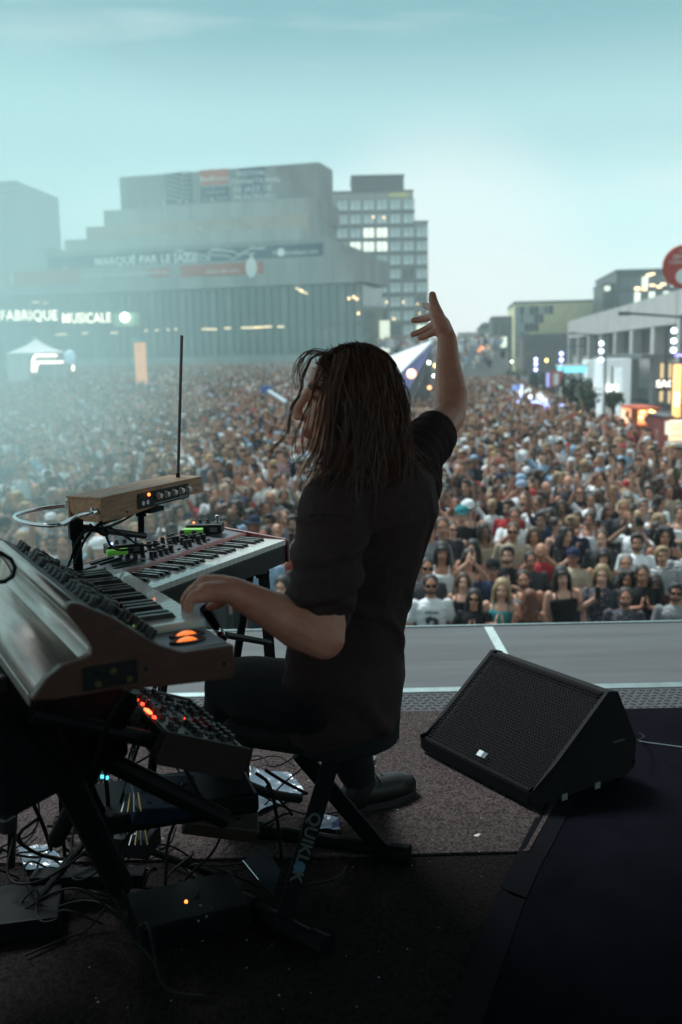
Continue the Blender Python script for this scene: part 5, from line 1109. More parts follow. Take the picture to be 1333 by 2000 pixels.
for x in (LT - .028, LT - .075, LT - .122): knob(S1, 0, 0, 0, .010, .020, M=Matrix.Translation((x, .146, slope(.146))) @ Matrix.Rotation(R(36), 4, 'X'))
# jacks under the cheek
jp = MB().b2((LT - .001, .175, -.050), (LT + .004, .265, -.010)).obj('jack_plate', M_plastic, S1, .002)
for i in range(3):
    for k in range(2): MB().lathe([(.0025, 0), (.0055, 0), (.0055, .003), (.0025, .003)], (0, 0, 0), 12, Matrix.Translation((LT + .004, .19 + i * .026, -.040 + k * .018)) @ Matrix.Rotation(PI / 2, 4, 'Y')).obj('jack', M_steel if (i + k) % 2 else mat('jack_yellow', (.07, .06, .012), .4), jp)
for yy, z in ((.02, -.045), (.16, -.03)): MB().lathe([(.001, 0), (.004, 0), (.004, .001), (.001, .001)], (0, 0, 0), 10, Matrix.Translation((LT, yy, z)) @ Matrix.Rotation(PI / 2, 4, 'Y')).obj('screw', M_plastic, S1)
# desk loop of cable at the upper left
o = MB().tube([at_y(x, y_, 1.75) for x, y_ in [(-20, 1138), (10, 1136), (26, 1125), (30, 1108), (22, 1092), (2, 1080), (-20, 1074)]], .004, 8).obj('cable_loop', M_cable); tag(o, 'black cable looping at the left edge behind the metal back of the large synthesizer', 'cable')
# --- red stage keyboard behind
yb = R(25.5); A2 = V((math.sin(yb), math.cos(yb), 0)); B2 = V((-math.cos(yb), math.sin(yb), 0))
S2 = thing('red_synthesizer', 'red bodied synthesizer keyboard with grey knob panel under the theremin', 'synthesizer'); N0 = CW((-.468, 2.419, -.56))
LN = .665 * 29 / 28.2; S2.matrix_world = Matrix(((A2.x, B2.x, 0, N0.x), (A2.y, B2.y, 0, N0.y), (0, 0, 1, N0.z), (0, 0, 0, 1)))
keyboard(S2, 0, 29, LN / 29, .135, .050, 0, start=0)
MB().b2((-.03, .002, -.074), (LN + .003, .28, -.018)).obj('case', M_plastic, S2, .003)
MB().prism([(.137, -.017), (.137, .008), (.146, .014), (.157, .0135), (.157, -.017)], -.03, LN + .003, 'x').obj('front_rail', M_redw, S2, .002)
MB().prism([(.158, -.017), (.158, .0125), (.272, .026), (.272, -.017)], -.03, LN + .003, 'x').obj('control_panel', M_grey, S2)
MB().prism([(.273, -.05), (.273, .028), (.284, .028), (.284, -.05)], -.03, LN + .003, 'x').obj('rear_rail', M_redw, S2, .002)
MB().prism([(-.004, -.072), (-.004, -.004), (.004, .002), (.135, .016), (.284, .032), (.284, -.06)], LN + .004, LN + .018, 'x').obj('red_cheek', M_redw, S2, .003); MB().prism([(-.004, -.072), (-.004, -.004), (.135, .016), (.284, .032), (.284, -.06)], -.045, -.031, 'x').obj('red_cheek', M_redw, S2, .003)
def nsl(y): return .0125 + (y - .158) * .0135 / .114
rk = random.Random(11)
cols = [.03, .06, .20, .235, .26, .285, .31, .335, .37, .40, .425, .45, .475, .50, .525]
for x in cols:
    for yy in (.180, .207, .236, .258):
        q = rk.random()
        if x < .1: 
            if q < .8: MB().box((x + rk.uniform(-.003, .003), yy, nsl(yy) + .002), (.026, .006, .005)).obj('push_button', M_plastic, S2, .001)
        elif q < .66: knob(S2, x + rk.uniform(-.004, .004), yy + rk.uniform(-.003, .003), nsl(yy), rk.choice([.0065, .0075]), rk.choice([.017, .021, .024]))
        elif q < .9: MB().box((x, yy, nsl(yy) + .002), (.012, .006, .005)).obj('push_button', M_plastic, S2, .001)
for x0, x1, yy in [(.075, .17, .258), (.09, .18, .240), (.10, .19, .205), (.08, .15, .185)]:
    MB().b2((x0, yy - .004, nsl(yy)), (x1, yy + .004, nsl(yy) + .005)).obj('button_strip', M_plastic, S2, .001)
for i, (x, yy, nm) in enumerate([(.19, .185, 'panel_print'), (.34, .17, 'panel_print'), (.55, .20, 'panel_print')]): MB().b2((x, yy, nsl(yy) + .0006), (x + .05, yy + .002, nsl(yy + .002) + .0012)).obj(nm, M_wt2, S2)
# --- little effect pedals standing on it
def pedal(label, wpos, rz, led, s=1.0):
    t = thing('effect_pedal', label, 'effect pedal', wpos, rz); t.scale = (s, s, s)
    MB().b2((-.055, -.030, 0), (.055, .030, .030)).obj('enclosure', M_plastic, t, .003); MB().lathe([(.0075, .030), (.0075, .034), (.0055, .036), (.0055, .047), (.0075, .048), (.0075, .053), (.003, .055)], (.038, .004, 0), 14).obj('foot_switch', M_steel, t)
    MB().ball((-.035, .0, .032), .0035, 8, 6).obj('status_led', led, t); knob(t, -.018, .012, .030, .006, .010); knob(t, .006, .012, .030, .006, .010)
    MB().tube([(-.062, -.037, .012), (.0, -.040, .012)], .010, 10).obj('taped_plug', M_tapeg, t); MB().box((.030, -.031, .014), (.022, .002, .014)).obj('side_label', M_grey, t); return t
pw = S2.matrix_world @ V((.595, .235, .024)); pedal('black effect pedal with orange light at the far end of the red synthesizer', pw, R(-2) , M_orange)
pw2 = S2.matrix_world @ V((.175, .225, .040)); pedal('black effect pedal with blue light between the knobs of the red synthesizer', pw2, R(28), M_blueled, .9)
# --- theremin in its oak case
yt_ = R(25.27); A3 = V((math.sin(yt_), math.cos(yt_), 0)); B3 = V((-math.cos(yt_), math.sin(yt_), 0)); T0 = CW((-.577, 2.368, -.324))
TH = thing('theremin', 'oak cased theremin with metal loop and upright rod antenna above the keyboards', 'theremin'); TH.matrix_world = Matrix(((A3.x, B3.x, 0, T0.x), (A3.y, B3.y, 0, T0.y), (0, 0, 1, T0.z), (0, 0, 0, 1)))
W3, D3, H3 = .441, .102, .0625
MB().b2((-.002, -.002, -.005), (W3 + .002, D3 + .002, 0)).obj('lid', M_oak, TH, .001)
fb = MB().prism([(0, -.0055), (W3, -.0055), (W3, -.046), (W3 - .07, -.046), (W3 - .09, -.056), (W3 - .12, -.046), (W3 - .34, -H3), (0, -H3)], 0, .006, 'y'); fb.obj('front_board', M_oak, TH, .0008)
MB().prism([(0, -.0055), (W3, -.0055), (W3, -.046), (.1, -H3), (0, -H3)], D3 - .006, D3, 'y').obj('back_board', M_oak, TH, .0008)
MB().prism([(.0065, -.0055), (.0065, -H3 + .001), (D3 - .045, -H3 + .001), (D3 - .0065, -.040), (D3 - .0065, -.0055)], .001, .007, 'x').obj('end_board', M_oak, TH, .0008)
MB().prism([(.0065, -.0055), (.0065, -.045), (D3 - .0065, -.040), (D3 - .0065, -.0055)], W3 - .007, W3 - .001, 'x').obj('end_board', M_oak, TH, .0008)
MB().b2((.02, .0065, -.044), (W3 - .01, D3 - .007, -.0056)).obj('inner_case', M_plastic, TH)
pn = MB().b2((.145, -.0035, -.051), (.372, -.0005, -.0115)).obj('knob_panel', M_plastic, TH, .001)
FT = Matrix.Translation((0, -.0035, 0)) @ Matrix.Rotation(PI / 2, 4, 'X')
for i in range(5): knob(pn, 0, 0, 0, .0075, .012, mat('knob_silver', (.55, .52, .50), .35, .5), Matrix.Translation((.228 + i * .034, -.0035, -.027)) @ Matrix.Rotation(PI / 2, 4, 'X'))
MB().ball((.187, -.005, -.018), .0045, 10, 8).obj('power_lamp', M_orange, pn)
for x in (.162, .181): MB().lathe([(.0045, 0), (.0062, 0), (.0062, .002), (.0045, .002)], (0, 0, 0), 14, Matrix.Translation((x, -.0035, -.037)) @ Matrix.Rotation(PI / 2, 4, 'X')).obj('jack', M_steel, pn)
text('maker_lettering', 'moog', .016, M_wt2, pn, frame((.345, -.0042, -.043), (1, 0, 0), (0, -1, 0)), extr=.0003)
MB().b2((.215, -.0042, -.046), (.33, -.0036, -.0445)).obj('print_line', M_wt2, pn)
for x in (.10, W3 - .03): MB().lathe([(.001, 0), (.003, 0), (.003, .001), (.001, .001)], (0, 0, 0), 8, Matrix.Translation((x, 0, -.050 if x < .2 else -.036)) @ Matrix.Rotation(PI / 2, 4, 'X')).obj('screw', M_plastic, TH)
lp = [at_z(x, y_, T0.z - .034) for x, y_ in [(133, 987), (110, 990), (80, 993.5), (52, 999), (35, 1004), (28, 1009), (31, 1014), (45, 1020), (70, 1025), (100, 1027), (120, 1024), (134, 1018), (146, 1010), (160, 1005), (182, 1000)]]
TI = TH.matrix_world.inverted()
def smooth_path(p, n=3):
    for _ in range(n): q = [p[0]] + [x for a, b in zip(p, p[1:]) for x in (a * .75 + b * .25, a * .25 + b * .75)] + [p[-1]]; p = q
    return p
MB().tube(smooth_path([TI @ q for q in lp], 2), .0048, 12).obj('loop_antenna', M_steel, TH, smooth=True)
for q in (lp[0], lp[-1]): c = TI @ q; MB().bar(c + V((.016, 0, 0)), c + V((-.012, -.004, 0)), .0075, 12).bar(c + V((-.004, 0, .0)), c + V((-.004, 0, .012)), .003, 8).obj('antenna_clamp', M_steel, TH)
rb = (W3 - .045, D3 - .055); tp_ = TI @ at_y(355.5, 655, (TH.matrix_world @ V((*rb, 0))).y); MB().bar((*rb, -.01), (*rb, .012), .006, 12).obj('rod_socket', M_plastic, TH); MB().bar((*rb, .0), (rb[0] + (tp_.x - rb[0]), rb[1] + (tp_.y - rb[1]) , tp_.z), .0042, 12).obj('rod_antenna', mat('rod_dull', (.10, .075, .07), .35, .6), TH)
# its stand
ST_ = thing('theremin_stand', 'black clamp arm stand carrying the theremin', 'stand')
pj = lambda x, y_, d: at_y(x, y_, d)
a_ = pj(148, 1024, 2.40); MB().bar(a_, V((a_.x, a_.y, SZ)), .0125, 12).obj('upright_tube', M_stand, ST_); MB().bar(a_ + V((-.01, 0, -.004)), pj(284, 1047, 2.56), .0085, 10).obj('cross_arm', mat('stand_satin', (.05, .05, .05), .35, .6), ST_)
MB().bar(pj(276, 1049, 2.56), pj(276, 1004, 2.56), .0085, 12).obj('riser_tube', M_stand, ST_); MB().bar(pj(276, 1008, 2.56), pj(276, 1001, 2.56), .014, 12).obj('riser_collar', M_stand, ST_); MB().box(a_ + V((0, 0, -.012)), (.034, .034, .05), .4).obj('corner_clamp', M_stand, ST_, .003); MB().ball(a_ + V((-.02, -.02, .006)), .007, 10, 8).obj('clamp_knob', M_steel, ST_)
pu = TH.matrix_world @ V((.22, .045, -.062)); MB().box(pu, (.10, .06, .012), -yt_).obj('mount_plate', M_stand, ST_)
for k in range(3): an = k * 2.1; MB().bar(V((a_.x, a_.y, SZ + .16)), V((a_.x + .3 * math.cos(an), a_.y + .3 * math.sin(an), SZ + .03)), .009, 8).obj('leg', M_stand, ST_)
def cable(px, label, r=.0032, nm='cable', grp=None):
    p = [pj(x, y_, d) for x, y_, d in px]; o = MB().tube(smooth_path(p, 2), r, 8).obj(nm, M_cable, smooth=True); tag(o, label, 'cable', grp)
cable([(262, 1003, 2.5), (240, 1018, 2.45), (205, 1032, 2.36), (165, 1036, 2.34), (150, 1060, 2.33), (140, 1090, 2.35), (134, 1105, 2.4)], 'black cable bundled along the theremin stand post')
cable([(200, 1018, 2.36), (175, 1040, 2.35), (160, 1065, 2.36), (152, 1090, 2.37), (146, 1110, 2.4)], 'second black cable hanging down beside the theremin stand post')
cable([(196, 1020, 2.36), (206, 1040, 2.42), (214, 1065, 2.5), (232, 1076, 2.6), (262, 1071, 2.62)], 'black cable curving from the theremin down to the blue lit pedal')
cable([(215, 1030, 2.4), (250, 1050, 2.5), (268, 1063, 2.6), (292, 1066, 2.64), (312, 1062, 2.66)], 'black cable running across the blue lit pedal')
cable([(376, 1036, 3.02), (392, 1027, 3.04), (405, 1023, 3.05), (420, 1023, 3.06)], 'short black cable arching into the orange lit pedal')
cable([(262, 1001, 2.55), (235, 1012, 2.5), (210, 1020, 2.45), (185, 1030, 2.4), (170, 1050, 2.38)], 'thin black cable under the theremin case')
cable([(176, 1024, 2.36), (200, 1046, 2.38), (215, 1044, 2.4), (200, 1028, 2.42)], 'small loop of black cable under the theremin end')
# --- keyboard stand of the red synthesizer
KS = thing('keyboard_stand', 'black folding stand under the red synthesizer', 'stand')
for q0, q1, nm in [((.55, .05, -.075), (.50, .18, -.80), 'leg'), ((.15, .05, -.075), (.12, .18, -.80), 'leg'), ((.52, .10, -.45), (.14, .10, -.45), 'cross_bar'), ((.60, .02, -.09), (.60, .26, -.09), 'top_rail'), ((.10, .02, -.09), (.10, .26, -.09), 'top_rail')]:
    MB().bar(S2.matrix_world @ V(q0), S2.matrix_world @ V(q1), .013, 10).obj(nm, M_stand, KS)
MB().bar(pj(515, 1118, 2.8), pj(528, 1290, 2.8), .016, 4).obj('leg', M_stand, KS); MB().bar(pj(440, 1240, 2.55), pj(528, 1256, 2.78), .009, 4).obj('cross_bar', M_stand, KS); MB().bar(pj(500, 1121, 2.8), pj(522, 1119, 2.8), .014, 4).obj('bracket', M_stand, KS)
MB().tube([pj(400, 1188, 2.1), pj(412, 1206, 2.12), pj(428, 1232, 2.16), pj(438, 1248, 2.2)], [.012, .012, .009, .008], 8).obj('tilt_arm', M_stand, KS); MB().ball(pj(427, 1232, 2.14), .007, 10, 8).obj('bolt', M_steel, KS); MB().ball(pj(436, 1238, 2.15), .005, 10, 8).obj('bolt', M_steel, KS); MB().bar(pj(425, 1234, 2.13), pj(437, 1238, 2.14), .0025, 6).obj('pin', M_steel, KS)
# --- lower synthesizer with red lights
S3 = thing('small_synthesizer', 'dark synthesizer with red lit buttons tilted under the large one', 'synthesizer'); PB = CW((-.34, 1.80, -.70)); 
ax_ = -A1; by = (B1 * math.cos(R(22.8)) + V((0, 0, math.sin(R(22.8))))); bz = -ax_.cross(by)
S3.matrix_world = Matrix(((ax_.x, by.x, bz.x, PB.x), (ax_.y, by.y, bz.y, PB.y), (ax_.z, by.z, bz.z, PB.z), (0, 0, 0, 1)))
LP = .33; DP = .178
M_p6 = mat('panel_dark_steel', (.045, .048, .055), .4, .4)
MB().b2((-LP, -DP, -.055), (0, 0, -.001)).obj('case', mat('case_grey_dark', (.018, .016, .018), .5, spec=.2), S3, .003)
MB().b2((-LP + .004, -DP + .004, 0), (-.004, -.004, .002)).obj('control_panel', M_p6, S3)
MB().b2((.0, -DP - .004, -.060), (.010, .004, .006)).obj('wooden_cheek', mat('cheek_dark', (.02, .012, .01), .5, spec=.2), S3, .002); MB().b2((-LP - .01, -DP - .004, -.060), (-LP, .004, .006)).obj('wooden_cheek', M_cheek, S3, .002)
rk = random.Random(5)
for i in range(13):
    for j in range(6):
        x = -LP + .022 + i * .024; y_ = -DP + .02 + j * .027
        if rk.random() < .62: knob(S3, x, y_, .002, rk.choice([.0055, .0065, .0075]), .012)
        elif rk.random() < .7: MB().box((x, y_, .0035), (.010, .006, .004)).obj('push_button', M_plastic, S3)
S3I = S3.matrix_world.inverted()
for px, py in [(263, 1364), (268, 1366), (279, 1374), (290, 1367), (322, 1397), (364, 1404), (387, 1411), (302, 1400)]:
    p = S3I @ on_plane(px, py, S3.matrix_world @ V((0, 0, .005)), bz); MB().box((p.x, p.y, .004), (.006, .006, .005)).obj('lit_button', M_redled, S3)
p = S3I @ on_plane(290, 1388, S3.matrix_world @ V((0, 0, .005)), bz); MB().box((p.x, p.y, .004), (.026, .009, .004)).obj('lit_display', mat('display_red', (1, .15, .05), .4, emit=((1, .10, .03), 5)), S3)
text('back_lettering', 'prophet-6', .036, mat('print_grey', (.30, .30, .29), .5), S3, Matrix(((1, 0, 0, -LP * .45), (0, 0, 1, .0012), (0, 1, 0, -.028), (0, 0, 0, 1))), extr=.0004)
for i in range(6): MB().lathe([(.002, 0), (.004, 0), (.004, .002), (.002, .002)], (0, 0, 0), 10, Matrix.Translation((-.02 - i * .018, .0006, -.045)) @ Matrix.Rotation(-PI / 2, 4, 'X')).obj('jack', M_steel, S3)
# --- stand tiers below, cables and boxes in the dark
TS = thing('two_tier_stand', 'heavy black two tier stand under the left synthesizers', 'stand')
for a, b, r in [((70, 1400, 1.75), (235, 1730, 2.1), .030), ((30, 1480, 2.1), (22, 1690, 2.45), .011), ((250, 1370, 1.75), (110, 1640, 2.2), .020), ((60, 1395, 1.7), (460, 1480, 1.95), .016), ((150, 1505, 2.0), (205, 1610, 2.2), .009), ((200, 1480, 1.95), (440, 1600, 2.1), .022)]:
    MB().bar(pj(*a), pj(*b), r, 10).obj('tube', M_stand, TS)
MB().box(pj(330, 1560, 2.25), (.40, .20, .05), .3).obj('shelf', M_stand, TS, .01)
MB().b2(pj(60, 1740, 2.3) + V((0, 0, 0)), pj(280, 1740, 2.3) + V((0, .05, .04))).obj('foot', M_stand, TS)
def world_box(nm, lb, cat_, px, py, z, d, rz, m, bev=.004):
    o = MB().box((0, 0, d[2] / 2), d).obj(nm, m, None, bev); o.location = at_z(px, py, z); o.rotation_euler = (0, 0, rz); tag(o, lb, cat_); return o
M_sheet = mat('clear_sheet_blue_sheen', (.07, .10, .13), .3, .0, var=(9, .6), spec=.6)  # blue reflection put into the base colour of the clear sheet
def crumple(nm, lb, pts, m, z=SZ + .02):
    P = [at_z(x, y_, z) for x, y_ in pts]; a, b, c, d = P; n = 14; vs = []; fs = []
    for j in range(n + 1):
        for i in range(n + 1):
            u, v = i / n, j / n; p = (a * (1 - u) + b * u) * (1 - v) + (d * (1 - u) + c * u) * v; vs.append((p.x, p.y, p.z + .018 * abs(mnoise.noise(p * 11)) + .006 * mnoise.noise(p * 40)))
    for j in range(n):
        for i in range(n): k = j * (n + 1) + i; fs.append((k, k + 1, k + n + 2, k + n + 1))
    o = MB().add(vs, fs).obj(nm, m, smooth=False); s_ = o.modifiers.new('s', 'SOLIDIFY'); s_.thickness = .001; tag(o, lb, 'plastic sheet'); return o
crumple('plastic_sheet', 'crumpled glossy sheet on the floor under the bench, blue sheen put into its colour', [(484, 1503), (565, 1510), (597, 1548), (500, 1592)], M_sheet)
crumple('plastic_sheet', 'second crumpled sheet lying near the left stand foot', [(35, 1655), (95, 1650), (135, 1700), (50, 1700)], M_sheet)
crumple('plastic_sheet', 'narrow blue sheet beside the bench foot', [(600, 1585), (660, 1600), (665, 1625), (610, 1620)], mat('sheet_blue', (.05, .09, .20), .3))
PD = thing('pedalboard', 'slanted dark metal plate with bright edge beside the bench leg', 'plate', (0, 0, 0)); q = [at_z(475, 1683, SZ + .10), at_z(515, 1655, SZ + .13), at_z(548, 1700, SZ + .10), at_z(535, 1750, SZ + .03)]
panel('plate', q, mat('plate_steel_blue', (.06, .065, .08), .35, .5), .004, PD, (0, 0, 1)); MB().tube([q[0] + V((0, 0, .004)), (q[0] * .35 + q[3] * .65) + V((-.01, 0, .012)), q[3] + V((0, 0, .004))], .0016, 6).obj('bright_edge', M_steel, PD)
B_ = world_box('effects_box', 'black effects box with one orange lamp on the floor at the lower left', 'effects box', 370, 1800, SZ + .02, (.26, .17, .06), .4, M_stand)
MB().ball(B_.matrix_basis.inverted() @ at_y(364, 1761, 2.02), .004, 8, 6).obj('lamp', M_orange, B_)
for i, (x, y_) in enumerate([(392, 1770), (404, 1792), (388, 1800), (412, 1775)]): MB().ball(B_.matrix_basis.inverted() @ at_y(x, y_, 2.03), .0035, 8, 6).obj('stud', M_steel, B_)
world_box('floor_box', 'black box at the bottom left corner by the stand foot', 'box', 30, 1800, SZ + .02, (.22, .18, .05), .2, M_stand)
for pts_, lb in [([(15, 1480, 2.2), (10, 1560, 2.3), (30, 1640, 2.4), (60, 1660, 2.45)], 'cable hanging beside the thin stand leg at the left'), ([(62, 1490, 2.1), (60, 1560, 2.2), (85, 1610, 2.3), (100, 1660, 2.4)], 'cable drooping right of the thin stand leg'), ([(120, 1490, 2.1), (118, 1580, 2.3), (128, 1680, 2.45)], 'straight cable behind the thick stand tube'),
                 ([(500, 1510, 2.5), (530, 1530, 2.5), (545, 1620, 2.5), (552, 1690, 2.5)], 'thin cable hanging beside the bench leg'), ([(486, 1535, 2.6), (530, 1552, 2.65), (585, 1560, 2.75)], 'black strap lying over the crumpled sheet'), ([(520, 1505, 2.6), (560, 1530, 2.7), (600, 1550, 2.8)], 'black cable over the right of the crumpled sheet'),
                 ([(170, 1500, 2.0), (190, 1560, 2.1), (215, 1600, 2.2), (205, 1500, 2.1)], 'grey cable loop under the small synthesizer'), ([(250, 1350, 1.7), (215, 1400, 1.7), (200, 1450, 1.75), (180, 1500, 1.8)], 'cable dropping from the near cheek of the large synthesizer'), ([(70, 1370, 1.7), (100, 1420, 1.75), (140, 1400, 1.75), (170, 1440, 1.8)], 'cable sagging under the metal back of the large synthesizer')]:
    cable(pts_, lb, .005 if 'strap' not in lb else .014)
# --- floor monitor
ym = R(-32.35); Wd = V((math.sin(ym), math.cos(ym), 0)); Bd = V((math.cos(ym), -math.sin(ym), 0))
MO = thing('floor_monitor', 'black wedge floor monitor with honeycomb grille on the carpet to the right', 'floor monitor'); O3 = CW((.252, 3.208, -1.35)); WM, = (.544,)
MO.matrix_world = Matrix(((-Wd.x, Bd.x, 0, O3.x), (-Wd.y, Bd.y, 0, O3.y), (0, 0, 1, O3.z + .016), (0, 0, 0, 1)))
MO.location.z = SZ + .016
M_cab = mat('cabinet_paint', (.004, .004, .0045), .75, bump=(220, .5, .002), var=(40, .2), spec=.2); M_grl = mat('grille_paint', (.009, .008, .009), .8, spec=.06)
z0 = -.016
pf = [(.0, .012), (.0, .060 + z0), (.012, .070 + z0), (.302, .311 + z0), (.314, .3195 + z0), (.353, .311 + z0), (.440, .135 + z0), (.436, .043 + z0), (.40, .028 + z0), (.03, .012)]
pf = [(.003, .014), (.0, .055), (.0, .062 + z0), (.012, .058), (.302, .296), (.310, .3035), (.330, .3025), (.353, .295), (.440, .122), (.436, .030), (.40, .014), (.03, .010)]
inner = [(.022, .014), (.020, .050), (.31, .288), (.330, .2995), (.352, .292), (.437, .120), (.433, .032), (.40, .016), (.03, .012)]
MB().prism(inner, .016, WM - .016, 'x').obj('cabinet', M_cab, MO, .002); MB().prism(pf, 0, .0155, 'x').obj('side_panel', M_cab, MO, .004); MB().prism(pf, WM - .0155, WM, 'x').obj('side_panel', M_cab, MO, .004)
g0 = V((0, .012, .058)); gd = V((0, .290, .238)); gl = gd.length; gu = gd.normalized(); gn = V((0, -gu.z, gu.y))
hexm = MB(); pit = .0117; rw = pit * .866; nrow = int((gl + .002) / rw); ncol = int((WM - .036) / pit)
for j in range(nrow):
    for i in range(ncol):
        cx_ = .019 + pit * (i + .5 + (.5 if j % 2 else 0)); cy_ = .001 + rw * (j + .5)
        if cx_ > WM - .019: continue
        vs = []
        for rr, dz in ((pit * .5774, 0), (pit * .41, 0), (pit * .41, -.002)):
            for k in range(6): a = PI / 6 + k * PI / 3; p = g0 + V((cx_ + rr * math.cos(a), 0, 0)) + gu * (cy_ + rr * math.sin(a)) + gn * (.004 + dz); vs.append(p)
        hexm.add(vs, [(k, (k + 1) % 6, 6 + (k + 1) % 6, 6 + k) for k in range(6)] + [(6 + k, 6 + (k + 1) % 6, 12 + (k + 1) % 6, 12 + k) for k in range(6)])
hexm.obj('honeycomb_grille', M_grl, MO, kind='stuff')
fr = MB()
for a_, b_ in (((.0158, -.008), (WM - .0158, 0)), ((.0158, gl - .006), (WM - .0158, gl + .004))):
    c = [g0 + V((a_[0], 0, 0)) + gu * a_[1], g0 + V((b_[0], 0, 0)) + gu * a_[1], g0 + V((b_[0], 0, 0)) + gu * b_[1], g0 + V((a_[0], 0, 0)) + gu * b_[1]]
    fr.add([p + gn * .0045 for p in c] + [p - gn * .012 for p in c], [(0, 1, 2, 3), (7, 6, 5, 4), (0, 4, 5, 1), (1, 5, 6, 2), (2, 6, 7, 3), (3, 7, 4, 0)])
fr.obj('grille_frame', M_grl, MO); MB().b2((.016, .0005, .012), (WM - .016, .011, .052)).obj('lower_baffle', M_grl, MO)
def on_grille(u, v, h): return g0 + V((u, 0, 0)) + gu * v + gn * h
MB().add([on_grille(u, v, h) for h in (.0045, .0065) for u, v in ((.262, .020), (.283, .020), (.283, .040), (.262, .040))], [(3, 2, 1, 0), (4, 5, 6, 7), (0, 1, 5, 4), (1, 2, 6, 5), (2, 3, 7, 6), (3, 0, 4, 7)]).obj('badge', mat('badge_silver', (.30, .32, .34), .4, .5), MO)
MB().add([on_grille(u, v, h) for h in (.0045, .0063) for u, v in ((.284, .020), (.302, .020), (.302, .040), (.284, .040))], [(3, 2, 1, 0), (4, 5, 6, 7), (0, 1, 5, 4), (1, 2, 6, 5), (2, 3, 7, 6), (3, 0, 4, 7)]).obj('badge', mat('badge_dark', (.04, .05, .07), .4, .3), MO)
for y_ in (.13, .27): MB().box((WM + .001, y_, .012), (.002, .022, .020)).obj('side_tag', mat('tag_grey', (.20, .20, .21), .5), MO)
MB().box((WM + .001, .36, .135), (.0015, .05, .006)).obj('side_print', mat('print_dim', (.06, .06, .065), .5), MO)
for x in (.03, WM - .03):
    for y_ in (.04, .39): MB().lathe([(.014, -.016), (.016, 0), (.016, .014)], (x, y_, 0), 12).obj('rubber_foot', M_stand, MO)
MB().lathe([(.003, 0), (.006, 0), (.006, .004), (.003, .004)], (0, 0, 0), 10, Matrix.Translation((WM, .43, .05)) @ Matrix.Rotation(PI / 2, 4, 'Y')).obj('side_bolt', M_stand, MO)
cable([(1242, 1447, 3.05), (1262, 1440, 3.2), (1250, 1432, 3.3)], 'short cable at the back corner of the floor monitor')
# --- keyboard bench
BN = thing('keyboard_bench', 'black folding X bench with padded seat under the performer', 'bench', CW((-.02, 2.38, -1.35)), 0); a_b = V((.39, .92, 0)).normalized(); b_b = V((a_b.y, -a_b.x, 0)); OB = BN.location
BN.location = (OB.x, OB.y, SZ); 
MBm = Matrix(((a_b.x, b_b.x, 0, 0), (a_b.y, b_b.y, 0, 0), (0, 0, -1, 0), (0, 0, 0, 1)))
def bw(p): return V(p) - V(BN.location)
seat = MB().box((0, 0, 0), (.30, .34, .065)).obj('seat_cushion', mat('seat_vinyl', (.006, .006, .007), .6, spec=.2, bump=(40, .2, .003)), BN, .025); seat.matrix_local = Matrix.Translation((-.075, -.02, .455)) @ Matrix.Rotation(math.atan2(a_b.y, a_b.x) - PI / 2, 4, 'Z'); seat.rotation_euler[2] = math.atan2(a_b.y, a_b.x)
fA = [at_z(800, 1668, SZ + .03), at_z(500, 1620, SZ + .03)]; fB = [at_z(640, 1850, SZ + .03), at_z(470, 1760, SZ + .03)]
for f in (fA, fB): MB().bar(bw(f[0]), bw(f[1]), .020, 12).obj('foot_bar', M_stand, BN); [MB().bar(bw(f[k]), bw(f[k] + (f[1 - k] - f[k]).normalized() * .05), .026, 12).obj('rubber_cap', M_stand, BN) for k in (0, 1)]
ta = at_y(600, 1490, 2.30); tb_ = at_y(655, 1470, 2.48); fa = at_z(742, 1656, SZ + .04); fb_ = at_z(556, 1790, SZ + .04)
def flatbar(a, b, w, th, nm, parent, nrm):
    a = V(a); b = V(b); d = (b - a).normalized(); n = V(nrm); n = (n - d * n.dot(d)).normalized(); s_ = d.cross(n); M_ = Matrix(((s_.x, d.x, n.x, a.x), (s_.y, d.y, n.y, a.y), (s_.z, d.z, n.z, a.z), (0, 0, 0, 1)))
    return MB().b2((-w / 2, 0, -th / 2), (w / 2, (b - a).length, th / 2)).obj(nm, M_stand, parent, .003).data and M_
o1 = bw(ta); MBx = MB()
def bench_leg(a, b, nrm=(0, -1, .2)):
    a = V(a); b = V(b); d = (b - a).normalized(); n = V(nrm); n = (n - d * n.dot(d)).normalized(); s_ = d.cross(n); M_ = Matrix(((s_.x, d.x, n.x, a.x), (s_.y, d.y, n.y, a.y), (s_.z, d.z, n.z, a.z), (0, 0, 0, 1)))
    o = MB().b2((-.021, 0, -.011), (.021, (b - a).length, .011)).obj('leg', M_stand, BN, .003); o.matrix_local = M_; return o, (b - a).length
bench_leg(bw(at_y(585, 1470, 2.42)), bw(fa)); lg_, LL = bench_leg(bw(at_y(652, 1470, 2.30)), bw(fb_))
text('leg_lettering', 'QUIKL', .040, mat('print_leg', (.06, .06, .06), .6), lg_, Matrix.Translation((.0, LL * .52, .0122)) @ Matrix.Rotation(PI / 2, 4, 'Z'), extr=.0004, bold=.001)
text('leg_lettering', 'K', .040, mat('print_leg', (.06, .06, .06), .6), lg_, Matrix.Translation((.0, LL * .52 + .093, .0122)) @ Matrix.Rotation(PI / 2, 4, 'Z'), extr=.0004, bold=.001)
MB().lathe([(.006, 0), (.014, 0), (.014, .0008), (.006, .0008)], (0, 0, 0), 14, Matrix.Translation((.0, LL * .52 + .071, .0112))).obj('leg_logo_ring', mat('print_leg_blue', (.03, .10, .16), .5), lg_)
MB().bar(bw(at_y(628, 1560, 2.32)), bw(at_y(640, 1556, 2.50)), .012, 12).obj('pivot_bolt', M_stand, BN)
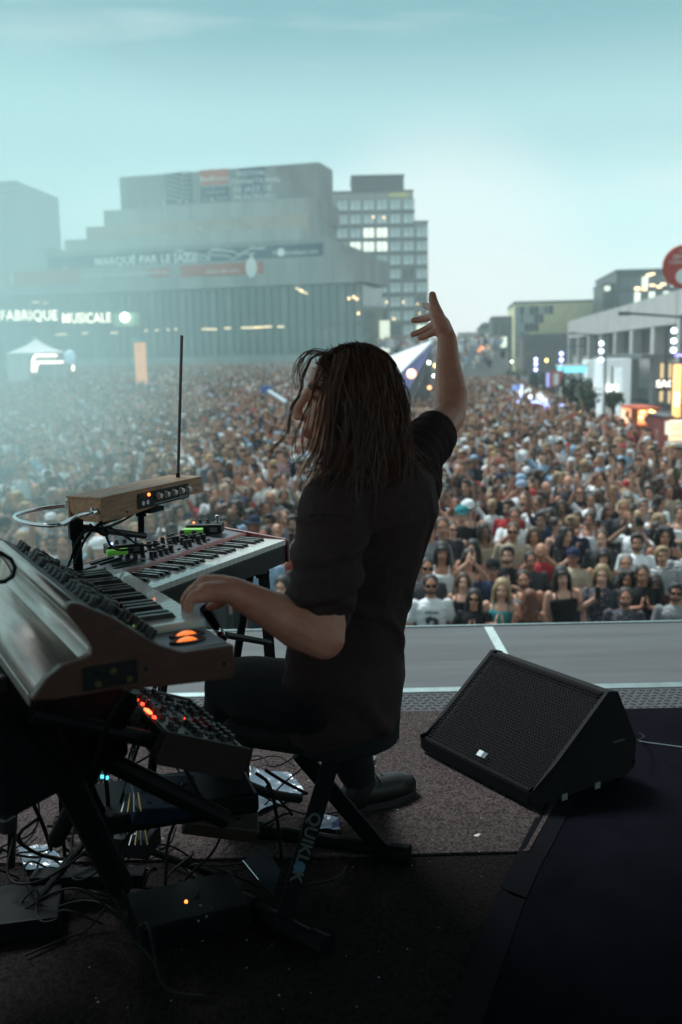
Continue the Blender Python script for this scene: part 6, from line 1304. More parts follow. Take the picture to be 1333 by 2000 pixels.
# ------------------------------------------------------------------ the tangle of leads and small boxes under the stands
rk = random.Random(31); tg = MB()
for i in range(46):
    c = V((rk.uniform(-.95, -.18), rk.uniform(2.05, 2.75), 0)); L = rk.randint(5, 9); p = []; h = rk.choice([.03, .03, .25, .55])
    q = V((c.x, c.y, SZ + .02 + h)); a = rk.uniform(0, 6.28)
    for k in range(L):
        p.append(V(q)); a += rk.gauss(0, .9); q = q + V((math.cos(a) * .09, math.sin(a) * .08, rk.gauss(0, .05) - h * .12)); q.z = max(q.z, SZ + .022)
    tg.tube(smooth_path(p, 2), rk.choice([.0028, .0035, .0045]), 5)
o = tg.obj('cable_tangle', M_cable, smooth=True, kind='stuff'); o['label'] = 'tangle of black cables under the keyboard stands'
def gear_box(px, py, y, d, rz, label, m, nk=3):
    t = thing('effects_box', label, 'effects box', at_y(px, py, y), rz, None); MB().box((0, 0, 0), d).obj('enclosure', m, t, .004)
    for k in range(nk): knob(t, -d[0] * .3 + k * d[0] * .3, d[1] * .15, d[2] / 2, .008, .012)
    for k in range(nk): MB().lathe([(.002, 0), (.005, 0), (.005, .004), (.002, .004)], (-d[0] * .3 + k * d[0] * .25, -d[1] * .25, d[2] / 2), 10).obj('stud', M_steel, t)
    return t
t = thing('rack_case', 'black rack case filling the dark corner under the metal back of the large synthesizer', 'case', at_y(-45, 1375, 1.95), -.5)
MB().box((0, 0, 0), (.50, .34, .26)).obj('shell', M_stand, t, .01)
for sx in (-1, 1):
    for sz in (-1, 1): MB().box((sx * .25, -.17, sz * .13), (.03, .03, .03)).obj('corner', mat('case_corner', (.04, .04, .045), .35, .8), t, .004)
gear_box(320, 1560, 2.18, (.16, .10, .05), .5, 'dark blue effects box on the stand shelf under the small synthesizer', mat('box_blue', (.01, .03, .05), .35, .2)).rotation_euler = (.5, .2, .5)
gear_box(430, 1590, 2.25, (.18, .11, .045), .3, 'dark brown effects box right of the blue one on the stand shelf', mat('box_brown', (.03, .02, .015), .5)).rotation_euler = (.5, .3, .3)
gear_box(250, 1640, 2.3, (.14, .09, .05), -.2, 'small black effects box low behind the thick stand tube', M_plastic)
for (px, py, y, lb) in [(256, 1585, 2.1, 'bundle of bright jack plugs under the small synthesizer'), (270, 1650, 2.2, 'second small bundle of metal plugs lower under the synthesizer')]:
    t = thing('jack_plugs', lb, 'plugs', at_y(px, py, y))
    for k in range(4): a = V((k * .014 - .02, 0, 0)); MB().bar(a, a + V((.012 - k * .006, .01, .04)), .0028, 8).obj('plug', mat('brass', (.5, .36, .16), .25, 1) if k % 2 else M_steel, t)
t = thing('blue_lit_strip', 'small row of cyan lit screens under the metal back of the large synthesizer', 'lights', at_y(150, 1512, 2.0))
for k, (px, py, w) in enumerate([(130, 1507, .016), (143, 1511, .020), (178, 1510, .010), (190, 1514, .008), (200, 1517, .006), (210, 1519, .005)]):
    MB().box(at_y(px, py, 2.0) - t.location, (w, .004, .007)).obj('lit_window', mat('cyan_glow', (.1, .6, .8), .4, emit=((.12, .75, 1), 1.2)), t)
# lint, crumbs and scuffs on carpet and vinyl
cr_ = MB()
for i in range(420):
    x = rk.uniform(-.6, 1.3); y = rk.uniform(1.7, 4.7); s_ = rk.uniform(.001, .0032); z = SZ + .0195
    if not (x < .42 + (y - 2.5) * .46 and y < 3.5): continue
    cr_.box((x, y, z), (s_, s_ * rk.uniform(.5, 2), .001), rk.uniform(0, 3))
o = cr_.obj('floor_lint', mat('lint_pale', (.32, .30, .29), .9), kind='stuff'); o['label'] = 'pale crumbs and lint scattered over the stage carpet'
# ------------------------------------------------------------------ the keyboardist
PF = thing('person', 'long haired keyboardist in a dark T-shirt on a bench, right arm raised', 'person', (.06, 2.35, SZ), 0)
PO = V(PF.location)
hp = lambda px, py, y: at_y(px, py, y) - PO
M_skinp = mat('skin_performer', (.36, .205, .150), .48, bump=(300, .35, .0016), spec=.4)
_t = M_skinp.node_tree; _a = _t.nodes.new('ShaderNodeAttribute'); _a.attribute_name = 'tint'; _q = _t.nodes.new('ShaderNodeVectorMath'); _q.operation = 'MULTIPLY'; _q.inputs[0].default_value = (.52, .222, .150); _t.links.new(_a.outputs['Color'], _q.inputs[1]); _t.links.new(_q.outputs[0], _t.nodes['Principled BSDF'].inputs['Base Color'])
M_skinp.node_tree.nodes['Principled BSDF'].inputs['Subsurface Weight'].default_value = .12; M_skinp.node_tree.nodes['Principled BSDF'].inputs['Subsurface Radius'].default_value = (.02, .008, .004)
M_shirt = mat('shirt_dark', (.040, .023, .022), .9, var=(60, .2), bump=(340, .45, .0012), spec=.15)
M_pants = mat('trousers_black', (.012, .012, .014), .85, bump=(200, .4, .001), spec=.15)
M_hair = mat('hair_brown', (.055, .028, .018), .55, spec=.3)
_t = M_hair.node_tree; _a = _t.nodes.new('ShaderNodeAttribute'); _a.attribute_name = 'tint'; _q = _t.nodes.new('ShaderNodeVectorMath'); _q.operation = 'MULTIPLY'; _q.inputs[0].default_value = (.085, .038, .024); _t.links.new(_a.outputs['Color'], _q.inputs[1]); _t.links.new(_q.outputs[0], _t.nodes['Principled BSDF'].inputs['Base Color'])
# joints
Lsh = hp(655, 985, 2.03); Rsh = hp(800, 905, 2.30); Lel = hp(632, 1245, 1.93); Lwr = hp(452, 1152, 1.93); Rel = hp(878, 812, 2.50); Rwr = hp(874, 662, 2.64)
rv = (Rsh - Lsh); rv.z = 0; rv.normalize(); fv = V((-rv.y, rv.x, 0))            # to his right, and where he faces
nape = hp(735, 905, 2.20); pelv = V((.0, .0, .60)); 
b = MB()
spine = [(V((-.065, -.07, .50)), .150, .120), (V((-.065, -.085, .64)), .132, .105), (V((-.045, -.115, .80)), .132, .104), (V((-.010, -.155, .94)), .148, .108), ((Lsh + Rsh) / 2 - V((0, 0, .06)) + fv * .01, .165, .105), ((Lsh + Rsh) / 2 - fv * .01, .165, .085)]
def torso(mb, g=0.0, rings=spine, n=28):
    vs = []; fs = []
    for c, rx, ry in rings:
        for k in range(n): a = 2 * PI * k / n; vs.append(V(c) + rv * (rx + g) * math.cos(a) + fv * (ry + g) * math.sin(a))
    m = len(rings)
    for i in range(m - 1):
        for k in range(n): fs.append((i * n + k, i * n + (k + 1) % n, (i + 1) * n + (k + 1) % n, (i + 1) * n + k))
    fs += [tuple(range(n))[::-1], tuple(range((m - 1) * n, m * n))]; mb.add(vs, fs)
torso(b)
headC = hp(671, 788, 2.13)
b.tube([(Lsh + Rsh) / 2 - V((0, 0, .02)), nape * .55 + ((Lsh + Rsh) / 2) * .45 + V((-.01, 0, .03)), headC + V((.03, .01, -.07))], [.068, .058, .056], 14)
HM_ = Matrix.Translation(headC) @ Matrix.Rotation(R(-86), 4, 'Z') @ Matrix.Rotation(R(-4), 4, 'X') @ Matrix.Diagonal((.93, .88, .95, 1))   # head local: faces -y
hm = MB()
hm.ball((0, .020, .030), (.074, .098, .094), 24, 16); hm.ball((0, -.020, -.030), (.060, .066, .085), 20, 14); hm.ball((0, -.052, .045), (.052, .036, .042), 16, 10)
hm.ball((0, -.060, -.093), (.026, .024, .022), 12, 9); hm.tube([(0, -.084, .030), (0, -.096, .006), (0, -.110, -.018), (0, -.116, -.029)], [.0085, .0095, .0115, .0105], 12)
hm.ball((0, -.108, -.033), (.015, .014, .010), 12, 8)
for k in (-1, 1): hm.ball((k * .011, -.098, -.034), (.0085, .012, .008), 10, 7); hm.ball((k * .036, -.058, -.030), (.024, .026, .026), 12, 8); hm.ball((k * .079, .012, -.008), (.010, .018, .030), 10, 8); hm.tube([(k * .012, -.083, .034), (k * .034, -.082, .038), (k * .052, -.066, .032)], [.008, .009, .006], 8); hm.ball((k * .032, -.070, .014), (.014, .012, .011), 12, 8)
hm.ball((0, -.088, -.062), (.022, .012, .0065), 12, 8); hm.ball((0, -.085, -.073), (.019, .012, .0075), 12, 8); hm.ball((0, -.072, -.052), (.030, .022, .020), 12, 8); hm.tube([(-.055, .0, -.065), (-.040, -.035, -.088), (0, -.058, -.100), (.040, -.035, -.088), (.055, 0, -.065)], .016, 8)
b.add(hm.v, hm.f, HM_)
def seg(mb, pts, rs, n=14, ball=True):
    mb.tube(pts, rs, n)
    if ball:
        for p, r in zip(pts, rs): mb.ball(p, r * .985, 14, 9)
# arms
seg(b, [Lsh, (Lsh + Lel) / 2, Lel], [.058, .050, .043]); m1 = Lel * .72 + Lwr * .28; seg(b, [Lel, m1, Lel * .35 + Lwr * .65, Lwr], [.045, .050, .037, .028])
seg(b, [Rsh, (Rsh + Rel) / 2, Rel], [.056, .049, .041]); m2 = Rel * .72 + Rwr * .28 + V((.006, 0, 0)); seg(b, [Rel, m2, Rel * .35 + Rwr * .65, Rwr], [.041, .043, .033, .0255])
# legs (in the trousers) kept slim inside
Lhip = V((-.06, -.06, .55)) - rv * .085; Rhip = V((-.06, -.06, .55)) + rv * .085
Lkn = hp(455, 1340, 2.42); Rkn = hp(655, 1400, 2.72); Ran = hp(703, 1525, 2.80); Lan = hp(440, 1560, 2.75)
for h_, k_, a_n in ((Lhip, Lkn, Lan), (Rhip, Rkn, Ran)): seg(b, [h_, (h_ + k_) / 2, k_], [.085, .070, .052], 12); seg(b, [k_, k_ * .7 + a_n * .3, k_ * .15 + a_n * .85], [.050, .050, .034], 12)
# hands: explicit finger chains
def fing(pts, r0, r1, n=9):
    m = len(pts); seg(b, pts, [r0 + (r1 - r0) * i / (m - 1) for i in range(m)], n)
# left hand resting on the keys, back of the hand up, fingers dropping
fdir = (hp(385, 1156, 1.90) - Lwr).normalized(); knk = [hp(398, 1140, 1.955), hp(386, 1146, 1.925), hp(378, 1154, 1.895), hp(378, 1166, 1.868)]
seg(b, [Lwr, (Lwr + hp(412, 1142, 1.94)) / 2, hp(402, 1142, 1.935)], [.026, .026, .022]); seg(b, [Lwr + V((0, 0, -.004)), hp(405, 1156, 1.89)], [.024, .020])
for k in knk: seg(b, [Lwr * .6 + k * .4, k], [.020, .0125])
tips = [(hp(376, 1160, 1.965), hp(372, 1186, 1.965)), (hp(366, 1164, 1.93), hp(364, 1192, 1.925)), (hp(361, 1172, 1.895), hp(362, 1197, 1.885)), (hp(368, 1182, 1.866), hp(372, 1202, 1.855))]
for k, (p1, p2) in zip(knk, tips): fing([k, k * .45 + p1 * .55 + V((0, 0, .004)), p1, (p1 + p2) / 2, p2], .0115, .0078)
fing([Lwr * .8 + knk[0] * .2 + V((0, 0, -.012)), hp(432, 1172, 1.96), hp(424, 1180, 1.97), hp(410, 1186, 1.98)], .0145, .009)
# right hand raised: thumb up, four fingers reaching left
kn = [hp(846, 604, 2.74), hp(848, 616, 2.71), hp(853, 630, 2.68), hp(860, 642, 2.65)]
palm0 = Rwr
for k in kn: seg(b, [palm0, palm0 * .5 + k * .5 + V((.006, 0, 0)), k], [.025, .021, .0135])
seg(b, [palm0, hp(864, 634, 2.67), hp(857, 618, 2.71)], [.025, .022, .015])
ends = [[hp(838, 599, 2.80), hp(832, 597, 2.83), hp(829, 596, 2.85)], [hp(835, 621, 2.74), hp(822, 624, 2.76), hp(808, 626, 2.77)], [hp(838, 640, 2.70), hp(822, 648, 2.71), hp(807, 653, 2.72)], [hp(845, 650, 2.66), hp(832, 656, 2.67), hp(821, 660, 2.675)]]
for k, e in zip(kn, ends): fing([k] + e, .0118, .0088)
fing([hp(866, 640, 2.63), hp(856, 615, 2.62), hp(849, 598, 2.62), hp(846, 585, 2.63), hp(845, 576, 2.635)], .0185, .0105)
bm = remeshed(b, 'body', .0042, 1, 3)
HI = HM_.inverted()
def skin_tint(co, c):
    h = np.array(HI); q = co @ h[:3, :3].T + h[:3, 3]; x, y, z = q[:, 0], q[:, 1], q[:, 2]
    near = (np.abs(x) < .08) & (y < -.03) & (np.abs(z) < .12)
    for s in (-1, 1):
        e = near & (((x - s * .032) / .016) ** 2 + ((z - .012) / .006) ** 2 < 1) & (y < -.068); c[e, :3] = .25
        br = near & (((x - s * .034) / .024) ** 2 + ((z - .034) / .007) ** 2 < 1); c[br, :3] = .22
    l = near & ((x / .024) ** 2 + ((z + .067) / .011) ** 2 < 1) & (y < -.08); c[l, :3] = (.95, .72, .72)
    st = near & (z < -.075); c[st, :3] *= .8
    n = np.array([mnoise.noise(V(p) * 26) + .6 * mnoise.noise(V(p) * 90) for p in co.tolist()]); c[:, 0] *= 1 + .10 * n; c[:, 1] *= 1 + .20 * n; c[:, 2] *= 1 + .22 * n
paint(bm, skin_tint); bm.materials.append(M_skinp); mobj('body', bm, PF)
# T-shirt
t_ = MB()
_c = (Lsh + Rsh) / 2
srings = [(V((-.085, -.065, .455)), .125, .120), (V((-.068, -.065, .50)), .152, .135), (V((-.060, -.07, .58)), .160, .137), (V((-.060, -.085, .66)), .156, .130), (V((-.040, -.115, .80)), .160, .127), (V((-.012, -.150, .92)), .176, .130), (V((_c.x, _c.y + .012, 1.00)), .184, .128), (_c - fv * .01 + V((0, 0, .002)), .170, .104), (_c + V((0, 0, .05)), .100, .082)]
torso(t_, 0, srings, 36)
Lslv = Lsh * .31 + Lel * .69 + V((-.01, 0, 0)); Rslv = Rsh * .46 + Rel * .54
seg(t_, [Lsh + V((0, 0, -.004)), (Lsh + Lslv) / 2, Lslv], [.074, .072, .068], 20); t_.tube([Lslv * .9 + Lsh * .1, Lslv + (Lslv - Lsh) * .10], [.070, .071], 24)
seg(t_, [Rsh + V((0, 0, -.004)), (Rsh + Rslv) / 2, Rslv], [.066, .060, .054], 20); t_.tube([Rslv * .8 + Rsh * .2, Rslv + (Rslv - Rsh) * .06], [.055, .058], 24)
t_.tube([Rsh + V((-.0, 0, -.05)), Rslv * .55 + Rsh * .45 + V((0, 0, -.05))], [.075, .05], 16)
# tail of the shirt flaring over the seat, longer on the right
tail = [hp(803, 1342, 2.30), hp(760, 1395, 2.26), hp(705, 1432, 2.22)]

sm_ = remeshed(t_, 'tshirt', .0055, 1, 4)
sm_.materials.append(M_shirt)
n = len(sm_.vertices); co = np.empty(n * 3, 'f'); sm_.vertices.foreach_get('co', co); co = co.reshape(-1, 3); no = np.empty(n * 3, 'f'); sm_.vertices.foreach_get('normal', no); no = no.reshape(-1, 3)
def along(p, a, b_):     # position along a bone and distance from it
    a = np.array(a); d = np.array(b_) - a; L = np.linalg.norm(d); d /= L; q = p - a; s_ = q @ d; return s_ / L, np.linalg.norm(q - np.outer(s_, d), axis=1)
sl, dl = along(co, Lsh, Lel); sr, dr = along(co, Rsh, Rel)
nzv = np.array([mnoise.noise(V(p) * 6) for p in co.tolist()]); nz2 = np.array([mnoise.noise(V((p[0] * 14, p[1] * 14, p[2] * 5))) for p in co.tolist()])
disp = .004 * nzv + .004 * nz2
wl = np.clip(1 - dl / .12, 0, 1) * (sl > .15); u = co @ np.array(rv); vz = co[:, 2]
disp += wl * .024 * np.maximum(0, np.sin(sl * 26 + u * 55 + 2.5 * nzv)) ** 1.5
wr = np.clip(1 - dr / .12, 0, 1) * (sr > -.1); disp += wr * .016 * np.maximum(0, np.sin(sr * 42 + 3 * nzv + u * 12)) ** 1.3
wt = np.clip((dl - .10) / .05, 0, 1) * np.clip((dr - .08) / .05, 0, 1)
disp += wt * .010 * np.maximum(0, np.sin(vz * 34 + u * 30 + 4 * nzv)) ** 2 * np.clip((1.05 - vz) / .5, 0, 1) + wt * .010 * np.maximum(0, np.sin(u * 46 + vz * 12 + 3 * nzv)) ** 2 * np.clip((vz - .75) / .3, 0, 1)
sm_.vertices.foreach_set('co', (co + no * disp[:, None]).ravel().astype('f')); sm_.update(); mobj('tshirt', sm_, PF)
# neckline band and trousers, waistband, shoes
tr = MB(); seg(tr, [Lhip, (Lhip + Lkn) / 2, Lkn], [.092, .092, .074], 16); seg(tr, [Lkn, (Lkn + Lan) / 2, Lan], [.074, .068, .055], 16); seg(tr, [Rhip, (Rhip + Rkn) / 2, Rkn], [.090, .094, .074], 16); seg(tr, [Rkn, (Rkn + Ran) / 2, Ran + V((0, 0, .01))], [.074, .064, .050], 16)
torso(tr, 0, [(V((-.055, -.06, .43)), .14, .125), (V((-.055, -.06, .50)), .145, .12), (V((-.055, -.06, .56)), .13, .11)])
tm = remeshed(tr, 'trousers', .008, 1, 3); tm.materials.append(M_pants)
n = len(tm.vertices); co = np.empty(n * 3, 'f'); tm.vertices.foreach_get('co', co); co = co.reshape(-1, 3); no = np.empty(n * 3, 'f'); tm.vertices.foreach_get('normal', no); no = no.reshape(-1, 3)
d_ = np.array([mnoise.noise(V(p) * 9) for p in co.tolist()]) * .010; tm.vertices.foreach_set('co', (co + no * d_[:, None]).ravel().astype('f')); tm.update(); mobj('trousers', tm, PF)
M_boot = mat('boot_leather', (.010, .009, .009), .42, spec=.35, bump=(60, .3, .002))
def boot(an, toe_dir, label=None):
    d = V(toe_dir); d.z = 0; d.normalize(); g = V((an.x, an.y, .018)); mb = MB(); s_ = V((d.y, -d.x, 0))
    seg(mb, [an + V((0, 0, .05)), g + V((0, 0, .085)), g + V((0, 0, .04)) - d * .015], [.046, .046, .046], 16); seg(mb, [g + V((0, 0, .045)), g + d * .08 + V((0, 0, .040)), g + d * .13 + V((0, 0, .036)), g + d * .165 + V((0, 0, .032))], [.044, .043, .043, .034], 16)
    me = remeshed(mb, 'boot', .005, 1, 2); me.materials.append(M_boot); o = mobj('boot', me, PF)
    so = MB(); pl = []
    for k in range(20):
        a = 2 * PI * k / 20; f = math.cos(a); w = .047 * (1 if f > -.2 else .85); pl.append(g + d * (.072 + .128 * f) + s_ * w * math.sin(a))
    so.add([V((p.x, p.y, .016)) for p in pl] + [V((p.x, p.y, .036)) for p in pl], [tuple(range(20))[::-1], tuple(range(20, 40))] + [(i, (i + 1) % 20, 20 + (i + 1) % 20, 20 + i) for i in range(20)]).obj('sole', mat('rubber_sole', (.02, .018, .018), .6), o)
    for k in range(4): c = g + d * (.055 + k * .022) + V((0, 0, .088 - k * .006)); MB().tube([c - s_ * .028 - V((0, 0, .012)), c + V((0, 0, .002)), c + s_ * .028 - V((0, 0, .012))], .0025, 6).obj('lace', M_stand, o)
    MB().lathe([(.0495, 0), (.0505, .012), (.0495, .018)], (an.x, an.y, .155), 18).obj('sock_cuff', mat('cuff_grey', (.10, .11, .12), .7), o)
boot(V((Ran.x, Ran.y, .11)), V((.86, .50, 0))); boot(V((Lan.x, Lan.y, .10)), V((-.8, .6, 0)))
# small tattoo at the nape between hair and collar
MB().tube([hp(737 + 7 * math.cos(a), 897 + 4 * math.sin(a), 2.085) for a in [i * .5 for i in range(14)]], .0010, 5).obj('nape_tattoo', mat('tattoo_ink', (.05, .03, .03), .6), PF)
# ---- hair: a cap under some three thousand strands that fall in waves from the crown
rh = random.Random(21)
base = MB(); base.ball((0, .028, .036), (.084, .104, .098), 28, 18); base.ball((0, .052, -.03), (.080, .082, .10), 22, 14)
for s_ in (-1, 1): base.ball((s_ * .062, .020, -.03), (.030, .055, .10), 14, 10)
base.ball((0, .045, -.09), (.075, .055, .10), 18, 12)
bmh = MB(); bmh.add(base.v, base.f, HM_); hmesh = remeshed(bmh, 'hair', .006, 1, 3)
cnt = len(hmesh.vertices); co = np.empty(cnt * 3, 'f'); hmesh.vertices.foreach_get('co', co); co = co.reshape(-1, 3); no = np.empty(cnt * 3, 'f'); hmesh.vertices.foreach_get('normal', no); no = no.reshape(-1, 3)
H3i = np.array(HI); ql = co @ H3i[:3, :3].T + H3i[:3, 3]; ang = np.arctan2(ql[:, 0], ql[:, 1] - .02)
hmesh.vertices.foreach_set('co', (co + no * (.004 * np.sin(ang * 34 + 3 * np.sin(ql[:, 2] * 40)))[:, None]).ravel().astype('f'))
hmesh.materials.append(M_hair); paint(hmesh, lambda c1, c2: c2.__setitem__((slice(None), slice(0, 3)), .55)); hb_ = mobj('hair', hmesh, PF)
HV_, HF_, HT_ = [], [], []
g_loc = HI.to_3x3() @ V((0, 0, -1)); wind = HI.to_3x3() @ V((-1, -.25, .12))
def push(p):
    # keep outside skull and back-of-head volumes
    for c, r in ((V((0, .028, .036)), V((.086, .106, .100))), (V((0, -.02, -.03)), V((.064, .072, .092))), (V((0, .045, -.10)), V((.068, .055, .12)))):
        q = p - c; k = math.sqrt((q.x / r.x) ** 2 + (q.y / r.y) ** 2 + (q.z / r.z) ** 2)
        if 0 < k < 1: p = c + q / k
    lim = -.022 if p.z < .05 else -.022 - (p.z - .05) * 1.3
    if p.y < lim: p = V((p.x, lim + (lim - p.y) * .1, p.z))
    return p
shl = [HI @ (Lsh * .5 + Rsh * .5 + V((0, 0, .0))), HI @ Lsh, HI @ Rsh]
def strand(root, d0, length, wavA, ph, windk, col, r, steps=26, curl=0):
    p = V(root); d = V(d0).normalized(); ds = length / steps; pts = []
    side = d.cross(g_loc).normalized() if d.cross(g_loc).length > .01 else V((1, 0, 0))
    for i in range(steps + 1):
        f = i / steps; w = wavA * min(1, f * 2.2)
        off = side * (1 if i else 0) * math.sin(ph + f * 10) * w + V((1, 0, 0)).cross(side) * math.cos(ph * 1.3 + f * 9) * w * .6
        q = push(p + off) if i else p; pts.append(HM_ @ q)
        d = (d * .66 + g_loc * .42 + wind * windk * f * .22 + V((rh.gauss(0, .01), rh.gauss(0, .01), 0))).normalized(); p = p + d * ds; p = push(p)
        for sc_c in shl:      # rest on the shoulders
            v_ = p - sc_c
            if v_.length < .088: p = sc_c + v_.normalized() * .088
    k = len(HV_); tw0 = rh.uniform(0, 3.14); dv = V((rh.gauss(0, .009), rh.gauss(0, .009), rh.gauss(0, .006)))
    for i, q in enumerate(pts):
        t = (pts[min(i + 1, steps)] - pts[max(i - 1, 0)]).normalized(); a = t.cross(V((math.cos(tw0 + i * .12), math.sin(tw0 + i * .12), .2))).normalized(); rr = r * (1 - .8 * (i / steps) ** 2)
        q = q + dv * (i / steps); HV_.append(q - a * rr); HV_.append(q + a * rr); HT_.append(col); HT_.append(col)
    for i in range(steps): HF_.append((k + i * 2, k + i * 2 + 1, k + i * 2 + 3, k + i * 2 + 2))
n_cl = 640
for ci in range(n_cl):
    # root on the scalp, not on the face
    while True:
        th = rh.uniform(0, 2 * PI); cz = rh.uniform(-.25, .99); rr = math.sqrt(1 - cz * cz); nv = V((rr * math.sin(th), rr * math.cos(th), cz)); root = V((0, .026, .034)) + V((nv.x * .074, nv.y * .094, nv.z * .088))
        if root.y < -.050 and root.z < .085: continue
        if root.y < -.012 and root.z < .035: continue
        break
    part_side = 1 if root.x >= .005 else -1
    d0 = nv * .16 + V((part_side * .8 * max(.1, nv.z), .08 + .05 * nv.y, -.30))
    ph = mnoise.noise(root * 22) * 7 + rh.gauss(0, .35); L = rh.uniform(.22, .32) + (.08 if nv.z > .5 else 0) - (.035 if root.y > .06 else 0); wk = rh.uniform(-.12, .08); A = rh.uniform(.009, .017); base_c = rh.uniform(.55, 1.5)
    for s in range(19):
        jt = V((rh.gauss(0, .011), rh.gauss(0, .011), rh.gauss(0, .006))); c = base_c * rh.uniform(.75, 1.3)
        strand(root + jt, d0 + V((rh.gauss(0, .06), rh.gauss(0, .06), rh.gauss(0, .05))), L * rh.uniform(.86, 1.06), A * rh.uniform(.85, 1.15), ph + rh.gauss(0, .30), wk + rh.gauss(0, .05), c, rh.uniform(.0007, .0013), 18)
# loose locks blown in front of the face, placed along the ways they take in the photograph
def lock(pts, n, spread, r=.0013, tint=(1.0, 1.9)):
    P = [hp(*q) for q in pts]; P = smooth_path(P, 2)
    for s in range(n):
        o1 = V((rh.gauss(0, spread), rh.gauss(0, spread * 1.6), rh.gauss(0, spread))); o2 = V((rh.gauss(0, spread * 1.8), rh.gauss(0, spread * 2.2), rh.gauss(0, spread))); k = len(HV_); m = len(P); c = rh.uniform(*tint); ph = rh.uniform(0, 6)
        q_ = [p + o1 * (1 - i / m) + o2 * (i / m) + V((math.sin(ph + i * .5) * .002, 0, 0)) for i, p in enumerate(P)]
        for i, q in enumerate(q_):
            t = (q_[min(i + 1, m - 1)] - q_[max(i - 1, 0)]).normalized(); a = t.orthogonal().normalized(); bq = t.cross(a); rr = r * (1 - .8 * (i / m) ** 2)
            for j in range(3): HV_.append(q + (a * math.cos(j * 2.094) + bq * math.sin(j * 2.094)) * rr); HT_.append(c)
        for i in range(m - 1):
            for j in range(3): HF_.append((k + i * 3 + j, k + i * 3 + (j + 1) % 3, k + i * 3 + 3 + (j + 1) % 3, k + i * 3 + 3 + j))
lock([(640, 690, 2.12), (610, 684, 2.10), (594, 692, 2.09), (584, 715, 2.09), (580, 740, 2.09), (586, 763, 2.09)], 9, .004)
lock([(645, 690, 2.10), (612, 694, 2.08), (600, 712, 2.07), (592, 735, 2.07), (590, 757, 2.07), (583, 775, 2.06), (571, 790, 2.06), (567, 820, 2.05), (563, 845, 2.05), (548, 862, 2.04), (533, 878, 2.03), (529, 895, 2.03)], 7, .0016, .0013)
lock([(630, 700, 2.07), (612, 740, 2.05), (604, 790, 2.04), (596, 830, 2.03), (588, 860, 2.03), (592, 890, 2.02), (604, 915, 2.01), (600, 940, 2.0)], 2, .003)
lock([(628, 720, 2.06), (608, 780, 2.05), (588, 820, 2.04), (577, 850, 2.03), (576, 880, 2.02), (583, 905, 2.02), (572, 925, 2.01)], 3, .003)
lock([(640, 740, 2.05), (622, 800, 2.03), (612, 850, 2.02), (600, 880, 2.0), (580, 905, 2.0), (563, 915, 1.99)], 3, .004)
lock([(648, 760, 2.05), (630, 830, 2.02), (618, 880, 2.0), (600, 905, 1.99), (590, 930, 1.98), (603, 948, 1.97)], 5, .005)
lock([(668, 700, 2.05), (650, 740, 2.03), (642, 790, 2.02), (642, 840, 2.01), (632, 880, 2.0), (628, 915, 1.99)], 8, .005, .0015, (.8, 1.6))
lock([(668, 700, 2.04), (650, 760, 2.02), (645, 830, 2.0), (638, 880, 1.99), (628, 920, 1.97), (618, 945, 1.96)], 24, .008, .0015, (.7, 1.6))
lock([(762, 790, 2.14), (768, 830, 2.14), (776, 860, 2.15), (786, 890, 2.16)], 5, .005, .0009)
lock([(735, 790, 2.10), (752, 840, 2.11), (778, 875, 2.15), (806, 900, 2.20), (822, 925, 2.22)], 60, .013, .0016, (.5, 1.1))
lock([(700, 800, 2.02), (700, 860, 2.00), (690, 910, 1.98), (672, 945, 1.97)], 70, .022, .0016, (.5, 1.1))
me = bpy.data.meshes.new('hair_strands'); nv_ = np.array([tuple(v) for v in HV_], 'f'); nf = np.array(HF_, 'i')
me.vertices.add(len(nv_)); me.vertices.foreach_set('co', nv_.ravel()); me.loops.add(len(nf) * 4); me.loops.foreach_set('vertex_index', nf.ravel()); me.polygons.add(len(nf)); me.polygons.foreach_set('loop_start', np.arange(0, len(nf) * 4, 4, dtype='i')); me.update(calc_edges=True); me.shade_smooth()
a_ = me.color_attributes.new('tint', 'FLOAT_COLOR', 'POINT'); cc_ = np.ones((len(nv_), 4), 'f'); cc_[:, :3] = np.array(HT_, 'f')[:, None] * np.array([1, .93, .88]); a_.data.foreach_set('color', cc_.ravel()); me.materials.append(M_hair)
mobj('hair_strands', me, hb_, kind='stuff')
print('hair faces', len(nf))
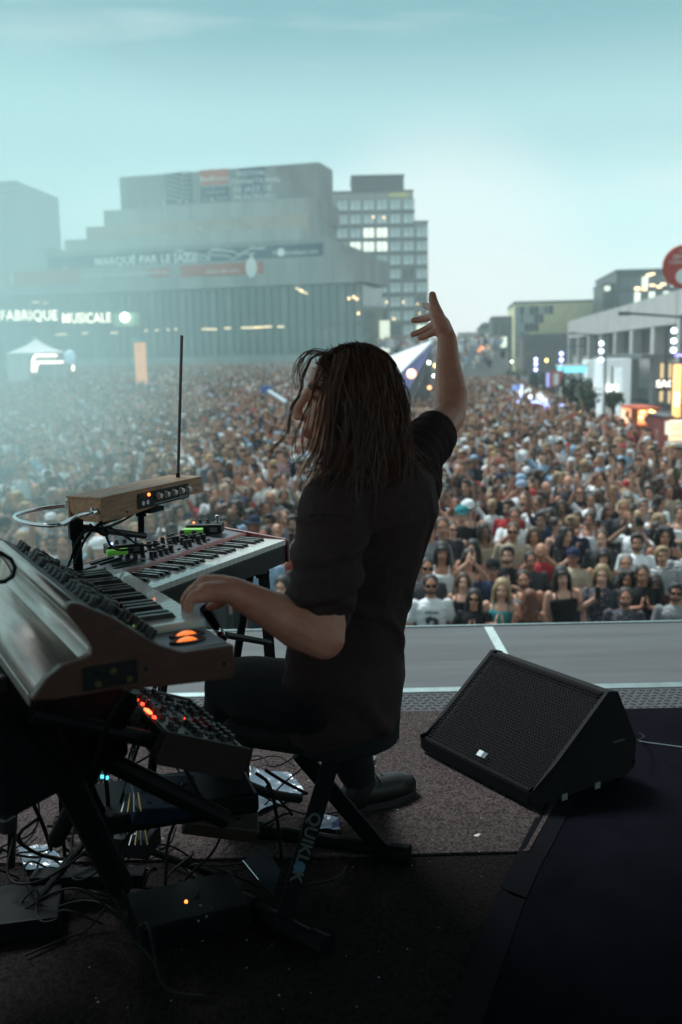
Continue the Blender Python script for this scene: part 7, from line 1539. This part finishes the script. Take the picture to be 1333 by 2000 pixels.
# ------------------------------------------------------------------ air
def volume_mat(name, dens, col, aniso=.2):
    m = bpy.data.materials.new(name); m.use_nodes = True; t = m.node_tree; t.nodes.clear()
    o = t.nodes.new('ShaderNodeOutputMaterial'); v = t.nodes.new('ShaderNodeVolumePrincipled'); v.inputs['Density'].default_value = dens
    v.inputs['Color'].default_value = (*col, 1); v.inputs['Anisotropy'].default_value = aniso; t.links.new(v.outputs[0], o.inputs['Volume']); return m
hz = MB().b2((-220, -12, -1), (160, 420, 62)).obj('haze', volume_mat('haze_air', .0013, (.74, .93, .93)), kind='stuff'); hz['label'] = 'pale teal evening haze over the plaza'
def smoke_mat(name, dens, col):
    m = volume_mat(name, dens, col, .3); t = m.node_tree; v = [n for n in t.nodes if n.type == 'PRINCIPLED_VOLUME'][0]
    c = t.nodes.new('ShaderNodeTexCoord'); L = t.nodes.new('ShaderNodeVectorMath'); L.operation = 'LENGTH'; t.links.new(c.outputs['Object'], L.inputs[0])
    r = t.nodes.new('ShaderNodeMapRange'); r.interpolation_type = 'SMOOTHSTEP'; r.inputs[1].default_value = 1; r.inputs[2].default_value = .15; r.inputs[3].default_value = 0; r.inputs[4].default_value = dens; t.links.new(L.outputs['Value'], r.inputs[0])
    n = t.nodes.new('ShaderNodeTexNoise'); n.inputs['Scale'].default_value = 2.2; n.inputs['Detail'].default_value = 2; t.links.new(c.outputs['Object'], n.inputs[0])
    q = t.nodes.new('ShaderNodeMapRange'); q.inputs[1].default_value = .3; q.inputs[2].default_value = .7; q.inputs[3].default_value = .55; q.inputs[4].default_value = 1.4; t.links.new(n.outputs[0], q.inputs[0])
    mm = t.nodes.new('ShaderNodeMath'); mm.operation = 'MULTIPLY'; t.links.new(r.outputs[0], mm.inputs[0]); t.links.new(q.outputs[0], mm.inputs[1]); t.links.new(mm.outputs[0], v.inputs['Density']); return m
# the main bank: a box of smoke left of the stage axis, thinning out to the right, upwards and with distance
sm = volume_mat('stage_smoke', .02, (.70, .95, .93), .0); t = sm.node_tree; v = [n for n in t.nodes if n.type == 'PRINCIPLED_VOLUME'][0]
c = t.nodes.new('ShaderNodeTexCoord'); sp3 = t.nodes.new('ShaderNodeSeparateXYZ'); t.links.new(c.outputs['Object'], sp3.inputs[0])
def mr(sock, a, b, c0, c1, kind='SMOOTHSTEP'):
    m = t.nodes.new('ShaderNodeMapRange'); m.interpolation_type = kind; m.inputs[1].default_value = a; m.inputs[2].default_value = b; m.inputs[3].default_value = c0; m.inputs[4].default_value = c1; t.links.new(sock, m.inputs[0]); return m.outputs[0]
n = t.nodes.new('ShaderNodeTexNoise'); n.inputs['Scale'].default_value = .13; n.inputs['Detail'].default_value = 3; n.inputs['Distortion'].default_value = .6; t.links.new(c.outputs['Object'], n.inputs[0])
def mth(op, a, b):
    m = t.nodes.new('ShaderNodeMath'); m.operation = op
    for k_, w in enumerate((a, b)):
        if isinstance(w, (int, float)): m.inputs[k_].default_value = w
        else: t.links.new(w, m.inputs[k_])
    return m.outputs[0]
wedge = mth('DIVIDE', mth('SUBTRACT', mth('MULTIPLY', sp3.outputs[0], -1), mth('MULTIPLY', sp3.outputs[1], .10)), mth('ADD', mth('MULTIPLY', sp3.outputs[1], .13), 2.4))
fs_ = [mr(wedge, -.12, 1, 0, 1), mr(sp3.outputs[1], 20, 62, 1, 0), mr(sp3.outputs[2], 3, 15, 1, 0), mr(n.outputs[0], .34, .66, .35, 1.55, 'LINEAR')]
acc = fs_[0]
for f_ in fs_[1:]: q = t.nodes.new('ShaderNodeMath'); q.operation = 'MULTIPLY'; t.links.new(acc, q.inputs[0]); t.links.new(f_, q.inputs[1]); acc = q.outputs[0]
q = t.nodes.new('ShaderNodeMath'); q.operation = 'MULTIPLY'; t.links.new(acc, q.inputs[0]); q.inputs[1].default_value = .031; t.links.new(q.outputs[0], v.inputs['Density'])
o = MB().b2((-75, 6.5, .05), (-1.0, 86, 15)).obj('smoke', sm, kind='stuff'); o['label'] = 'bank of pale teal stage smoke drifting over the left of the crowd'
o = MB().ball((0, 0, 0), (1, 1, 1), 48, 32).obj('smoke', volume_mat('thin_smoke', .0026, (.55, .94, .93)), kind='stuff'); o.location = (-62, 112, 4); o.scale = (66, 62, 38); o['label'] = 'thin teal smoke veil hanging in front of the concert hall'
sc.cycles.volume_step_rate = 4; sc.cycles.volume_max_steps = 64; sc.cycles.volume_bounces = 1
